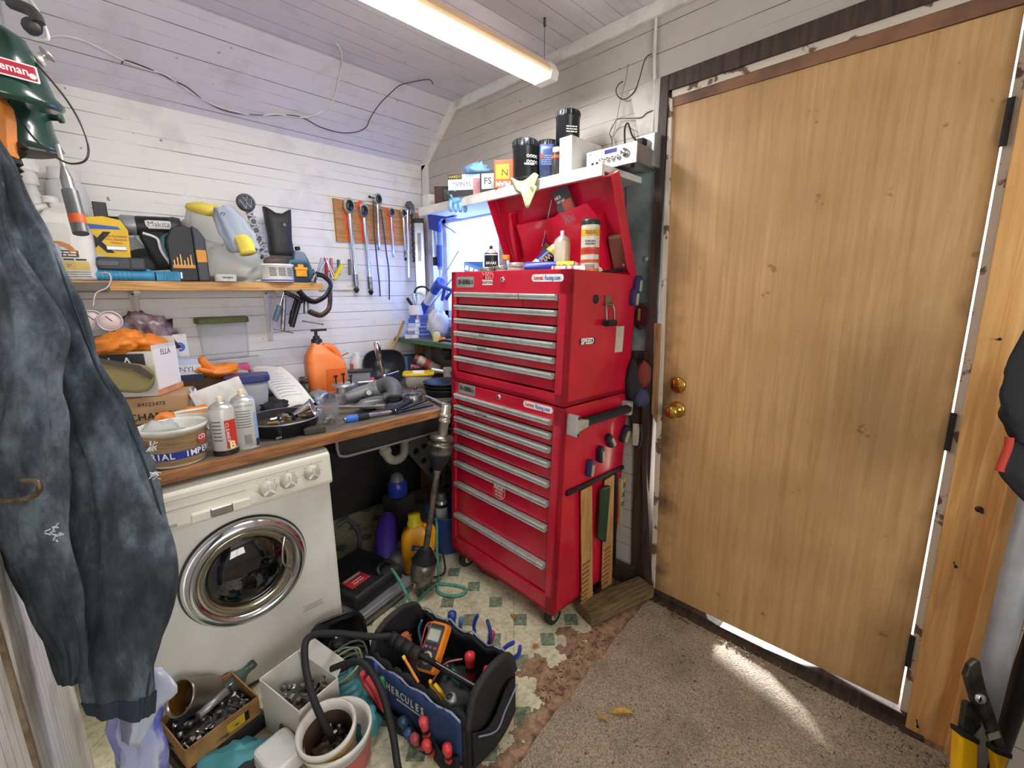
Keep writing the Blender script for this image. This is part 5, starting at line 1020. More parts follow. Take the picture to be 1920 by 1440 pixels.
# ---------------------------------------------------------------- lanterns hanging at the top left
mk('lantern_green', '#28483d', .22, Coat_Weight=.3)
def revolve_at(px, py, Z): return uz(px, py, Z)
lc = uz(4, 190, 1.0)
s = thing('camping_lantern', 'dark green camping lantern with red badge hanging at the top left corner', 'lantern', lc, rz(face(lc.x, lc.y)+8) @ rx(10))
MB().lathe([(.098, -.0), (.104, .006), (.104, .014), (.09, .03), (.074, .085), (.055, .135), (.03, .15)], ID, 36).obj('ventilator', M('lantern_green'), s)
MB().lathe([(.001, .004), (.09, .004), (.098, 0)], ID, 36, cap=False).obj('ventilator_inside', plain('#4a4a42', .4, .5), s)
q = MB(); q.lathe([(.027, .15), (.027, .26), (.034, .265), (.034, .28), (.001, .28)], ID, 24); q.obj('chimney', plain('#c6c8c6', .25, .8), s)
def onv(a, z, r, T2=ID): return rz(a) @ frame((0, -r, z), (1, 0, 0), (0, .33, 1))
q = MB(); q.prism(rrect(.095, .036, .003), 0, .0012, onv(4, .062, .0835) @ tr(0, 0, 0)); bd = q.obj('badge_border', M('white_ink'), s)
MB().prism(rrect(.088, .030, .002), .0012, .0018, onv(4, .062, .0835)).obj('badge', plain('#c62b42', .35), s)
text('badge_lettering', 'Coleman', .024, onv(4, .062, .0856) @ tr(-.006, .001, .0), M('white_ink'), s, sxy=(.86, 1), bold=.0004)
MB().prism(circle(.006, 16), .0018, .0024, onv(4, .062, .0835) @ tr(.037, -.006, 0)).obj('badge_dot', M('white_ink'), s)
q = MB(); q.lathe([(.016, 0), (.016, .008), (.009, .012), (.009, .022), (.017, .026), (.017, .03), (.001, .03)], along((.068, .0, .105), (.105, 0, .14)), 20); q.obj('filler_cap', plain('#cfcfc8', .3, .6), s)
lc2 = uz(12, 276, 1.12)
s = thing('camping_lantern', 'second green lantern base hanging behind and below the badged one', 'lantern', lc2, rz(face(lc2.x, lc2.y)) @ rx(6))
MB().lathe([(.102, 0), (.108, .006), (.104, .016), (.096, .05), (.092, .10), (.07, .115), (.02, .12)], ID, 36).obj('font', M('lantern_green'), s)
MB().lathe([(.001, -.004), (.09, -.004), (.1, .0)], ID, 36, cap=False).obj('underside', plain('#1a1c1b', .5), s)
q = MB(); q.lathe([(.008, 0), (.008, .022), (.013, .022), (.013, .03), (.001, .03)], along((.085, -.03, .085), (.12, -.045, .09)), 16); q.obj('pump_knob', plain('#3c5a50', .3, .4), s)
MB().tube(smooth([uz(a, b, 1.0)-lc2 for a, b in ((8, 50), (30, 75), (70, 115), (110, 160), (138, 205), (151, 245), (145, 270), (120, 278), (95, 270), (60, 245), (25, 205), (8, 178), (-4, 150))], 5), .0022, 8).obj('bail_handle', plain('#5d5f60', .3, .8), s)
s.children[-1].matrix_local = s.matrix_world.to_3x3().inverted().to_4x4()
# hooks and hardware above the lanterns
q = MB(); q.tube(smooth([uz(20, 5, .95), uz(60, 22, .95), uz(72, 45, .95)], 5), .012); q.ball(uz(60, 50, .95), .017, n=12); single(q, 'cord_grip', 'dark knob and bracket above the lanterns at the top left', 'bracket', plain('#3b3c3c', .5))
q = MB(); q.tube(smooth([uz(56, 0, .96), uz(70, 20, .96), uz(82, 45, .96), uz(90, 72, .96), uz(75, 75, .96), uz(62, 70, .96), uz(57, 55, .96)], 5), .0035); single(q, 'hanging_wire', 'white cord knotted around the lantern hook at the top left', 'cord', plain('#d6d4ce', .5))
# metal chisel / pry tool with orange band
a, b = uz(108, 272, 1.05), uz(152, 438, 1.05); d = b-a
s = thing('metal_tube_tool', 'grey metal tube tool with orange band and forked rod hanging beside the lanterns', 'tool'); MB().cyl(a, a+d*.27, .005, n=12).obj('rod', plain('#c9c9c6', .3, .5), s); MB().lathe([(.005, 0), (.012, .03), (.012, d.length*.32)], along(a+d*.24, b), 10).obj('fluted_shank', plain('#a9abac', .3, .7), s); MB().cyl(a+d*.52, b, .0155, n=18).obj('tube', plain('#77797a', .4, .5), s); MB().cyl(a+d*.80, a+d*.90, .016, n=18).obj('orange_band', plain('#e8682c', .5), s)
# orange handle and dark serrated blade behind the jeans
s = thing('pruning_saw', 'orange handled tool with dark serrated edge hanging above the jeans', 'saw'); Zo = .98
q = MB(); P = [uz(a, b, Zo) for a, b in ((-30, 170), (2, 182), (16, 200), (22, 225), (24, 270), (28, 296), (-30, 260))]; T_ = frame(uz(0, 230, Zo), RT, -DN); Ti = T_.inverted(); q.prism([(Ti @ p).to_2d()[:] for p in P][::-1], -.012, .012, T_); q.obj('handle', plain('#d9822f', .5), s, bev=.004)
q = MB(); pts = [(-30, 255), (5, 285), (30, 293), (36, 306), (28, 310), (37, 318), (28, 322), (34, 328), (20, 334), (-30, 330)]; q.prism([(Ti @ uz(a, b, Zo+.01)).to_2d()[:] for a, b in pts][::-1], -.02, -.008, T_); pts = [(26, 268), (40, 266), (46, 275), (38, 280), (44, 284), (36, 292), (28, 295)]; q.prism([(Ti @ uz(a, b, Zo+.01)).to_2d()[:] for a, b in pts][::-1], -.02, -.008, T_); q.obj('serrated_blade', plain('#33352f', .5, .3), s)
# ---------------------------------------------------------------- washing machine
mk('appliance_white', '#e8e7e0', .3, c2='#d8d6cc', ns=4)
mk('panel_cream', '#e6e2d2', .35)
mk('dark_glass', '#0d0d0f', .06, Coat_Weight=1)
wm = thing('washing_machine', 'white front loading washing machine with round chrome door under the worktop', 'washing machine', (.303, 1.578, 0))
WF = lambda x, z, d=0: frame((x, -d, z), (1, 0, 0), (0, 0, 1))
q = MB(); q.box((0, .27, .345), (.60, .54, .67)); q.box((0, .275, .735), (.592, .53, .13)); q.obj('cabinet', M('appliance_white'), wm, bev=.012)
q = MB(); q.prism([(.0, .672), (-.022, .676), (-.026, .69), (-.02, .79), (0, .806), (.05, .806), (.05, .672)], -.30, .30, Matrix(((0, 0, 1, 0), (1, 0, 0, 0), (0, 1, 0, 0), (0, 0, 0, 1)))); pn = q.obj('control_panel', M('panel_cream'), wm, bev=.006)
for z, x0, x1 in ((.770, -.29, .27), (.742, -.29, .02)): MB().box(((x0+x1)/2, -.0235, z), (x1-x0, .001, .0015)).obj('panel_line', plain('#a8a596', .5), pn)
for px, py in ((502, 916), (541, 901), (585, 886)):
    p = ony(px, py, 1.553); x, z = p.x-.303, p.z; d_ = .024
    k = MB().lathe([(.028, 0), (.028, .003), (.025, .004), (.024, .016), (.022, .018), (.001, .018)], along((x, -d_, z), (x, -1, z)), 30).obj('knob', plain('#c4c1b2', .35), pn)
    q = MB()
    for a in (90, 218, 322): q.box((.011, 0, .020), (.022, .0045, .009), WF(x, z, d_) @ rz(a))
    q.obj('knob_ridge', plain('#f0ede2', .35), k)
    MB().lathe([(.0285, 0), (.0285, .001), (.027, .001)], along((x, -d_-.0005, z), (x, -1, z)), 30, cap=False).obj('knob_rim', plain('#8f8c80', .4), k)
    for a in range(0, 360, 45): MB().box((.034, 0, .0), (.006, .0016, .001), WF(x, z, d_) @ rz(a)).obj('dial_mark', plain('#9a978a', .5), pn)
a, b = ony(360, 960, 1.553), ony(465, 928, 1.553)
q = MB(); q.box(((a.x+b.x)/2-.303, -.028, .70), (b.x-a.x+.01, .012, .032)); q.obj('dispenser_handle', M('panel_cream'), pn, bev=.005)
MB().box(((a.x+b.x)/2-.303-.002, -.036, .703), (.062, .008, .03)).obj('power_button', M('chrome'), pn, bev=.004)
MB().box((-.235, -.025, .695), (.13, .006, .01)).obj('dispenser_slot', plain('#b9b5a6', .5), pn)
dx, dz = -.006, .452
dr = MB().lathe([(.190, 0), (.192, .006), (.188, .012)], along((dx, 0, dz), (dx, -1, dz)), 56).obj('door', M('black_plastic'), wm)
MB().lathe([(.187, .008), (.186, .02), (.174, .036), (.160, .040), (.150, .036), (.146, .028)], along((dx, 0, dz), (dx, -1, dz)), 56, cap=False).obj('chrome_ring', M('chrome'), dr)
MB().lathe([(.147, .027), (.142, .03), (.134, .024), (.128, .026), (.12, .016)], along((dx, 0, dz), (dx, -1, dz)), 56, cap=False).obj('inner_ring', plain('#b9b29c', .15, .9), dr)
MB().lathe([(.121, .014), (.112, .022), (.08, .036), (.04, .043), (.001, .045)], along((dx, 0, dz), (dx, -1, dz)), 48, cap=False).obj('glass_bowl', M('dark_glass'), dr)
MB().lathe([(.124, .010), (.118, .016), (.105, .018)], along((dx, 0, dz), (dx, -1, dz)), 48, cap=False).obj('bowl_rim', plain('#6e6650', .25, .5), dr)
MB().tube(smooth([(dx+.118, -.034, dz+.085), (dx+.105, -.044, dz+.05), (dx+.10, -.048, dz), (dx+.118, -.046, dz-.04), (dx+.122, -.036, dz-.075)], 6), .004, 8).obj('door_handle', M('chrome'), dr)
q = MB(); [q.box((.19, -.0008, .21-.009*i), (.075-.01*(i % 2), .0008, .004)) for i in range(3)]; q.obj('rating_label', plain('#b9b9b4', .5), wm)
MB().tube([(-.20, -.001, .655), (-.197, -.001, .645), (-.199, -.001, .628)], .0012, 6).obj('scratch', M('black_ink'), wm)

# ---------------------------------------------------------------- worktop
BZ = .86
t = NT('worktop_brown'); v = t.coord((1.2, 6, 1)); n = t.noise(v, 5, 6); n2 = t.noise(t.coord(), 16, 5)
c = t.ramp(n, [(.35, '#544a40'), (.55, '#6e6355'), (.7, '#83786a')]); c = t.mix(t.ramp(n2, [(.48, BW0), (.7, (.7, .7, .7, 1))]), c, '#4b4743'); t.set(Base_Color=c, Roughness=.55); MATS['worktop_brown'] = t.m
mk('wood_edge', '#a87345', .5, c2='#7a4e2c', ns=14, stretch=(.8, 8, 8))
wt = MB(); wt.prism([(-.33, 1.585), (1.125, 1.585), (1.14, 1.66), (1.715, 1.66), (1.715, 2.512), (-.33, 2.512)], BZ-.034, BZ)
w = thing('worktop', 'worn brown wooden worktop over the washing machine along the back wall', 'worktop'); wt.obj('top', M('worktop_brown'), w, bev=.002)
MB().box((.398, 1.572, BZ-.018), (1.454, .026, .036)).obj('front_edge', M('wood_edge'), w, bev=.003)
for x in (-.25, 1.6): MB().box((x, 2.44, (BZ-.034)/2), (.07, .07, BZ-.036)).obj('leg', M('raw_wood'), w)
s = thing('sink', 'dark sink basin with pale rim under the worktop behind the driveshaft', 'sink'); q = MB(); q.prism([(.70, .70), (.72, .69), (1.68, .69), (1.68, .82), (.70, .82)], -2.28, -1.72, frame((0, 0, 0), (1, 0, 0), (0, 0, 1))); q.obj('basin', M('dark_wall'), s, bev=.01)
MB().tube(smooth([(.69, 1.70, .815), (.69, 1.70, .74), (.71, 1.70, .71), (.80, 1.70, .705), (1.2, 1.70, .705), (1.66, 1.70, .705)], 6), .006).obj('rim', plain('#9a948f', .4, .3), s)
pv = plain('#b9b3a2', .45); s = thing('drain_trap', 'cream plastic P-trap pipe under the sink', 'pipe'); Y_ = 2.02
A = [ony(a, b, Y_) for a, b in ((759, 822), (757, 850), (745, 862), (730, 860), (722, 845), (715, 832), (705, 822), (690, 812))]
MB().cyl((A[0].x, Y_, .69), (A[0].x, Y_, A[0].z), .026, n=16).obj('tailpiece', plain('#3f3b3a', .5), s); MB().tube(smooth(A, 5), .024, 14).obj('u_bend', pv, s)
for k in (0, 4): d = (A[k+1]-A[k]).normalized(); MB().cyl(A[k]-d*.015, A[k]+d*.015, .031, n=16).obj('slip_nut', pv, s)
# perforated bracket, hose
pb = thing('perforated_channel', 'grey perforated metal channel running diagonally in the shadow under the bench', 'channel'); A, B = ony(765, 815, 2.25), ony(850, 915, 2.25); d = B-A; T_ = frame(A, d, (-d.z, 0, d.x)); L = d.length
MB().box((L/2, 0, 0), (L, .15, .006), T_).obj('plate', plain('#8d8a86', .5, .2), pb)
for i in range(6):
    for j in (-1, 1): MB().lathe([(.020 if j < 0 else .016, 0), (.020 if j < 0 else .016, .002)], T_ @ tr(.03+L*i/6+(.02 if j > 0 else 0), j*.03, .003), 18).obj('hole', M('black_ink'), pb)
s = MB(); s.tube(smooth([ony(a, b, 2.02) for a, b in ((632, 985), (650, 975), (668, 990), (675, 1015), (665, 1045), (640, 1055))], 6), .012, 10); single(s, 'hose', 'dark grey ribbed hose loop on the floor beside the washing machine', 'hose', plain('#4a4748', .6))

# ---------------------------------------------------------------- things on the worktop
def ob(px, py, dz=0): p = onz(px, py, BZ); return Vector((p.x, p.y, BZ+dz+.001))
def fo(p): return face(p.x, p.y)
p = ob(341, 872); s = thing('plastic_tub', 'white round tub with tan and blue IMPERIAL label at the worktop front edge', 'tub', p+Vector((0, .05, 0)), fo(p))
MB().lathe([(.068, 0), (.072, .004), (.082, .105), (.088, .107), (.089, .118), (.085, .119), (.079, .112), (.07, .008), (.001, .006)], ID, 40).obj('tub', plain('#dcdacd', .4), s)
R_ = lambda z: .0724+(z-.004)*.099
mk('tan_bands', '#a48a66', .5, c2='#7d6342', ns=30, stretch=(.5, .5, 8))
for z0, z1, m_ in ((.008, .026, M('tan_bands')), (.026, .05, plain('#2b3f9c', .4)), (.05, .10, M('tan_bands'))): MB().lathe([(R_(z0)+.0008, z0), (R_(z1)+.0008, z1)], ID, 40, cap=False).obj('label_band', m_, s)
for a, t_, a2 in ((-54, 'IMPERIAL', -66), (62, 'IMPERIAL', 52)):
    for i, ch in enumerate(t_): text('lettering', ch, .026, rz(a+(i-3.5)*12.5) @ frame((0, -R_(.038)-.0016, .038), (1, 0, 0), (0, .0, 1)), M('white_ink'), s, bold=.0004)
    k = rz(a2) @ frame((0, -R_(.078)-.001, .078), (1, 0, 0), (0, .1, 1)); MB().prism(circle(.018, 24), 0, .001, k).obj('label_disc', plain('#b8413a', .5), s); text('lettering', 'CO', .02, k @ tr(0, 0, .0015), M('white_ink'), s)
q = MB(); q.lump((0, 0, .10), (.05, .035, .03), .45, 3, 31, flat=.4); single(q, 'plastic_bag', 'small crumpled clear bag sticking out of the tan and blue tub', 'bag', bag, p+Vector((-.03, .07, 0)), 0)
q = MB(); q.tube(smooth([(p.x+.02, p.y+.15, BZ+.13), (p.x+.10, p.y+.13, BZ+.135), (p.x+.20, p.y+.10, BZ+.135)], 4), .005); q.prism([(0, 0), (.2, -.02), (.2, -.06), (0, -.06)], 0, .003, frame((p.x+.02, p.y+.14, BZ+.13), (1, -.2, 0), (0, 0, 1))); single(q, 'clear_tray', 'white shallow tray with dark rim standing behind the tub', 'tray', plain('#d9d5cb', .4))
p = ob(430, 853); spray_can('grey white spray can with red panel and big B at the worktop front', p+Vector((0, .03, 0)), .036, .185, '#d2d2cd', None, '#e8d9b4', [(0, .09, '#26262a')], fo(p)+8, dome='#c8c8c2')
s = bpy.data.objects[[o.name for o in bpy.data.objects if o.get('label', '').startswith('grey white spray')][0]]
def wrap(r, a0, a1, z0, z1, name, mat, par): q = MB(); n = 10; q.grid(lambda u, v: (r*math.cos(math.radians(a0+(a1-a0)*u)), r*math.sin(math.radians(a0+(a1-a0)*u)), z0+(z1-z0)*v), n, 1); return q.obj(name, mat, par)
wrap(.0368, -92, -30, .022, .115, 'red_panel', plain('#c9382e', .4), s)
for i, ch in enumerate('CLEANER'): text('lettering', ch, .013, rz(8) @ frame((0, -.0375, .102-.009*i), (1, 0, 0), (0, 0, 1)) @ rz(-90), M('white_ink'), s)
text('lettering', 'B', .034, rz(22) @ frame((0, -.0378, .032), (1, 0, 0), (0, 0, 1)), M('yellow_ink'), s, bold=.002); text('lettering', 'B', .034, rz(22) @ frame((0, -.0384, .032), (1, 0, 0), (0, 0, 1)), M('white_ink'), s)
for i in range(6): wrap(.0368, -150, -108, .05+.012*i, .054+.012*i, 'small_print', M('grey_ink'), s)
p = ob(470, 841); spray_can('grey white spray can with fine print and blue corner, right of the B can', p+Vector((0, .03, 0)), .036, .195, '#d4d5d1', None, '#e8d9b4', [(0, .05, '#c9cac4')], fo(p), dome='#cbcbc5')
s = [o for o in bpy.data.objects if o.get('label', '').startswith('grey white spray can with fine')][0]
for i in range(7): wrap(.0368, -130, -60, .075+.009*i, .0775+.009*i, 'small_print', M('grey_ink'), s)
wrap(.0368, -100, -66, .018, .05, 'barcode', plain('#8d8d8a', .5), s); wrap(.0368, -45, -18, .004, .12, 'blue_side', plain('#8fb6dc', .4), s); wrap(.0371, -45, -18, .004, .03, 'navy_corner', plain('#27324a', .4), s)
text('lettering', 'CLEAN SHOT', .009, frame((0, -.0375, .148), (1, 0, 0), (0, 0, 1)), M('grey_ink'), s)
p = ob(540, 815); pan = thing('round_pan', 'black round pan full of brass fittings and a steel funnel on the worktop', 'pan', p+Vector((.01, .07, 0)), 0)
MB().lathe([(.105, 0), (.112, .006), (.128, .05), (.132, .052), (.126, .054), (.112, .012), (.001, .008)], ID, 40).obj('pan', plain('#202227', .35), pan); MB().lathe([(.131, .050), (.134, .053), (.130, .056), (.127, .053)], ID, 40, cap=False).obj('rim', plain('#9a9da2', .3, .6), pan)
MB().lathe([(.108, .012), (.122, .034), (.001, .04)], ID, 32).obj('parts_bed', plain('#4a4238', .6, .3), pan); brassy = plain('#b79a58', .3, .8); RR = random.Random(4)
for i in range(11):
    a = RR.random()*6.28; r_ = .08*RR.random()**.5; x, y = p.x+.01+r_*math.cos(a), p.y+.07+r_*math.sin(a); a2 = RR.random()*180
    q = MB(); q.cyl((-.016, 0, 0), (.0, 0, 0), .009, n=6); q.cyl((0, 0, 0), (.018, 0, 0), .0065, n=12); single(q, 'pipe_fitting', ('brass' if i < 8 else 'chrome')+' pipe fitting lying in the black round pan', 'fitting', brassy if i < 8 else M('chrome'), (x, y, BZ+.044+.004*(i % 3)), a2, 'brass and chrome fittings in the round pan')
s = thing('funnel', 'steel hose clamp and funnel lying across the round pan', 'funnel', p+Vector((.07, .06, .05)), rz(-25) @ ry(72)); MB().lathe([(.008, -.09), (.011, -.03), (.042, .05), (.045, .052)], ID, 26, cap=False).obj('cone', M('chrome'), s, solid=.002)
s = MB(); s.lathe([(.032, -.008), (.032, .008)], rx(70), 26, cap=False); single(s, 'ring', 'dark steel ring standing among the brass fittings', 'ring', M('dark_steel'), p+Vector((.01, .03, .045)), 20, solid=.004)
p = ob(624, 797); s = thing('plastic_cup', 'clear plastic cup half full of small screws on the worktop', 'cup', p+Vector((0, .025, 0)), 0); MB().lathe([(.028, 0), (.03, .003), (.040, .088), (.043, .09), (.042, .094)], ID, 30, cap=False).obj('cup', M('clear_plastic'), s, solid=.0015)
q = MB(); RR = random.Random(5)
for i in range(60): a = RR.random()*6.28; r_ = .026*RR.random()**.5; q.cyl((r_*math.cos(a), r_*math.sin(a), .006+.022*RR.random()), (r_*math.cos(a)*.6+.01*RR.random(), r_*math.sin(a)*.6, .012+.022*RR.random()), .003, n=6)
o = q.obj('screws', M('steel'), s); o['kind'] = 'stuff'
s = MB().box((0, 0, .012), (.075, .035, .024)); p = ob(590, 812); single(s, 'rubber_block', 'dark olive sanding block at the worktop edge', 'block', plain('#3f3d33', .7), p, fo(p)+8, bev=.004)
q = MB(); q.lump((0, 0, .02), (.05, .04, .022), .5, 3.5, 41, flat=.8); p = ob(572, 800); single(q, 'nitrile_glove', 'crumpled grey glove beside the sanding block', 'glove', plain('#4c5260', .7), p, 30)
# manual sheets
q = MB(); A = [uz(465, 690, 2.12), uz(525, 684, 2.10), uz(590, 752, 1.92), uz(535, 768, 1.88)]
q.grid(lambda u, v: tuple((A[0].lerp(A[1], u)).lerp(A[3].lerp(A[2], u), v)+Vector((0, 0, .018*math.sin(v*PI)+.006*math.sin(u*5)))), 8, 12)
s = thing('paper_manual', 'open white printed instruction sheet lying over the clutter on the worktop', 'paper'); q.obj('sheet', M('paper'), s, solid=.002)
def onp(u, v): return (A[0].lerp(A[1], u)).lerp(A[3].lerp(A[2], u), v)+Vector((0, 0, .018*math.sin(v*PI)+.006*math.sin(u*5)+.0022))
for i in range(13):
    v = .12+.058*i; q = MB(); q.grid(lambda u, w_: tuple(onp(.12+.7*u*(.8 if i % 3 else 1), v+.012*w_)), 6, 1); q.obj('printed_line', plain('#aeb2c8', .6), s)
# big objects at the left: cartons, pouch, gauges
Yb = 2.12
p = ob(285, 783); carton('brown cardboard box with black CHANG\'S print under the white wine carton', (.185, 2.05, BZ+.001), fo(p)-14, (.20, .17, .15), '#b48f66', words=(('84123473', .0, .84, .02, 'black_ink'), ('CHANG\'S', .03, .54, .036, 'black_ink')), cat='box')
s = [o for o in bpy.data.objects if o.get('label', '').startswith('brown cardboard box with')][0]; MB().box((.01, -.086, .058), (.14, .002, .004), ry(-4)).obj('underline', M('black_ink'), s)
# open white carton full of orange gloves
o = Vector((.13, 2.10, BZ+.153)); b = thing('open_carton', 'open white carton with black LA panel full of orange gloves', 'box', o, fo(o)-30)
q = MB(); w2, d2, h2 = .115, .075, .20
q.box((0, -d2, h2/2-.02), (2*w2, .004, h2-.04)); q.box((0, d2, h2/2), (2*w2, .004, h2)); q.box((w2, 0, h2/2-.01), (.004, 2*d2, h2-.02)); q.box((-w2, 0, h2/2), (.004, 2*d2, h2)); q.box((0, 0, .003), (2*w2, 2*d2, .004)); q.obj('carton', plain('#d9d6cf', .55), b)
MB().box((.005, -d2-.003, .12), (.17, .002, .065)).obj('black_panel', plain('#33343a', .5), b); text('lettering', 'L A .', .055, frame((.03, -d2-.005, .12), (1, 0, 0), (0, 0, 1)), M('white_ink'), b)
MB().box((w2+.0025, 0, .09), (.001, .15, .15)).obj('shipping_label', M('paper'), b); text('lettering', 'ELLA', .03, frame((w2+.0035, 0, .15), (0, 1, 0), (0, 0, 1)), M('grey_ink'), b); MB().box((w2+.003, 0, .012), (.001, .17, .02)).obj('orange_strip', plain('#e09a66', .5), b)
SCL = 1
for i, (dx, dy, dz, tl) in enumerate(((-.03, -.02, .20, 100), (.05, .0, .195, 70), (.0, .03, .215, 95))):
    q = MB(); q.lump((0, 0, 0), (.095-.012*i, .06, .035), .4, 2.6, 50+i, flat=.8)
    for k in range(3): q.tube(smooth([(.06+.01*k, -.03+.02*k, .0), (.09, -.035+.02*k, .0), (.105, -.04+.022*k, -.02)], 4), [.011]*5+[.010, .009, .007, .004], 8)
    single(q, 'orange_glove', ('crumpled orange glove at the left front of the white carton', 'orange glove at the right of the white carton', 'big orange glove heaped highest in the white carton')[i], 'glove', M('nitrile_orange'), o+Vector((dx, dy, dz-.02)), tl, 'orange gloves in the white carton')
p = ony(235, 695, 1.98); s = thing('tool_pouch', 'khaki pouch with dark flap leaning in front of the white carton', 'pouch', (p.x-.02, 1.975, BZ+.235), rz(fo(p)) @ rx(-8)); MB().prism(rrect(.19, .10, .045, 6), -.02, .02, rx(90) @ rz(-14)).obj('pouch', mk('khaki', '#85784f', .8, bs=150), s, bev=.01); MB().prism([(-.09, .06), (.05, .045), (.09, .015), (.085, .0), (.03, .03), (-.09, .045)], .0, .03, rx(90) @ rz(-14)).obj('flap', plain('#4a4236', .8), s)
g = thing('manifold_gauge', 'pair of round pressure gauges with blue and red valve knobs beside the jeans', 'gauge', (0, 0, 0)); Zg = 1.62
for px, py in ((172, 600), (206, 602)):
    c = uz(px, py, Zg); nrm = (CAM-c).normalized(); q = MB(); q.lathe([(.030, -.03), (.038, -.022), (.038, .002), (.036, .006), (.033, .006), (.033, .001)], along(c, c+nrm), 34, cap=False); q.obj('gauge_case', plain('#cfcfd2', .3, .4), g)
    f = MB().lathe([(.033, 0), (.033, .001), (.001, .001)], along(c, c+nrm), 30).obj('gauge_face', plain('#e6d0ce', .4), g); MB().box((.004, .008, .002), (.003, .026, .001), along(c, c+nrm) @ rz(40)).obj('needle', M('black_ink'), f)
for px, py, cc, nm in ((190, 655, '#3556c4', 'blue_knob'), (218, 650, '#c2394c', 'red_knob')):
    c = uz(px, py, Zg-.02); q = MB(); q.lathe([(.012, -.03), (.012, 0)], along(c, c+RT*.5-FW*.3), 12)
    for k in range(6): a = k*PI/3; q.lathe([(.009, 0), (.009, .03)], along(c, c+RT*.5-FW*.3) @ tr(.012*math.cos(a), .012*math.sin(a), -.005), 10)
    q.obj(nm, plain(cc, .35), g)
MB().cyl(uz(165, 640, Zg+.02), uz(225, 632, Zg+.02), .016, n=14).obj('manifold_body', plain('#7d93a8', .35, .6), g)
p = uz(337, 652, 1.93); carton('white box with a blue L disc standing behind the vinyl box', (p.x, p.y, 1.018), fo(p), (.06, .06, .18), '#e6e6ea', words=(('BLUE', 0, .42, .016, 'blue_ink'),)); s = bpy.data.objects[-1] if 0 else [o for o in bpy.data.objects if o.get('label', '').startswith('white box with a blue L')][0]
MB().prism(circle(.02, 24), 0, .001, frame((0, -.0305, .125), (1, 0, 0), (0, 0, 1))).obj('disc', plain('#3e62b4', .4), s); text('lettering', 'L', .028, frame((0, -.032, .125), (1, 0, 0), (0, 0, 1)), M('white_ink'), s)
p = ony(350, 708, 2.2); carton('upper vinyl glove box with blue and pink print stacked behind the white carton', (p.x-.01, 2.24, 1.018), fo(p)-6, (.15, .10, .09), '#c3cfe6', prints=((-.5, -.02, .74, 1, '#2a2a30'), (-.5, .5, .3, .74, '#e6e9f2'), (-.5, .5, 0, .3, '#2b3352')), words=(('HARDY', -.26, .87, .018, 'yellow_ink'), ('VINYL', .1, .54, .03, 'grey_ink')))
p = ony(330, 690, 2.24); carton('red faced glove box behind the vinyl box', (p.x-.02, 2.40, 1.018), fo(p), (.12, .09, .12), '#9a4a50', prints=((-.5, .5, .7, 1, '#c9cfe0'),))
single(MB().box((0, 0, .078), (.34, .20, .156)), 'cardboard_box', 'plain cardboard box supporting the glove boxes at the back of the bench', 'box', plain('#8a6f52', .7), (.33, 2.33, BZ+.001), -6, bev=.002)
q = MB(); q.lump((0, 0, .12), (.10, .05, .12), .4, 3, 61, flat=.9); single(q, 'plastic_bag', 'dark red and clear plastic bag slumped behind the orange gloves', 'bag', mk('dark_red_bag', '#5d3440', .25, c2='#a99ba0', ns=16), (.21, 2.38, BZ+.20), 0)
# the white flap, orange gloves, clear tubs
p = ob(388, 770); b = thing('white_bin', 'white open plastic bin tilted behind the two spray cans', 'bin', (.38, 2.02, BZ+.085), rz(fo(p)+4) @ ry(-16) @ rx(-10)); q = MB(); w2, d2, h2 = .085, .06, .15
q.box((0, -d2, 0), (2*w2, .004, h2)); q.box((0, d2, 0), (2*w2, .004, h2)); q.box((w2, 0, 0), (.004, 2*d2, h2)); q.box((-w2, 0, 0), (.004, 2*d2, h2)); q.box((0, 0, -h2/2), (2*w2, 2*d2, .004)); q.obj('bin', plain('#dedcd6', .4), b, bev=.002)
q = MB(); q.lump((0, 0, 0), (.05, .045, .07), .5, 3, 66); single(q, 'plastic_bag', 'white plastic bag squeezed between the cardboard box and white bin', 'bag', plain('#cfd3dc', .3), (.285, 2.03, BZ+.062), 0)
for i, (px, py, Y_, lb, tl) in enumerate(((415, 695, 2.22, 'orange glove draped over the back of the white bin and tub', 20), (368, 778, 1.80, 'orange glove lying behind the left spray can', 15))):
    c = ony(px, py, Y_); q = MB(); q.lump((0, 0, 0), (.075, .05, .03), .45, 2.6, 70+i)
    for k in range(4): q.tube(smooth([(-.05, -.03+.02*k, .005), (-.085, -.035+.022*k, .015), (-.11, -.03+.02*k, .03-.012*k)], 4), [.011]*6+[.010, .008, .004], 8)
    if i == 0: q.tube(smooth([(-.03, 0, .0), (-.07, -.01, .04), (-.085, -.015, .07)], 4), [.028, .026, .024, .022, .02, .018, .016, .014, .012], 10)
    single(q, 'orange_glove', lb, 'glove', M('nitrile_orange'), c, tl)
mk('cloudy_plastic', '#aeb0b8', .25, Transmission_Weight=.35, IOR=1.2)
p = ob(455, 760); s = thing('food_tub', 'cloudy plastic tub with dark blue lid behind the spray cans', 'tub', (.50, 2.12, BZ+.001), fo(p)); q = MB(); q.loft([[(x*a, y*a, z) for x, y in rrect(.155, .12, .025, 5)] for z, a in ((0, .8), (.01, .84), (.14, 1))]); q.obj('tub', M('cloudy_plastic'), s); MB().prism(rrect(.17, .135, .03, 5), .138, .165).obj('lid', plain('#2a2f6e', .35), s, bev=.006)
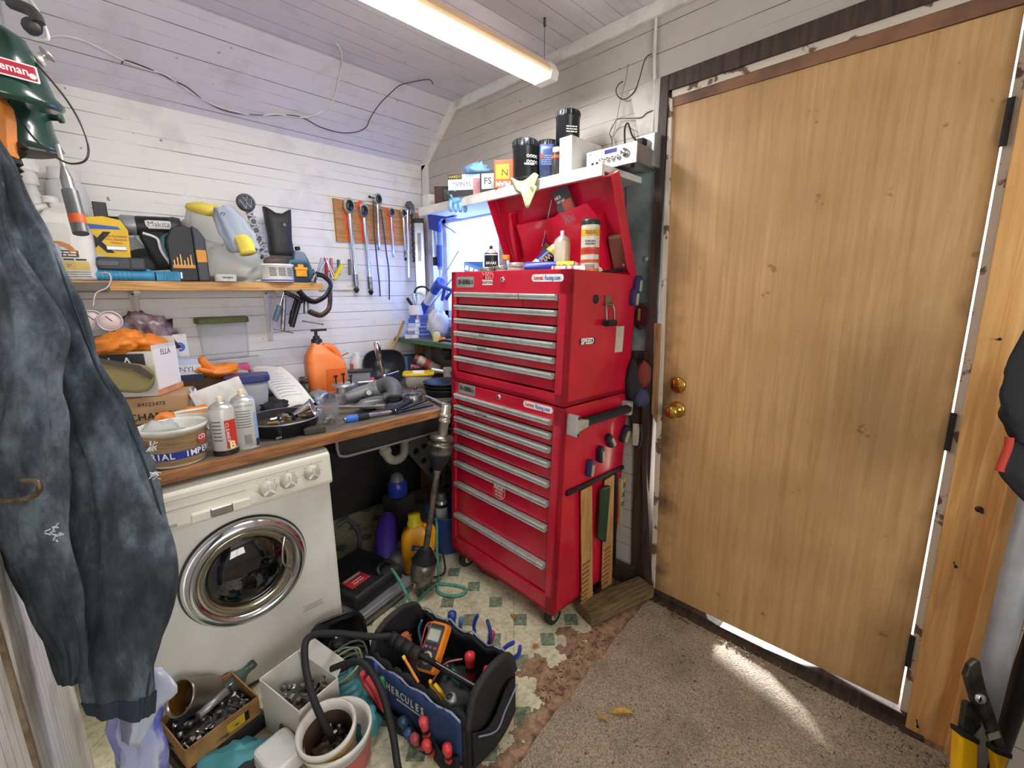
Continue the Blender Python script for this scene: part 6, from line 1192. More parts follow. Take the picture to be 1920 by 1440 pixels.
c = ony(421, 640, 2.47); s = thing('food_container', 'clear square container with olive green lid hanging upside on the back wall', 'container', (c.x, 2.465, 1.065), 0); q = MB(); q.loft([[(x*a, y*a, z) for x, y in rrect(.20, .075, .02, 5)] for z, a in ((0, .9), (.01, .94), (.17, 1))]); q.obj('container', mk('faint_plastic', '#d8d8dc', .2, Alpha=.35, Transmission_Weight=.5, IOR=1.1), s); MB().prism(rrect(.215, .085, .02, 5), .168, .195).obj('lid', plain('#5f6a35', .5), s, bev=.004)
single(MB().box((0, 0, .10), (.26, .07, .20)), 'storage_box', 'pale storage box at the back of the bench under the clear container', 'box', plain('#c9c6c2', .5), (.52, 2.465, BZ+.001), 0, bev=.004)
c = ony(425, 686, 2.40); s = thing('bit_tray', 'blue and pink moulded plastic tray behind the orange glove', 'tray', (c.x, 2.40, BZ+.125), 0); MB().prism(rrect(.18, .11, .015, 4), 0, .03, rx(80)).obj('tray', plain('#2f54b8', .4), s, bev=.004); MB().prism(rrect(.06, .10, .015, 4), .0305, .034, rx(80) @ tr(.06, 0, 0)).obj('pink_end', plain('#d84a74', .4), s); MB().tube(smooth([(-.02, -.045, -.03), (.0, -.045, .0), (.04, -.045, .02), (.07, -.045, .01)], 5), .012).obj('grey_insert', plain('#a9b4c0', .4), s)
# dark stuff under the paper
for i, (px, py, r_, lb) in enumerate(((505, 700, (.05, .04, .04), 'dark grey rubber boot poking up behind the paper sheet'), (520, 768, (.06, .05, .03), 'black hose pieces heaped under the paper sheet'), (600, 735, (.05, .05, .03), 'grey metal casting half hidden right of the paper'))):
    c = ob(px, min(py+20, 775) if i else 742); q = MB(); q.lump((0, 0, r_[2]*.9), r_, .4, 3, 80+i, flat=.9); single(q, ('boot', 'hose_piece', 'metal_casting')[i], lb, ('boot', 'hose', 'casting')[i], (plain('#6b6a70', .5), M('black_rubber'), plain('#a3a8b0', .35, .5))[i], c, 0)
    bpy.data.objects[-1].name
c = ob(577, 738); s = thing('tin', 'open dark tin with rings of wire at the back beside the orange jug', 'tin', c, 0); MB().lathe([(.04, 0), (.042, .06), (.038, .06), (.036, .01)], ID, 28, cap=False).obj('tin', plain('#55524c', .4, .5), s); MB().tube([(.034*math.cos(a*.5), .034*math.sin(a*.5), .062+.0012*a) for a in range(26)], .004).obj('wire_coil', M('steel'), s)
# orange hand cleaner jug with pump
p = ob(622, 738); s = thing('hand_cleaner_jug', 'big orange hand cleaner jug with black pump standing against the back wall', 'jug', p+Vector((0, .05, 0)), fo(p)+14)
mk('orange_plastic', '#f6863c', .4)
q = MB(); q.loft([[(cx+x*a, y*b, z) for x, y in rrect(.19, .13, .035, 5)] for z, cx, a, b in ((0, 0, .9, .9), (.012, 0, .98, .98), (.10, 0, 1, 1), (.15, 0, 1, 1), (.155, -.0, .97, .97), (.165, -.003, .96, .96), (.20, -.02, .72, .85), (.235, -.03, .42, .6), (.25, -.03, .28, .4), (.262, -.03, .26, .36))]); q.obj('jug', M('orange_plastic'), s)
MB().tube(smooth([(.0, 0, .24), (.035, 0, .235), (.06, 0, .205), (.078, 0, .16)], 6), .017, 12).obj('handle', M('orange_plastic'), s)
MB().box((.035, -.0655, .07), (.10, .004, .12)).obj('label_recess', plain('#e66a26', .4), s)
q = MB(); q.lathe([(.026, .255), (.026, .278), (.016, .284), (.016, .295), (.008, .297), (.008, .318)], tr(-.03, 0, 0), 22); q.box((-.015, 0, .325), (.075, .018, .012)); q.obj('pump', M('black_plastic'), s, bev=.002)
# throttle body casting with elbow hose
c = ob(690, 757); s = thing('intake_casting', 'aluminium intake casting with bolts and grey rubber elbow on the worktop', 'casting', (0, 0, 0)); al = mk('cast_alu', '#b9bbbc', .38, .7, c2='#8d8f90', ns=20); Zq = 2.02
def cz(px, py, d=0): return uz(px, py, Zq+d)
q = MB(); q.cyl(cz(655, 745), cz(715, 725), .034, .03, 20); q.cyl(cz(688, 736, -.03), cz(692, 736, -.06), .012, n=12); q.cyl(cz(697, 733), cz(712, 728), .042, n=22); q.box(tuple(cz(640, 745)), (.085, .08, .05), ID); q.cyl(cz(643, 745), cz(641, 722), .03, .022, 16); q.obj('casting', al, s)
q = MB(); q.lathe([(.05, 0), (.05, .010), (.001, .010)], tr(*cz(644, 723)), 26); q.obj('flange', al, s)
for px, py in ((631, 707), (645, 703), (659, 706)): b0 = cz(px, py+18); q = MB(); q.cyl(b0, b0+Vector((0, 0, .045)), .004, n=8); q.cyl(b0+Vector((0, 0, .045)), b0+Vector((0, 0, .053)), .009, n=6); q.obj('bolt', M('dark_steel'), s)
MB().tube(smooth([cz(715, 724), cz(728, 720, -.02), cz(738, 728, -.05), cz(740, 748, -.07)], 6), [.034]*6+[.036]*7+[.034]*6, 16).obj('rubber_elbow', plain('#5b5d60', .55), s)
MB().lathe([(.032, 0), (.036, .005), (.036, .016), (.027, .016), (.026, .0)], along(cz(739, 744, -.066), cz(741, 760, -.08)), 22, cap=False).obj('elbow_lip', M('black_rubber'), s)
s = thing('throttle_body', 'dull grey throttle housing lying below the intake casting', 'casting', ob(700, 768, .03), 0); MB().lump((0, 0, 0), (.08, .035, .028), .25, 3, 90).obj('housing', plain('#77787a', .4, .5), s); MB().cyl((.05, -.03, .02), (.06, -.055, .035), .016, n=16).obj('port', plain('#a9abac', .3, .7), s)
# rods and ratchets lying along the bench
def rod(label, a, b, r, mat, gr=None, name='extension_bar', cat='tool', za=.012, sock=None):
    A, B = ob(*a, za), ob(*b, za); d = B-A; s = thing(name, label, cat); MB().lathe([(r, 0), (r, d.length*.6), (r*.8, d.length*.62), (r*.8, d.length)], along(A, B), 14).obj('shaft', M(mat), s)
    if gr: MB().lathe([(r*.8, 0), (r*1.5, .012), (r*1.6, d.length*gr[1]*.8), (r*1.1, d.length*gr[1])], along(A, B), 16).obj('grip', plain(gr[0], .5), s)
    if sock: MB().cyl(B-d.normalized()*.02, B+d.normalized()*.02, r*1.5, n=14).obj('socket', M('chrome'), s)
    return s
s = rod('blue and black handled breaker tool nearest the worktop front edge', (646, 793), (742, 776), .010, 'chrome', ('#2f6fc0', .28)); 
A, B = ob(646, 793, .012), ob(742, 776, .012); d = B-A; MB().cyl(A+d*.2, A+d*.45, .0145, n=14).obj('black_grip', M('black_rubber'), s)
rod('long chrome extension bar running behind the plastic cup', (572, 777), (715, 775), .008, 'chrome', None, sock=1, za=.03); rod('thin chrome bar lying in front of the long one', (562, 783), (610, 781), .006, 'chrome', None, za=.03)
rod('black air hose fitting bar behind the chrome bars', (650, 766), (720, 760), .010, 'black_plastic', None); rod('dark grip of a ratchet lying at the right of the bench', (735, 778), (770, 756), .012, 'black_rubber', None, sock=1)
rod('grey pry bar pointing to the right end of the worktop', (742, 780), (812, 765), .006, 'dark_steel', None); rod('second dark pry bar beside the grey one', (745, 777), (800, 756), .006, 'dark_steel', None)
rod('chrome ratchet lying in front of the black cake pans', (800, 748), (836, 765), .008, 'chrome', None, sock=1, za=.012)
rod('yellow tipped black bar under the intake casting', (652, 761), (690, 757), .006, 'yellow_ink', None, za=.012)
s = rod('chrome socket wrench standing upright against the black dish', (708, 712), (706, 711), .011, 'chrome', None); A = ob(708, 722); bpy.data.objects.remove(s.children[0]); q = MB(); A = Vector((1.20, 2.22, BZ)); T0 = ony(705, 640, 2.22); q.lathe([(.015, 0), (.015, .14), (.013, .15), (.017, .155), (.018, T0.z-BZ-.01), (.012, T0.z-BZ)], along(A, T0), 18); q.obj('shaft', M('chrome'), s)
s = thing('ratchet_wrench', 'red tipped chrome ratchet lying before the black dish', 'wrench'); MB().cyl(ob(672, 728, .03), ob(700, 725, .03), .008, n=12).obj('shaft', M('chrome'), s); MB().ball(ob(699, 724, .035), .016, n=12).obj('red_tip', plain('#d8485a', .4), s)
s = thing('socket_wrench', 'chrome ratchet head lying on the black dish rim', 'wrench'); MB().cyl(ob(720, 722, .05), ob(748, 716, .06), .007, n=10).obj('shaft', M('chrome'), s); MB().ball(ob(722, 722, .05), .017, n=12).obj('head', M('chrome'), s)
# black dish, clear boxes, spray head, post box, yellow tub, pans, hose clamp
o = Vector((1.26, 2.32, BZ+.085)); s = thing('black_dish', 'black plastic drip pan propped upright at the back of the bench', 'dish', o, rz(fo(o)) @ rx(70)); q = MB()
q.loft([[(x*a, y*a, z) for x, y in rrect(.23, .19, .07, 6)] for z, a in ((-.025, .85), (-.02, .9), (.015, 1), (.02, 1.03), (.016, .97), (-.012, .86))]); q.obj('pan', plain('#1b1d24', .3), s)
p = ob(670, 722); s = thing('clear_box', 'clear plastic box with dark lid behind the intake casting', 'box', (1.09, 2.28, BZ+.001), fo(p)); MB().box((0, 0, .04), (.10, .07, .08)).obj('box', M('cloudy_plastic'), s, bev=.004); MB().box((0, 0, .086), (.13, .075, .012)).obj('lid', plain('#2c2a2e', .5), s)
s = thing('spray_bottle', 'white and red trigger spray bottle lying at the back beside the orange jug', 'spray bottle', (1.14, 2.42, BZ+.12), rx(8)); MB().lathe([(.035, -.1), (.035, .0), (.02, .03), (.015, .05)], ID, 20).obj('bottle', plain('#e8e4e2', .35), s); MB().box((-.04, -.02, -.03), (.012, .02, .05)).obj('red_label', plain('#e0604c', .4), s); MB().tube([(-.05, 0, .055), (-.14, -.02, .035)], .004).obj('straw', plain('#c8584c', .4), s)
p = ob(775, 697); s = carton('blue and black carton with red Post lettering at the back of the bench', (1.50, 2.40, BZ+.02), face(1.5, 2.4), (.16, .11, .10), '#1f2a4a', prints=((-.5, -.18, 0, 1, '#3f6fa8'),), words=(('Pos!', .12, .36, .035, 'white_ink'),))
MB().box((.02, -.056, .035), (.075, .0008, .028)).obj('red_flash', plain('#b8283a', .4), s)
p = ob(785, 727); s = thing('food_container', 'clear rectangular food tub with yellow rim on the bench beside the chest', 'container', (1.31, 2.04, BZ+.001), fo(p)-2); q = MB(); q.loft([[(x*a, y*a, z) for x, y in rrect(.16, .11, .02, 4)] for z, a in ((0, .8), (.008, .84), (.07, .98))]); q.obj('tub', mk('faint_tub', '#c8c4b4', .25, Transmission_Weight=.5, Alpha=.75), s); MB().prism(rrect(.17, .12, .022, 4), .068, .08).obj('yellow_rim', plain('#e8bf20', .35), s, bev=.003); MB().box((.0, -.01, .083), (.06, .05, .008)).obj('paper_scrap', M('paper'), s)
spray_can('red and white spray can lying against the wall under the green shelf', (1.53, 2.16, BZ+.05), .030, .16, '#b9a79c', '#8a3a34', None, [(.4, .6, '#b0483e')], tilt=rz(-35) @ ry(-60))
s = thing('air_regulator', 'white and grey air regulator lying beside the tool chest on the bench', 'fitting', (1.42, 1.97, BZ+.07), rz(-45)); q = MB(); q.cyl((-.06, 0, .02), (.04, 0, 0), .012); q.cyl((.03, 0, -.02), (.03, 0, .03), .026, n=16); q.cyl((.06, 0, -.005), (.09, 0, -.005), .03, n=16); q.obj('body', plain('#c9cac6', .35, .4), s); MB().cyl((.045, 0, 0), (.06, 0, 0), .02, n=12).obj('black_ring', M('black_plastic'), s)
q = MB(); q.lump((0, 0, 0), (.09, .07, .05), .2, 2, 95); single(q, 'dark_bag', 'dark bag stuffed under the green corner shelf', 'bag', plain('#25252a', .6), (1.56, 2.02, BZ+.17), 0)
for i in range(3):
    s = thing('cake_pan', ('lowest of the stacked black round pans beside the tool chest', 'middle of the stacked black round pans beside the tool chest', 'top one of the stacked black round pans beside the tool chest')[i], 'pan', (1.30, 1.79, BZ+.001+.016*i), 0, 'black round pans stacked on the bench'); MB().lathe([(.085, 0), (.09, .004), (.105, .032), (.109, .034), (.104, .035), (.088, .008), (.001, .005)], ID, 36).obj('pan', plain('#26282b', .35), s)
p = ob(782, 755); s = thing('clamp_ring', 'steel ring piston clamp with screw on top lying on the bench', 'clamp', p+Vector((0, .04, 0)), 0); MB().lathe([(.045, 0), (.047, .03), (.043, .034), (.038, .03), (.038, .004)], ID, 30, cap=False).obj('ring', M('steel'), s); q = MB(); q.cyl((0, 0, .02), (0, 0, .06), .005); q.box((0, 0, .058), (.05, .012, .008)); q.cyl((.02, 0, .04), (.02, 0, .07), .006); q.obj('screw', M('chrome'), s)
MB().box((0, 0, .02), (.08, .012, .006)).obj('bridge', M('steel'), s)
s = MB(); s.cyl((0, 0, .006), (.02, 0, .006), .006, n=12); p = ob(517, 826); single(s, 'socket', 'tiny chrome socket lying near the worktop edge', 'socket', M('chrome'), p, 10)
# small green corner shelf and what stands on it
GZ = 1.09; s = thing('corner_shelf', 'small green edged shelf in the corner under the window', 'shelf'); MB().box((1.585, 2.20, GZ-.01), (.27, .61, .02)).obj('board', plain('#6f6a58', .6), s); MB().box((1.446, 2.20, GZ-.011), (.012, .61, .024)).obj('green_edge', plain('#3f6b4a', .5), s); MB().prism([(0, 0), (.02, 0), (.14, .0), (.14, -.02), (.02, -.14), (0, -.14)], 2.48, 2.495, frame((1.585, 0, GZ-.022), (1, 0, 0), (0, 0, 1)) @ Matrix.Diagonal((1, 1, -1, 1))).obj('bracket', M('raw_wood'), s)
def gp(px, x): d = ray(px, 620); p = CAM+d*(x/d.x); return Vector((x, p.y, GZ+.001))
p = gp(782, 1.52); zz = GZ+.001
for i, (w_, h_, c, a) in enumerate(((.15, .025, '#c9d0ea', 0), (.13, .022, '#8a86a4', 4), (.12, .024, '#d2dcf4', -3), (.13, .022, '#b9c6e8', 5), (.125, .026, '#3f5fb4', -2), (.115, .024, '#4a5fae', 3))):
    s = carton('%s spark plug carton in the stack on the green corner shelf' % ('lowest', 'second lowest', 'third lowest', 'fourth lowest', 'second highest', 'topmost')[i], (p.x+.004*i, p.y, zz), face(p.x, p.y)+a, (w_, .08, h_), c, prints=((-.15, .05, .1, .9, '#e8e8f0'), (.05, .5, .1, .9, '#3f62bc')), group='spark plug cartons stacked on the corner shelf'); zz += h_
    if i in (0, 2, 4, 5): MB().prism(circle(.008, 16), 0, .0006, frame((-.025+.012*(i % 3), -.0412, h_/2), (1, 0, 0), (0, 0, 1))).obj('disc', plain('#c2455e' if i == 5 else '#e9e9f2', .5), s)
s = thing('white_cup', 'white cup holding rods on top of the spark plug cartons', 'cup', (p.x, p.y, zz), 0); MB().lathe([(.042, 0), (.046, .055), (.042, .06), (.038, .004)], ID, 26, cap=False).obj('cup', plain('#e4e6e8', .4), s)
s = thing('screwdriver', 'dark handled tools standing in the white cup', 'tool', (0, 0, 0)); A = Vector((p.x, p.y+.01, zz+.03)); q = MB(); q.cyl(A, A+Vector((-.02, .05, .07)), .009); q.obj('handle', M('black_rubber'), s); MB().cyl(A, A+Vector((-.01, .0, .10)), .011).obj('chrome_shaft', M('chrome'), s)
q = MB(); q.lump((0, 0, .09), (.07, .05, .09), .3, 3, 97, flat=.95); pp_ = gp(822, 1.56); single(q, 'plastic_bag', 'white translucent bag with orange cap standing beside the spark plug cartons', 'bag', mk('white_bag', '#dfe2ea', .3, Transmission_Weight=.2), pp_, 0)
s = thing('jar', 'yellowish bottle with orange cap in front of the white bag', 'bottle', gp(818, 1.49), 0); MB().lathe([(.022, 0), (.022, .045), (.012, .055)], ID, 18).obj('bottle', plain('#d9c98a', .4), s); MB().lathe([(.020, 0), (.020, .022), (.001, .024)], tr(.018, -.03, .0), 18).obj('orange_cap', plain('#ee8a26', .4), s)
s = MB(); s.tube(smooth([gp(822, 1.46)+Vector((0, 0, .005)), gp(832, 1.48)+Vector((0, 0, .012)), gp(845, 1.5)+Vector((0, 0, .006))], 4), .006); single(s, 'pliers', 'small dark pliers lying on the green shelf', 'pliers', M('dark_steel'))
s = thing('wooden_stick', 'two thin wooden dowels leaning in the corner below the green shelf', 'stick'); MB().cyl(ony(724, 690, 2.41), ony(757, 602, 2.43), .008, n=10).obj('dowel', plain('#a9854e', .6), s); MB().cyl(ony(712, 675, 2.44), ony(742, 630, 2.46), .004, n=8).obj('dowel', plain('#c9a870', .6), s)
s = carton('red carton tucked behind the spark plug stack', gp(757, 1.58)+Vector((0, -.01, 0)), -40, (.06, .05, .09), '#c8463c')
# ---------------------------------------------------------------- under the bench and on the floor
ax = thing('driveshaft', 'greasy CV axle shaft leaning upright against the worktop end beside the tool cabinet', 'axle'); A, B = Vector((.945, 1.56, .004)), Vector((1.118, 1.528, .885)); AT = along(A, B); L = (B-A).length
def seg(name, prof, mat, n=26): return MB().lathe([(r, z*L) for r, z in prof], AT, n).obj(name, mat, ax)
mk('greasy_steel', '#8b867c', .35, .8, c2='#55514b', ns=26)
seg('stub_shaft', [(.010, 0), (.014, .01), (.014, .05), (.022, .055), (.022, .075)], M('steel')); seg('inner_joint', [(.03, .075), (.052, .09), (.056, .13), (.055, .175), (.045, .185)], M('greasy_steel'))
seg('inner_boot', [(.045, .18)]+[(.052-.006*i+(.007 if k else 0), .185+.012*i+.006*k) for i in range(6) for k in (0, 1)]+[(.018, .262)], M('black_rubber'))
seg('shaft', [(.0145, .255), (.0145, .66)], M('greasy_steel')); seg('boot_clamp', [(.0175, .655), (.0175, .672)], M('steel'))
seg('outer_boot', [(.018, .668)]+[(.022+.0055*i+(.006 if k else 0), .675+.013*i+.006*k) for i in range(6) for k in (0, 1)]+[(.052, .757)], M('black_rubber'))
seg('outer_joint', [(.052, .755), (.054, .79), (.058, .795), (.058, .803), (.046, .807), (.046, .82), (.055, .825), (.05, .84), (.03, .85)], M('greasy_steel')); seg('splined_stub', [(.021, .845), (.021, .905), (.026, .91), (.026, .925), (.02, .928), (.026, .94), (.026, .955), (.02, .958), (.022, .995), (.012, 1)], plain('#b9b4a6', .3, .8))
o = Vector((1.06, 1.74, 0)); s = thing('detergent_jug', 'yellow laundry detergent jug with bright yellow cap behind the driveshaft', 'jug', o, fo(o)); yl = mk('yellow_plastic', '#f0ab1c', .35)
q = MB(); q.loft([[(x*a, y*b, z) for x, y in rrect(.16, .10, .035, 5)] for z, a, b in ((0, .88, .88), (.012, .97, .97), (.10, 1, 1), (.18, .96, .96), (.215, .82, .8), (.235, .5, .6), (.245, .42, .55))]); q.obj('jug', yl, s)
MB().lathe([(.036, .243), (.036, .258), (.03, .26), (.029, .30), (.001, .302)], tr(-.008, 0, 0), 24).obj('cap', plain('#e8d426', .35), s)
MB().tube(smooth([(.03, 0, .23), (.07, 0, .225), (.085, 0, .17), (.075, 0, .10)], 6), .016, 12).obj('handle', yl, s)
MB().prism([(-.03, -.03), (.05, -.05), (.06, .02), (-.02, .04)], 0, .001, frame((.012, -.051, .11), (1, 0, 0), (0, 0, 1))).obj('label', plain('#e8e4da', .4), s); MB().prism([(-.035, .0), (.03, -.012), (.03, .012), (-.03, .03)], .001, .002, frame((.004, -.051, .135), (1, 0, 0), (0, 0, 1))).obj('blue_flash', plain('#2c4fa4', .4), s); text('lettering', 'EX', .02, frame((.0, -.0535, .142), (1, -.0, -.15), (.15, 0, 1)), M('yellow_ink'), s)
A, B = Vector((.93, 1.84, .04)), Vector((1.10, 2.07, .30)); s = thing('purple_bottle', 'dark purple detergent bottle leaning in the shadow under the bench', 'bottle'); MB().lathe([(.05, -.02), (.056, 0), (.056, .17), (.04, .235), (.022, .26)], along(A, B), 26, sx=1, sy=.75).obj('bottle', plain('#43308c', .3), s); MB().box((.0, -.043, .10), (.06, .002, .10), along(A, B)).obj('label', plain('#8d86b8', .4), s)
s = thing('blue_canister', 'blue plastic canister with grey cap under the sink', 'bottle', (1.17, 2.10, .24), 0); MB().lathe([(.05, 0), (.055, .02), (.055, .07), (.04, .09)], ID, 26).obj('canister', plain('#2f3c9c', .35), s); MB().lathe([(.04, .088), (.03, .12), (.01, .135), (.001, .136)], ID, 22).obj('cap', plain('#77757a', .4), s)
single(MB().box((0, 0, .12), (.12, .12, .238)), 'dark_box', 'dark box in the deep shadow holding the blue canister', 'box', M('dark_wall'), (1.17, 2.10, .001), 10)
q = MB(); q.lump((0, 0, .05), (.07, .06, .05), .3, 3, 101, flat=.95); single(q, 'grey_bag', 'crumpled grey plastic bag between the purple bottle and yellow jug', 'bag', plain('#6a676a', .4), (.99, 1.80, .001), 0)
s = thing('bucket', 'blue plastic bucket with dark bottles inside behind the tool cabinet corner', 'bucket', (1.29, 1.80, .001), 0); MB().lathe([(.09, 0), (.095, .005), (.115, .21), (.122, .215), (.118, .222), (.108, .21), (.09, .01), (.001, .008)], ID, 32).obj('bucket', plain('#2f4a94', .4), s)
spray_can('dark spray can with white print standing in the blue bucket', (1.27, 1.82, .012), .034, .30, '#2c2c2e', '#5f6068', None, [(.4, .75, '#c9c8c4')]); 
q = MB(); q.tube(smooth([(1.16, 1.76, .20), (1.165, 1.73, .24), (1.14, 1.68, .22), (1.12, 1.66, .10), (1.10, 1.62, .012), (1.02, 1.52, .008), (1.04, 1.45, .008), (1.09, 1.42, .008), (1.12, 1.45, .008), (1.06, 1.55, .008), (1.0, 1.56, .008), (.90, 1.52, .008), (.87, 1.49, .03), (.85, 1.56, .13), (.87, 1.66, .128)], 8), .007, 8); single(q, 'rope', 'teal green rope looping over the floor between case and tool cabinet', 'rope', mk('teal_rope', '#3f8a78', .8, c2='#6aa895', ns=90))
q = MB(); q.tube(smooth([(1.13, 1.70, .24), (1.145, 1.66, .12), (1.12, 1.60, .02), (1.05, 1.62, .01), (.98, 1.66, .012)], 8), .005, 8); single(q, 'black_cable', 'black cable hanging down beside the yellow jug', 'cable', M('black_rubber'))
# cases
cr = 13; T_ = tr(.765, 1.745, 0) @ rz(cr)
s = thing('silver_case', 'silver grey plastic tool case lying under the black case', 'case', T_.translation, cr); q = MB(); q.box((0, 0, .032), (.31, .34, .06)); q.obj('case', plain('#8f9396', .4, .3), s, bev=.012); MB().box((0, -.171, .033), (.30, .004, .006)).obj('seam', plain('#55585c', .5), s); MB().box((0, -.172, .05), (.29, .004, .004)).obj('rib', plain('#a9acae', .4, .3), s)
s = thing('black_case', 'black ribbed tool case with red label lying beside the washing machine', 'case', T_ @ Vector((-.005, .02, .063)), cr+2); q = MB(); q.box((0, 0, .034), (.27, .30, .066)); q.obj('case', plain('#2b2c2e', .5), s, bev=.014)
q = MB(); [q.box((-.115+.0165*i, .03 if i > 9 else .0, .0685), (.006, .20 if i > 9 else .27, .003)) for i in range(15)]; q.obj('lid_ribs', plain('#232426', .5), s); MB().box((0, -.152, .034), (.262, .004, .004)).obj('seam', M('black_ink'), s)
MB().tube(smooth([(.02, -.12, .07), (.03, -.10, .09), (.08, -.085, .092), (.11, -.10, .075)], 6), .011, 10).obj('handle', M('black_plastic'), s)
lb = MB().box((-.055, -.055, .0705), (.10, .075, .002), rz(0)).obj('red_label', plain('#c0303a', .4), s); MB().box((-.055, -.028, .0718), (.085, .014, .001)).obj('white_bar', plain('#d8c9c4', .4), lb)
text('lettering', 'Fuel Injection', .012, tr(-.055, -.056, .0722), M('white_ink'), lb, sxy=(.85, 1)); text('lettering', 'Pump Tester', .012, tr(-.055, -.072, .0722), M('white_ink'), lb, sxy=(.85, 1))
o = Vector((.53, 1.45, .085)); s = thing('black_tray', 'glossy black rounded square pan propped on edge against the washing machine', 'pan', o, rz(fo(o)+8) @ rx(56)); q = MB(); q.loft([[(x*a, y*a, z) for x, y in rrect(.19, .19, .055, 6)] for z, a in ((-.03, .8), (-.026, .88), (.008, 1), (.012, 1.06), (.008, .97), (-.02, .84))]); q.obj('pan', mk('gloss_black', '#0e0e11', .12), s); MB().lathe([(.05, 0), (.048, .003), (.001, .003)], tr(0, -.02, -.02), 28).obj('raised_ring', M('gloss_black'), s)
# ---- tool bag
BT = tr(.70, 1.045, 0) @ rz(-79); BL, BD, BH = .21, .115, .19
mk('bag_black', '#1b1b1d', .85, bs=260); mk('bag_navy', '#223a66', .8, bs=260); mk('pipe_grey', '#8a94a8', .6)
bg = thing('tool_bag', 'open black and navy fabric tool bag full of hand tools on the vinyl floor', 'tool bag', BT.translation, -79)
q = MB()
def wob(x): return .008*math.sin(x*23)+.006*math.sin(x*51+1)
for sgn in (-1, 1): q.grid(lambda u, v: ((u*2-1)*BL, sgn*(BD+.012*math.sin(v*PI)+.4*wob(u)*v), v*(BH+wob(u+.3*sgn))), 24, 8)
q.box((0, 0, .006), (2*BL, 2*BD, .012)); q.obj('side_walls', M('bag_black'), bg, solid=.008)
for sgn in (-1, 1):
    q = MB(); q.prism([(-BD-.004, 0), (BD+.004, 0), (BD+.006, BH*.8), (BD*.72, BH*1.22), (BD*.3, BH*1.34), (-BD*.3, BH*1.34), (-BD*.72, BH*1.22), (-BD-.006, BH*.8)], -.008, .008, frame((sgn*BL, 0, 0), (0, sgn, 0), (0, 0, 1))); q.obj('end_panel', M('bag_black'), bg, bev=.006)
    MB().tube(smooth([(sgn*(BL+.0), -BD, BH*.8), (sgn*BL, -BD*.72, BH*1.23), (sgn*BL, 0, BH*1.36), (sgn*BL, BD*.72, BH*1.23), (sgn*BL, BD, BH*.8)], 6), .011, 8, sx=1.6).obj('end_binding', plain('#2c2b2d', .8), bg)
q = MB(); q.grid(lambda u, v: ((u*2-1)*BL*.98, -BD-.022-.008*math.sin(u*PI), .05+v*(BH-.045+.6*wob(u))), 20, 4); q.obj('front_panel', M('bag_navy'), bg, solid=.004)
q = MB(); q.grid(lambda u, v: ((u*2-1)*BL*.98, -BD-.034-.010*abs(math.sin(u*PI*4)), .005+v*(.075-.015*abs(math.sin(u*PI*4)))), 32, 3); q.obj('front_pockets', M('bag_black'), bg, solid=.004)
q = MB(); q.grid(lambda u, v: ((u*2-1)*BL*.98, BD+.022+.008*abs(math.sin(u*PI*3)), .01+v*(BH*.85)), 24, 3); q.obj('back_pockets', M('bag_black'), bg, solid=.004)
q = MB(); q.grid(lambda u, v: (BL+.014+.016*math.sin(u*PI), (u*2-1)*BD*.95, .008+v*(.13-.03*math.sin(u*PI*2))), 14, 3); q.obj('end_pocket', M('bag_black'), bg, solid=.004)
for sgn in (-1, 1): MB().tube([((u/12*2-1)*BL*.98, sgn*(BD+(.024 if sgn < 0 else .012)), BH+.005+wob(u/12+.3*sgn)*(.6 if sgn < 0 else 1)) for u in range(13)], .0035, 6).obj('rim_piping', M('pipe_grey'), bg)
for q_ in (((-.10, .115), (-.02, .075)),): MB().tube(smooth([(BL+.03, -.10, .125), (BL+.034, -.02, .07), (BL+.033, .03, .10), (BL+.03, .10, .13)], 5), .003, 6).obj('pocket_piping', M('pipe_grey'), bg)
for i, ch in enumerate('HERCULES'): text('lettering', ch, .034, frame((-.088+.0215*i, -BD-.0335, .145), (1, 0, 0), (0, .05, 1)), plain('#c4c6b8', .5), bg, sxy=(.8, 1), bold=.0006)
MB().prism([(-.03, -.008), (.10, -.004), (.105, .002), (.06, -.001), (-.03, -.002)], 0, .001, frame((-.02, -BD-.032, .125), (1, 0, 0), (0, 0, 1))).obj('logo_underline', plain('#c4c6b8', .5), bg)
MB().cyl((-BL+.02, -.055, BH*1.12), (BL-.01, -.045, BH*1.12), .0095, n=14).obj('handle_bar', M('dark_steel'), bg)
q = MB(); [q.lathe([(.017, .0), (.0215, .004), (.0215, .030), (.017, .034)], along((-BL+.03+.036*i, -.0545, BH*1.12), (BL, -.0455, BH*1.12)), 18) for i in range(4)]; q.obj('handle_grip', M('black_rubber'), bg)
MB().cyl((.03, -.05, BH*1.12+.0075), (BL-.015, -.0455, BH*1.12+.0075), .003, n=8).obj('chrome_strip', M('chrome'), bg)
MB().box((-BL+.012, .03, .12), (.002, .05, .035)).obj('care_label', plain('#8d8c88', .6), bg)
BM = BT.to_3x3()
def W(x, y, z): return BT @ Vector((x, y, z))
def driver(label, top, bot, c1, c2='#1d1d20', r=.0145, group=None, name='screwdriver', L=.62):
    s = thing(name, label, 'screwdriver'); a, b = W(*bot), W(*top); n = (b-a).length
    MB().lathe([(r*.55, n*(1-L)), (r*.9, n*(1-L)+.012), (r*.8, n*.78), (r, n*.85), (r*.95, n*.96), (r*.5, n*1.0), (.001, n)], along(a, b), 16).obj('handle', plain(c1, .35), s); MB().cyl(a, a+(b-a)*(1-L), .0032, n=8).obj('shaft', M('chrome'), s)
    MB().lathe([(r*.86, n*.5), (r*.86, n*.70)], along(a, b), 16, cap=False).obj('grip_band', plain(c2, .5), s); return s
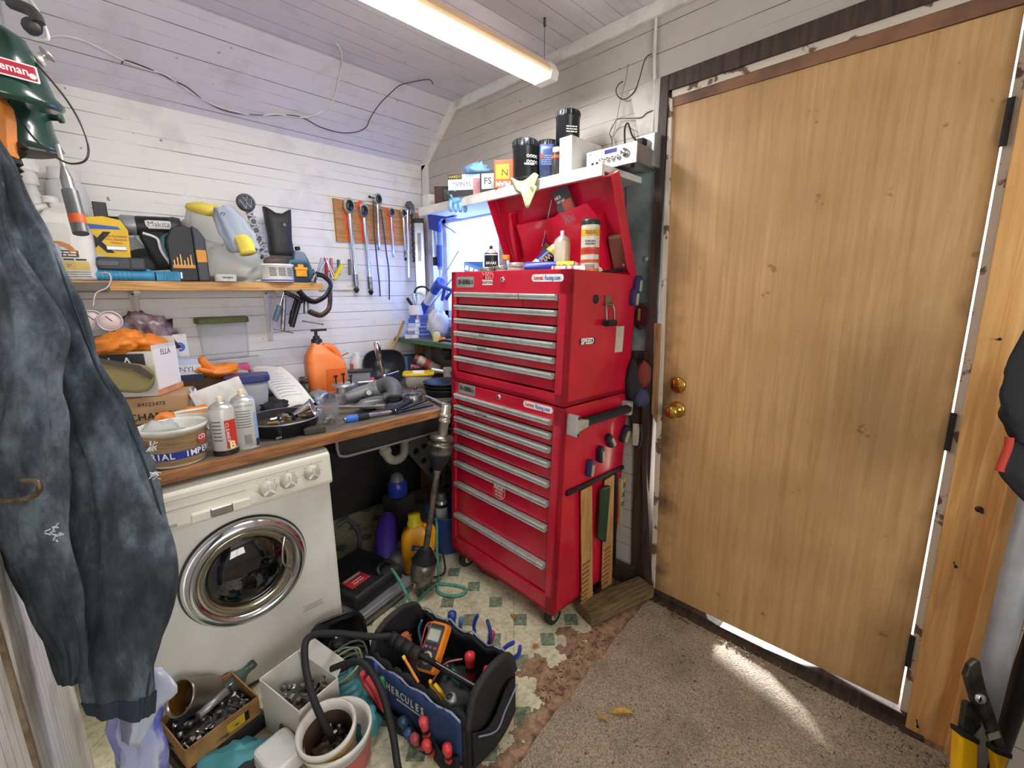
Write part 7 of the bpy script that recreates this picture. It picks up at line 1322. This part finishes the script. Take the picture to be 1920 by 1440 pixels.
def pliers(label, top, bot, c, spread=.035, r=.0085, bend=.012):
    s = thing('pliers', label, 'pliers'); a, b = W(*bot), W(*top); d = (b-a); side = d.cross(RT.cross(d)).cross(d)
    side = BM @ Vector((1, 0, 0))
    for sg in (-1, 1): MB().tube(smooth([a+d*.15+side*.004*sg, a+d*.45+side*(spread*.45*sg), a+d*.75+side*(spread*.5+bend)*sg, b+side*(spread*.42)*sg], 6), [r*.7]*6+[r]*12+[r*.8], 10, sx=.75).obj('handle', plain(c, .4), s)
    q = MB(); q.cyl(a, a+d*.2, .012, n=10); q.obj('jaw', M('dark_steel'), s); return s
for lb, tp, bt, c in (('big red handled screwdriver, front pocket nearest the right end', (.175, -.165, .115), (.17, -.145, .0), '#d8383c'), ('red handled screwdriver, second from the right in the front pockets', (.105, -.18, .095), (.11, -.15, -.01), '#cf3f40'), ('red square handled nut driver standing tallest in the front pockets', (.075, -.158, .14), (.085, -.145, .01), '#d4504e'), ('dark red handled screwdriver with grey cap in the front pockets', (.055, -.182, .085), (.07, -.15, -.01), '#a84448'), ('small blue handled screwdriver in the front pockets', (.025, -.18, .08), (.04, -.15, -.01), '#33507c'), ('slim dark blue screwdriver left of the red ones', (-.005, -.172, .10), (.02, -.15, .0), '#2c4560')):
    driver(lb, tp, bt, c)
driver('red screwdriver with round head inside the bag near the right end', (.09, .045, .215), (.10, .03, .06), '#d8383c', r=.018); driver('red screwdriver tip peeping over the right end panel', (.165, .04, .205), (.15, .03, .06), '#d8383c', r=.012)
driver('blue ball handled screwdriver behind the back rim of the bag', (-.085, .155, .215), (-.08, .14, .05), '#22408c', r=.017); driver('white tipped blue driver in the back pocket', (-.05, .165, .20), (-.05, .14, .05), '#4a6fa0', r=.009); driver('red handled driver in the back pocket behind the blue pliers', (.085, .175, .20), (.08, .14, .05), '#c2353c', r=.012)
driver('green handled screwdriver in the left front pocket', (-.115, -.15, .17), (-.105, -.13, .04), '#2c8a52', r=.01); driver('small blue screwdriver at the left front pocket', (-.15, -.142, .20), (-.14, -.13, .05), '#2f56b0', r=.008)
pliers('red and black handled cutters at the left front corner of the bag', (-.165, -.175, .17), (-.10, -.155, .03), '#d2424a', .03, .013)
pliers('blue handled pliers sticking out of the back pocket', (.05, .165, .245), (.06, .14, .05), '#273f94', .05, .0085); pliers('blue handled pliers splaying out at the right rear of the bag', (.20, .16, .215), (.13, .12, .09), '#2c46a4', .03, .0085); pliers('light blue handled small pliers inside the left end of the bag', (-.13, .06, .215), (-.11, .03, .06), '#4f8fc0', .035, .006)
pliers('green handled pliers lying inside the bag', (.04, .0, .165), (.10, .02, .06), '#2f9a74', .025, .007); pliers('yellow handled pliers lying inside the bag', (.035, -.075, .17), (.10, -.06, .06), '#e8b82a', .022, .008)
s = thing('flashlight', 'small silver flashlight inside the bag behind the front rim', 'flashlight'); MB().lathe([(.011, 0), (.013, .03), (.017, .05), (.017, .07), (.001, .071)], along(W(.13, -.075, .11), W(.12, -.09, .19)), 18).obj('body', plain('#b4b8b6', .35, .5), s); MB().lathe([(.010, 0), (.010, .002), (.001, .002)], along(W(.12, -.0905, .182), W(.119, -.092, .20)), 14).obj('lens', M('black_ink'), s)
m_ = frame(W(-.035, .02, .185), BM @ Vector((.93, .05, .2)), BM @ Vector((-.1, .7, .62)))
mm = thing('multimeter', 'orange and grey digital multimeter propped inside the tool bag', 'multimeter', m_.translation, m_); q = MB(); q.prism(rrect(.078, .15, .014), 0, .03); q.obj('case', plain('#ef8a24', .4), mm, bev=.005)
MB().prism(rrect(.062, .134, .008), .03, .033).obj('face', plain('#3d4044', .45), mm); MB().prism(rrect(.056, .045, .003), .033, .035, tr(0, .033, 0)).obj('screen_bezel', plain('#60656a', .4), mm); MB().prism(rrect(.048, .034, .002), .035, .036, tr(0, .033, 0)).obj('screen', plain('#c3cbb8', .25), mm)
MB().lathe([(.02, .033), (.02, .036), (.001, .036)], tr(0, -.035, 0), 26).obj('dial_ring', plain('#b3a888', .4), mm); MB().lathe([(.013, .036), (.012, .044), (.001, .044)], tr(0, -.035, 0), 20).obj('dial', M('black_plastic'), mm)
for x, c in ((-.02, '#e0508a'), (.02, '#d84a50'), (.0, '#6e7278')): MB().box((x, -.004, .034), (.011, .007, .004)).obj('button', plain(c, .4), mm)
MB().tube(smooth([(-.02, .07, .02), (-.05, .06, .03), (-.055, .0, .02), (-.05, -.06, 0)], 6), .0028).obj('test_lead', plain('#b83a3a', .5), mm)
MB().tube(smooth([W(.07, .03, .19), W(.03, .0, .18), W(.01, -.02, .15), W(0, -.05, .12)], 6), .003).obj('test_lead', plain('#c86a6a', .5)); bpy.data.objects['test_lead.001'].name = 'test_cable'; tag(bpy.data.objects['test_cable'], 'thin red test cable curling inside the tool bag', 'cable')
q = MB(); q.lump((0, 0, 0), (.15, .085, .05), .35, 4, 120); single(q, 'tool_pile', 'dark jumble of small tools at the bottom of the tool bag', 'tools', plain('#26262a', .6), W(0, 0, .07), -79)
q = MB(); q.cyl(W(-.13, .0, .10), W(-.16, -.01, .2), .016, n=12); single(q, 'test_pen', 'grey and orange test pen inside the left end of the bag', 'pen', plain('#c9683a', .5))
s = thing('pencil', 'orange striped pencil lying over the front rim of the bag', 'pencil'); MB().cyl(W(-.075, -.085, .205), W(.0, -.10, .17), .005, n=8).obj('barrel', plain('#e08a3c', .4), s); MB().cyl(W(-.085, -.083, .21), W(-.075, -.085, .205), .006, n=8).obj('tip', M('yellow_ink'), s)
# ---- parts boxes and buckets
def partspile(n, w, d, z, seed, mats=('steel', 'dark_steel', 'chrome')):
    RR = random.Random(seed); out = []
    for k in range(n):
        q = MB(); x, y = (RR.random()-.5)*w, (RR.random()-.5)*d; kind = RR.randrange(4); a = RR.random()*180; T_ = tr(x, y, z+RR.random()*.02) @ rz(a) @ ry(RR.random()*70) @ sc(.66)
        if kind == 0: q.lathe([(.008, -.012), (.012, -.012), (.012, .012), (.008, .012)], T_, 14)
        elif kind == 1: q.lathe([(.0045, -.03), (.0045, .02)], T_, 8); q.lathe([(.009, .02), (.009, .028)], T_, 6)
        elif kind == 2: q.box((0, 0, 0), (.03, .018, .012), T_)
        else: q.lathe([(.012, -.004), (.016, -.002), (.016, .002), (.012, .004)], T_, 16)
        out.append((q, mats[RR.randrange(len(mats))]))
    return out
def openbox(name, label, loc, rot, w, d, h, mat, flap=None, wall=.004):
    b = thing(name, label, 'box', loc, rot); q = MB()
    q.box((0, -d/2, h/2), (w, wall, h)); q.box((0, d/2, h/2), (w, wall, h)); q.box((w/2, 0, h/2), (wall, d, h)); q.box((-w/2, 0, h/2), (wall, d, h)); q.box((0, 0, wall/2), (w, d, wall)); q.obj('walls', mat, b, bev=.001)
    if flap: MB().box((0, d/2+.012, h+.005), (w, .05, .003), tr(0, 0, 0)).obj('flap', mat, b)
    return b
mk('card_brown', '#a57c4a', .75, c2='#7d5b30', ns=12); mk('card_white', '#d8d5cc', .65, c2='#b4ae9f', ns=9, lo=.5, hi=.8)
b = openbox('carton_tray', 'open brown cardboard tray full of old nuts, bolts and pipe bits on the floor', (.125, 1.452, .055), 12, .20, .17, .065, M('card_brown'))
MB().box((.03, -.0875, .03), (.05, .001, .03)).obj('tape_mark', plain('#c9a52a', .5), b); MB().box((.062, -.0875, .03), (.012, .001, .03)).obj('black_mark', M('black_ink'), b)
q = MB(); q.lump((0, 0, .02), (.10, .085, .014), .4, 5, 131); o = q.obj('scrap_filling', plain('#4c4742', .6, .3), b)
for k, (q, mm_) in enumerate(partspile(52, .17, .14, .036, 21, ('steel', 'greasy_steel', 'greasy_steel', 'dark_steel', 'chrome'))): single(q, 'metal_part', 'old metal part in the brown cardboard tray', 'metal part', M(mm_), (.125, 1.452, .055), 12, 'loose metal parts in the cardboard tray')
s = thing('steel_tube', 'grey steel tube lying on top of the parts in the cardboard tray', 'tube', (.135, 1.46, .055+.068), 24); MB().lathe([(.008, -.045), (.012, -.045), (.012, .045), (.008, .045)], ry(90), 18).obj('tube', plain('#9d9f9f', .4, .6), s); MB().lathe([(.001, .0452), (.008, .0452)], ry(90), 16).obj('bore', M('black_ink'), s)
b = openbox('white_carton', 'open white cardboard carton holding grey metal fittings on the floor', (.335, 1.285, .004), -77, .205, .13, .19, M('card_white'))
MB().prism([(-.1, 0), (.1, 0), (.098, .05), (-.09, .055)], -.0015, .0015, frame((0, .065, .19), (1, 0, 0), (0, .5, .6))).obj('flap', M('card_white'), b); q = MB(); q.lump((0, 0, .06), (.07, .07, .05), .3, 4, 133); q.obj('scrap_filling', plain('#58504a', .6), b)
for k, (q, mm_) in enumerate(partspile(26, .15, .09, .112, 22, ('steel', 'chrome', 'dark_steel', 'steel'))): single(q, 'metal_fitting', 'grey metal fitting inside the open white carton', 'metal part', M(mm_), (.335, 1.285, .004), -77, 'metal fittings in the white carton')
s = thing('brass_can', 'dented steel can with brass coloured inside lying near the washing machine', 'can', (.10, 1.50, .15), rz(28) @ ry(-52)); MB().lathe([(.045, -.055), (.047, -.05), (.047, .045), (.05, .048), (.05, .058), (.046, .058), (.043, .04), (.042, -.05), (.001, -.05)], ID, 34).obj('can', plain('#8d8478', .3, .8), s); MB().lathe([(.0425, -.045), (.0425, .05)], ID, 34, cap=False).obj('brass_lining', plain('#a87a34', .3, .8), s)
single(MB().lump((0, 0, .055), (.08, .05, .055), .3, 3, 141, flat=.95), 'dark_cloth', 'dark bundle on the floor under the steel can', 'cloth', plain('#33343a', .8), (.07, 1.50, .001), 0)
s = thing('glass_bottle', 'dull green glass bottle lying behind the cardboard tray', 'bottle', (.20, 1.545, .075), rz(25) @ ry(80)); MB().lathe([(.028, -.06), (.03, -.05), (.03, .02), (.014, .05), (.014, .07), (.017, .072), (.017, .085), (.001, .085)], ID, 22).obj('glass', plain('#4a5a55', .15), s)
# buckets
q = MB(); bk = thing('bucket', 'white plastic bucket with pinkish side, outer one of the nested pair in front', 'bucket', (.365, 1.075, .004), rz(20) @ ry(-3)); MB().lathe([(.075, 0), (.08, .005), (.092, .145), (.098, .147), (.098, .16), (.092, .162), (.084, .14), (.073, .01), (.001, .008)], ID, 40).obj('bucket', plain('#dcd9d2', .4), bk); MB().lathe([(.0835, .04), (.0905, .12)], ID, 40, cap=False).obj('pink_band', plain('#b65a5a', .45), bk)
b2 = thing('bucket', 'smaller white tub with yellow stained rim nested inside the bucket, holding scrap', 'bucket', (.352, 1.085, .03), rz(10) @ ry(-8) @ rx(4)); MB().lathe([(.055, 0), (.060, .005), (.071, .148), (.080, .150), (.080, .164), (.072, .166), (.066, .14), (.058, .01), (.001, .008)], ID, 40).obj('tub', plain('#d4cfc4', .4), b2); MB().lathe([(.0735, .12), (.0805, .150)], ID, 40, cap=False).obj('yellow_band', plain('#b08a2c', .5), b2); MB().lathe([(.0655, .135), (.058, .02)], ID, 40, cap=False).obj('rusty_inside', plain('#4c3a30', .7), b2)
q = MB(); q.lump((0, 0, .05), (.055, .055, .03), .4, 4, 135); q.obj('scrap_filling', plain('#5c4a40', .7), b2)
for k, (q, mm_) in enumerate(partspile(12, .075, .075, .085, 25, ('steel', 'chrome', 'dark_steel'))): single(q, 'scrap_piece', 'small scrap metal piece inside the yellow rimmed tub', 'metal part', M(mm_), (.352, 1.085, .03), 0, 'scrap pieces in the yellow rimmed tub')
q = MB(); q.tube(smooth([(.35, 1.08, .12), (.325, 1.12, .24), (.335, 1.20, .31), (.37, 1.26, .335), (.45, 1.26, .30), (.55, 1.22, .25), (.60, 1.19, .24)], 8), .0105, 10); single(q, 'rubber_hose', 'thick black hose arching out of the tub to the tool bag', 'hose', M('black_rubber'))
q = MB(); q.tube(smooth([(.42, 1.24, .20), (.48, 1.16, .24), (.50, 1.08, .19), (.49, 1.0, .10), (.47, .93, .02), (.48, .85, .012), (.47, .6, .012)], 8), .0105, 10); single(q, 'rubber_hose', 'second black hose curving down between the tub and tool bag', 'hose', M('black_rubber'))
for i, (c, r_, z) in enumerate((((.47, 1.27, .14), .055, '#6d7a5c'), ((.48, 1.26, .15), .07, '#3f4a42'), ((.46, 1.25, .155), .065, '#8f9478'))):
    q = MB(); q.tube([(c[0]+r_*math.cos(a*.35)*(1+.1*math.sin(a)), c[1]+r_*.8*math.sin(a*.35), c[2]+.02*math.sin(a*.35+i)+.0012*a) for a in range(28)], .0035); single(q, 'wire_coil', ('olive', 'dark green', 'pale green')[i]+' loop of electrical wire on the teal gloves beside the white carton', 'wire', plain(z, .5))
for i, (lc_, r_, lb) in enumerate((((.49, 1.24, .06), (.085, .08, .06), 'teal glove heap under the wire loops beside the white carton'), ((.46, 1.13, .06), (.05, .045, .055), 'teal glove poking up between bucket and tool bag'), ((.15, 1.30, .02), (.12, .06, .045), 'teal rubber glove lying in front of the cardboard tray'))):
    q = MB(); q.lump((0, 0, 0), r_, .5, 2.6, 150+i, flat=.7)
    if i == 2:
        for k in range(3): q.tube(smooth([(.09, -.03+.025*k, .0), (.13, -.03+.03*k, .02), (.16, -.02+.03*k, .005)], 4), [.014]*5+[.013, .011, .008, .004], 8)
    single(q, 'teal_glove', lb, 'glove', M('teal_nitrile'), lc_, -35)
single(MB().prism(rrect(.10, .12, .02), 0, .05), 'white_container', 'white plastic container corner at the bottom edge of the picture', 'container', plain('#dcdcd8', .4), (.235, 1.175, .06), 10, bev=.01)
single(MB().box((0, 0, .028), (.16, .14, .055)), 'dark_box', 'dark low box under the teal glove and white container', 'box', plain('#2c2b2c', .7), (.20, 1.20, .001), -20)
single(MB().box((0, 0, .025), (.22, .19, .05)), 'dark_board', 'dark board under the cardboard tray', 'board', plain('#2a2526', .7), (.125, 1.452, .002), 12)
s = thing('paper_scrap', 'torn white paper between the wire loops and tool bag', 'paper', (.56, 1.30, .02), 0); MB().grid(lambda u, v: ((u-.5)*.12, (v-.5)*.14, .02*math.sin(u*4+v*3)), 8, 8).obj('sheet', M('paper'), s)
# leaves and litter
lf = mk('leaf_yellow', '#c39a3c', .6, c2='#8f6a2a', ns=40)
def leaf(label, p, a, L, w_, m): 
    q = MB(); q.grid(lambda u, v: ((u-.5)*L, (v-.5)*w_*math.sin(PI*min(max(u, .02), .98))**.7, .012+.006*math.sin(u*5)+.01*abs(v-.5)), 10, 4); q.tube([(L*.48, 0, .013), (L*.6, .004, .012)], .0012, 5); return single(q, 'leaf', label, 'leaf', m, p, a)
P = onz(1162, 1342, 0); leaf('larger yellow dry leaf lying on the carpet', P, 128, .085, .024, lf); P = onz(1131, 1356, 0); leaf('small yellow leaf beside the larger one on the carpet', P, 100, .035, .014, lf)
for i, (px, py) in enumerate(((1265, 1158), (1283, 1168))): leaf(('tan dry leaf at the threshold nearest the cabinet', 'tan dry leaf at the threshold, further right')[i], onz(px, py, 0), 20+50*i, .045, .018, plain('#9a7a4c', .7))
for i, (px, py, lb) in enumerate(((1005, 1217, 'orange brown leaf on the vinyl just left of the cabinet caster debris'), (1138, 1234, 'orange brown leaf at the torn vinyl edge'), (962, 1160, 'small rust coloured leaf on the vinyl in front of the cabinet'))): leaf(lb, onz(px, py, -.009), 30*i, .04, .02, plain('#b8793c', .7))
RR = random.Random(9); q = MB()
for k in range(420):
    t_ = RR.random(); p = Vector((1.66-.03*RR.random(), .78-.86*t_, 0)) if k % 3 == 0 else (Vector((1.62-.5*RR.random()**2, .1-.3*RR.random(), 0)) if k % 3 == 1 else Vector((1.35-.4*RR.random(), .77+.10*RR.random(), -.006)))
    a = RR.random()*PI; l_ = .004+.012*RR.random(); q.box((0, 0, .0085+.002*RR.random()), (l_, .0015+.002*RR.random(), .0012), tr(*p) @ rz(math.degrees(a)), RR.randrange(3))
single(q, 'debris', 'dry grass and chips scattered along the threshold and carpet edge', 'debris', [plain('#b09a6a', .8), plain('#6a5233', .8), plain('#4a3a2a', .8)])['kind'] = 'stuff'
# ---------------------------------------------------------------- loft along picked outlines (soft hanging things)
t = NT('denim'); v = t.coord(); n1 = t.noise(v, 900, 2); n2 = t.noise(t.coord((1, 1, .45)), 13, 9, .65); n3 = t.noise(v, 30, 4)
c = t.ramp(n2, [(.36, '#292e33'), (.5, '#474f57'), (.66, '#7d8891')]); c = t.mix(t.ramp(n3, [(.4, BW0), (.75, (.5, .5, .5, 1))]), c, '#232c36'); c = t.mix(t.ramp(n1, [(.4, (.25, .25, .25, 1)), (.6, BW0)]), c, '#1e2730')
t.set(Base_Color=c, Roughness=.9); t.bump(t.mix(.4, n1, n3), .35, .003); MATS['denim'] = t.m
jn = thing('jeans', 'worn blue denim jeans hanging by the waist over the left edge of the bench', 'jeans')
S1 = [(-38, 235, -2, 262, .90), (-38, 320, 34, 325, .89), (-38, 400, 62, 390, .88), (-10, 500, 110, 480, .87), (38, 600, 152, 590, .86), (80, 700, 190, 690, .85), (108, 800, 242, 780, .85), (122, 900, 285, 880, .85), (128, 1000, 318, 985, .85), (130, 1060, 328, 1080, .85), (136, 1150, 316, 1140, .85), (150, 1240, 296, 1225, .85), (160, 1300, 285, 1290, .85), (168, 1330, 278, 1345, .85)]
MB().loft(hang(dense(S1), .30, 44, 1, .016, 10)).obj('leg', M('denim'), jn)
S2 = [(-38, 330, 0, 340, .80), (-38, 430, 12, 425, .80), (-38, 530, 58, 520, .79), (-38, 600, 108, 596, .78), (-38, 660, 118, 640, .775), (-38, 720, 104, 705, .77), (-38, 800, 118, 790, .77), (-38, 900, 128, 890, .77), (-10, 1000, 126, 985, .77), (30, 1080, 138, 1060, .77), (62, 1150, 150, 1140, .77), (88, 1220, 158, 1200, .77), (102, 1262, 160, 1250, .77), (110, 1284, 150, 1280, .77)]
MB().loft(hang(dense(S2), .30, 44, 5, .014, 10)).obj('leg', M('denim'), jn)
def seamline(S, name, off=.0, f=1.0): q = MB(); q.tube([uz(x1*f+x0*(1-f), y1*f+y0*(1-f), Z-.006) for x0, y0, x1, y1, Z in dense(S)[14:]], .002, 6); return q.obj(name, plain('#26323e', .9), jn)
seamline(S1, 'side_seam', 0, .94); seamline(S2, 'side_seam', 0, .86)
MB().loft([[tuple(Vector(p)+(Vector(p)-sum((Vector(q_) for q_ in r), Vector())/len(r)).normalized()*.003) for p in r] for r in hang(dense(S1)[-5:], .30, 44, 1, .016, 10)], cap=False).obj('hem', plain('#2c3742', .9), jn)
for px, py, Z, s_ in ((103, 1000, .735, 1), (285, 838, .80, .7), (292, 890, .80, .5)):
    q = MB(); RR = random.Random(px)
    for k in range(16): a_ = uz(px+RR.uniform(-9, 9)*s_, py+RR.uniform(-14, 14)*s_, Z); q.tube([a_, a_+Vector((RR.uniform(-.008, .008), RR.uniform(-.006, .006), RR.uniform(-.008, .008)))], .0011, 5)
    q.obj('frayed_hole', plain('#c9cdd0', .9), jn)['kind'] = 'stuff'
q = MB(); q.tube(smooth([uz(-60, 935, .70), uz(20, 940, .70), uz(62, 930, .70), uz(74, 916, .70), uz(68, 903, .70), uz(40, 902, .70)], 6), .0042, 8); single(q, 'wall_hook', 'rusty bent steel hook sticking out in front of the jeans', 'hook', mk('rust_steel', '#7d6a52', .5, .6, c2='#4a3c2e', ns=60))
# blue plastic bag with rolled sheet
mk('blue_bag', '#5563cc', .15, c2='#b4bdea', ns=11, lo=.46, hi=.56, stretch=(2, 2, .6), Transmission_Weight=.25)
bgp = thing('plastic_bag', 'blue and clear plastic bag standing on the floor under the jeans hem', 'bag')
MB().loft(hang(dense([(205, 1275, 290, 1268, .95), (205, 1320, 298, 1310, .95), (212, 1380, 305, 1370, .96), (222, 1440, 310, 1440, .97), (240, 1560, 318, 1560, .99)], 4), .5, 26, 9, .02, 16)).obj('bag_body', M('blue_bag'), bgp)
MB().loft(hang(dense([(262, 1256, 300, 1250, .92), (245, 1300, 330, 1298, .92), (235, 1330, 290, 1340, .92), (232, 1390, 258, 1400, .92)], 4), .25, 22, 12, .012, 20)).obj('clear_flap', plain('#bfc4d6', .15), bgp)
# ---------------------------------------------------------------- right edge
q = MB(); q.prism(yz([(-.030, 2.42), (-.18, 2.42), (-.185, .0), (-.076, .0)]), -1.685, -1.722, T)
pb_ = thing('pine_board', 'new pine board nailed upright beside the door hinge side', 'board'); q.obj('board', M('pine'), pb_, bev=.003)
q = MB(); q.prism(yz([(-.150, 2.42), (-.19, 2.42), (-.205, .0), (-.165, .0)]), -1.655, -1.686, T); q.obj('edge_strip', M('pine'), pb_, bev=.003)
for px, py in ((1868, 637), (1788, 1055), (1836, 955), (1718, 1350)):
    p = onx(px, py, 1.683); n_ = MB(); n_.cyl(p+Vector((.004, 0, 0)), p+Vector((-.03, -.004, .004)), .0018, n=8); n_.cyl(p+Vector((-.03, -.004, .004)), p+Vector((-.032, -.004, .004)), .004, n=8); n_.obj('nail', M('dark_steel'), pb_)
p = onx(1836, 955, 1.684); MB().lathe([(.009, 0), (.009, .0006), (.001, .0006)], FX((1.6845, p.y, p.z)), 16).obj('knot', plain('#4a2f1c', .6), pb_)
single(MB().prism(yz([(-.205, 2.3), (-.235, 2.3), (-.25, 0), (-.21, 0)]), -1.665, -1.722, T), 'pine_shade_strip', 'brown strip painted as the shaded side of the pine board', 'stud', mk('shaded_pine', '#6e5130', .7))  # separate darker strip, its brown stands in for the post's shaded side
s = thing('grey_pipe', 'thick grey plastic pipe leaning in the corner right of the pine board', 'pipe'); a, b = onz(1778, 1500, 0)+Vector((-.02, -.02, 0)), uz(1935, 960, 1.08); b = a+(b-a)*1.25; MB().lathe([(.024, 0), (.028, .0), (.028, (b-a).length), (.024, (b-a).length)], along(a, b), 28).obj('pipe', mk('pvc_grey', '#9c9ea0', .45, c2='#84868a', ns=8), s)
s = thing('black_tube', 'black printed tube standing behind the grey pipe', 'tube'); a, b = onz(1850, 1470, 0), uz(1950, 1180, 1.08); b = a+(b-a)*2.2; MB().cyl(a, b, .022, n=20).obj('tube', M('black_plastic'), s)
tt = along(a, b)
for i in range(10): MB().box((.008, 0, 0), (.018, .012, .001), tt @ rz(-150) @ frame((0, -.0225, .15+.022*i), (0, 0, -1), (1, 0, 0))).obj('printed_mark', plain('#9a9a98', .5), s)
# black jacket
mk('black_cloth', '#232427', .9, bs=120)
jk = thing('jacket', 'black cloth jacket with red lining hanging at the right edge', 'jacket')
MB().loft(hang(dense([(1935, 600, 2010, 590, 0.93), (1903, 650, 2010, 640, 0.93), (1888, 690, 2010, 690, 0.93), (1882, 730, 2010, 730, 0.93), (1874, 775, 2010, 770, 0.93), (1886, 800, 2010, 800, 0.93), (1905, 830, 2010, 830, 0.93)], 4), .35, 26, 21, .016, 22)).obj('sleeve', M('black_cloth'), jk)
MB().loft(hang(dense([(1915, 810, 2010, 800, 0.945), (1895, 845, 2010, 840, 0.945), (1876, 885, 2010, 880, 0.945), (1900, 915, 2010, 920, 0.945), (1930, 945, 2010, 950, 0.945)], 4), .3, 24, 25, .01, 14)).obj('hood', M('black_cloth'), jk)
MB().tube(smooth([uz(1893, 820, .91), uz(1890, 840, .91), uz(1877, 872, .91), uz(1874, 884, .91)], 6), .007, 8).obj('red_lining', plain('#b8341e', .7), jk)
# slip joint pliers with yellow grips
s = thing('slip_joint_pliers', 'large slip joint pliers with yellow grips standing at the lower right corner', 'pliers'); Z = 1.12; T_ = frame(uz(1840, 1320, Z), RT, -DN); Ti = T_.inverted()
def flat(pts, z0, z1, name, mat, bev=.003): q = MB(); P = [(Ti @ uz(a, b, Z)).to_2d()[:] for a, b in pts]; ar = sum(P[i-1][0]*P[i][1]-P[i][0]*P[i-1][1] for i in range(len(P))); q.prism(P if ar > 0 else P[::-1], z0, z1, T_); return q.obj(name, mat, s, bev=bev)
gun = mk('gunmetal', '#5a5854', .35, .8, c2='#3d3b38', ns=40)
flat([(1801, 1262), (1808, 1242), (1820, 1231), (1828, 1234), (1833, 1262), (1840, 1290), (1848, 1312), (1868, 1370), (1877, 1404), (1858, 1396), (1838, 1350), (1815, 1310)], 0, .014, 'jaw', gun)
flat([(1812, 1318), (1822, 1318), (1838, 1345), (1842, 1362), (1828, 1380), (1804, 1372)], -.014, 0, 'jaw', gun)
flat([(1797, 1374), (1830, 1388), (1828, 1445), (1826, 1560), (1785, 1560), (1793, 1450)], -.02, .008, 'grip', plain('#f2b90e', .4), .006); flat([(1797, 1366), (1831, 1383), (1830, 1393), (1796, 1376)], -.022, .01, 'grip_collar', M('black_rubber'))
flat([(1851, 1400), (1879, 1408), (1866, 1445), (1850, 1560), (1820, 1560), (1858, 1440)], -.006, .02, 'grip', plain('#f2b90e', .4), .006); flat([(1848, 1388), (1882, 1402), (1880, 1412), (1848, 1400)], -.008, .022, 'grip_collar', M('black_rubber'))
p = T_ @ Vector((*(Ti @ uz(1826, 1302, Z)).to_2d(), .014)); MB().lathe([(.013, 0), (.012, .005), (.001, .006)], along(p, p-FW), 16).obj('pivot_bolt', M('chrome'), s)
p = T_ @ Vector((*(Ti @ uz(1848, 1368, Z)).to_2d(), .014)); MB().box((0, 0, .003), (.03, .018, .006), frame(p, RT+DN*-.3, -DN)).obj('slot_plate', M('chrome'), s)
single(MB().lump((0, 0, .25), (.10, .07, .28), .25, 3, 201, flat=.9), 'dark_bag', 'black bag on the floor at the lower right corner holding the pliers', 'bag', M('black_cloth'), uz(1925, 1560, 1.25)*1 if 0 else (1.36, -.36, .001), 0)
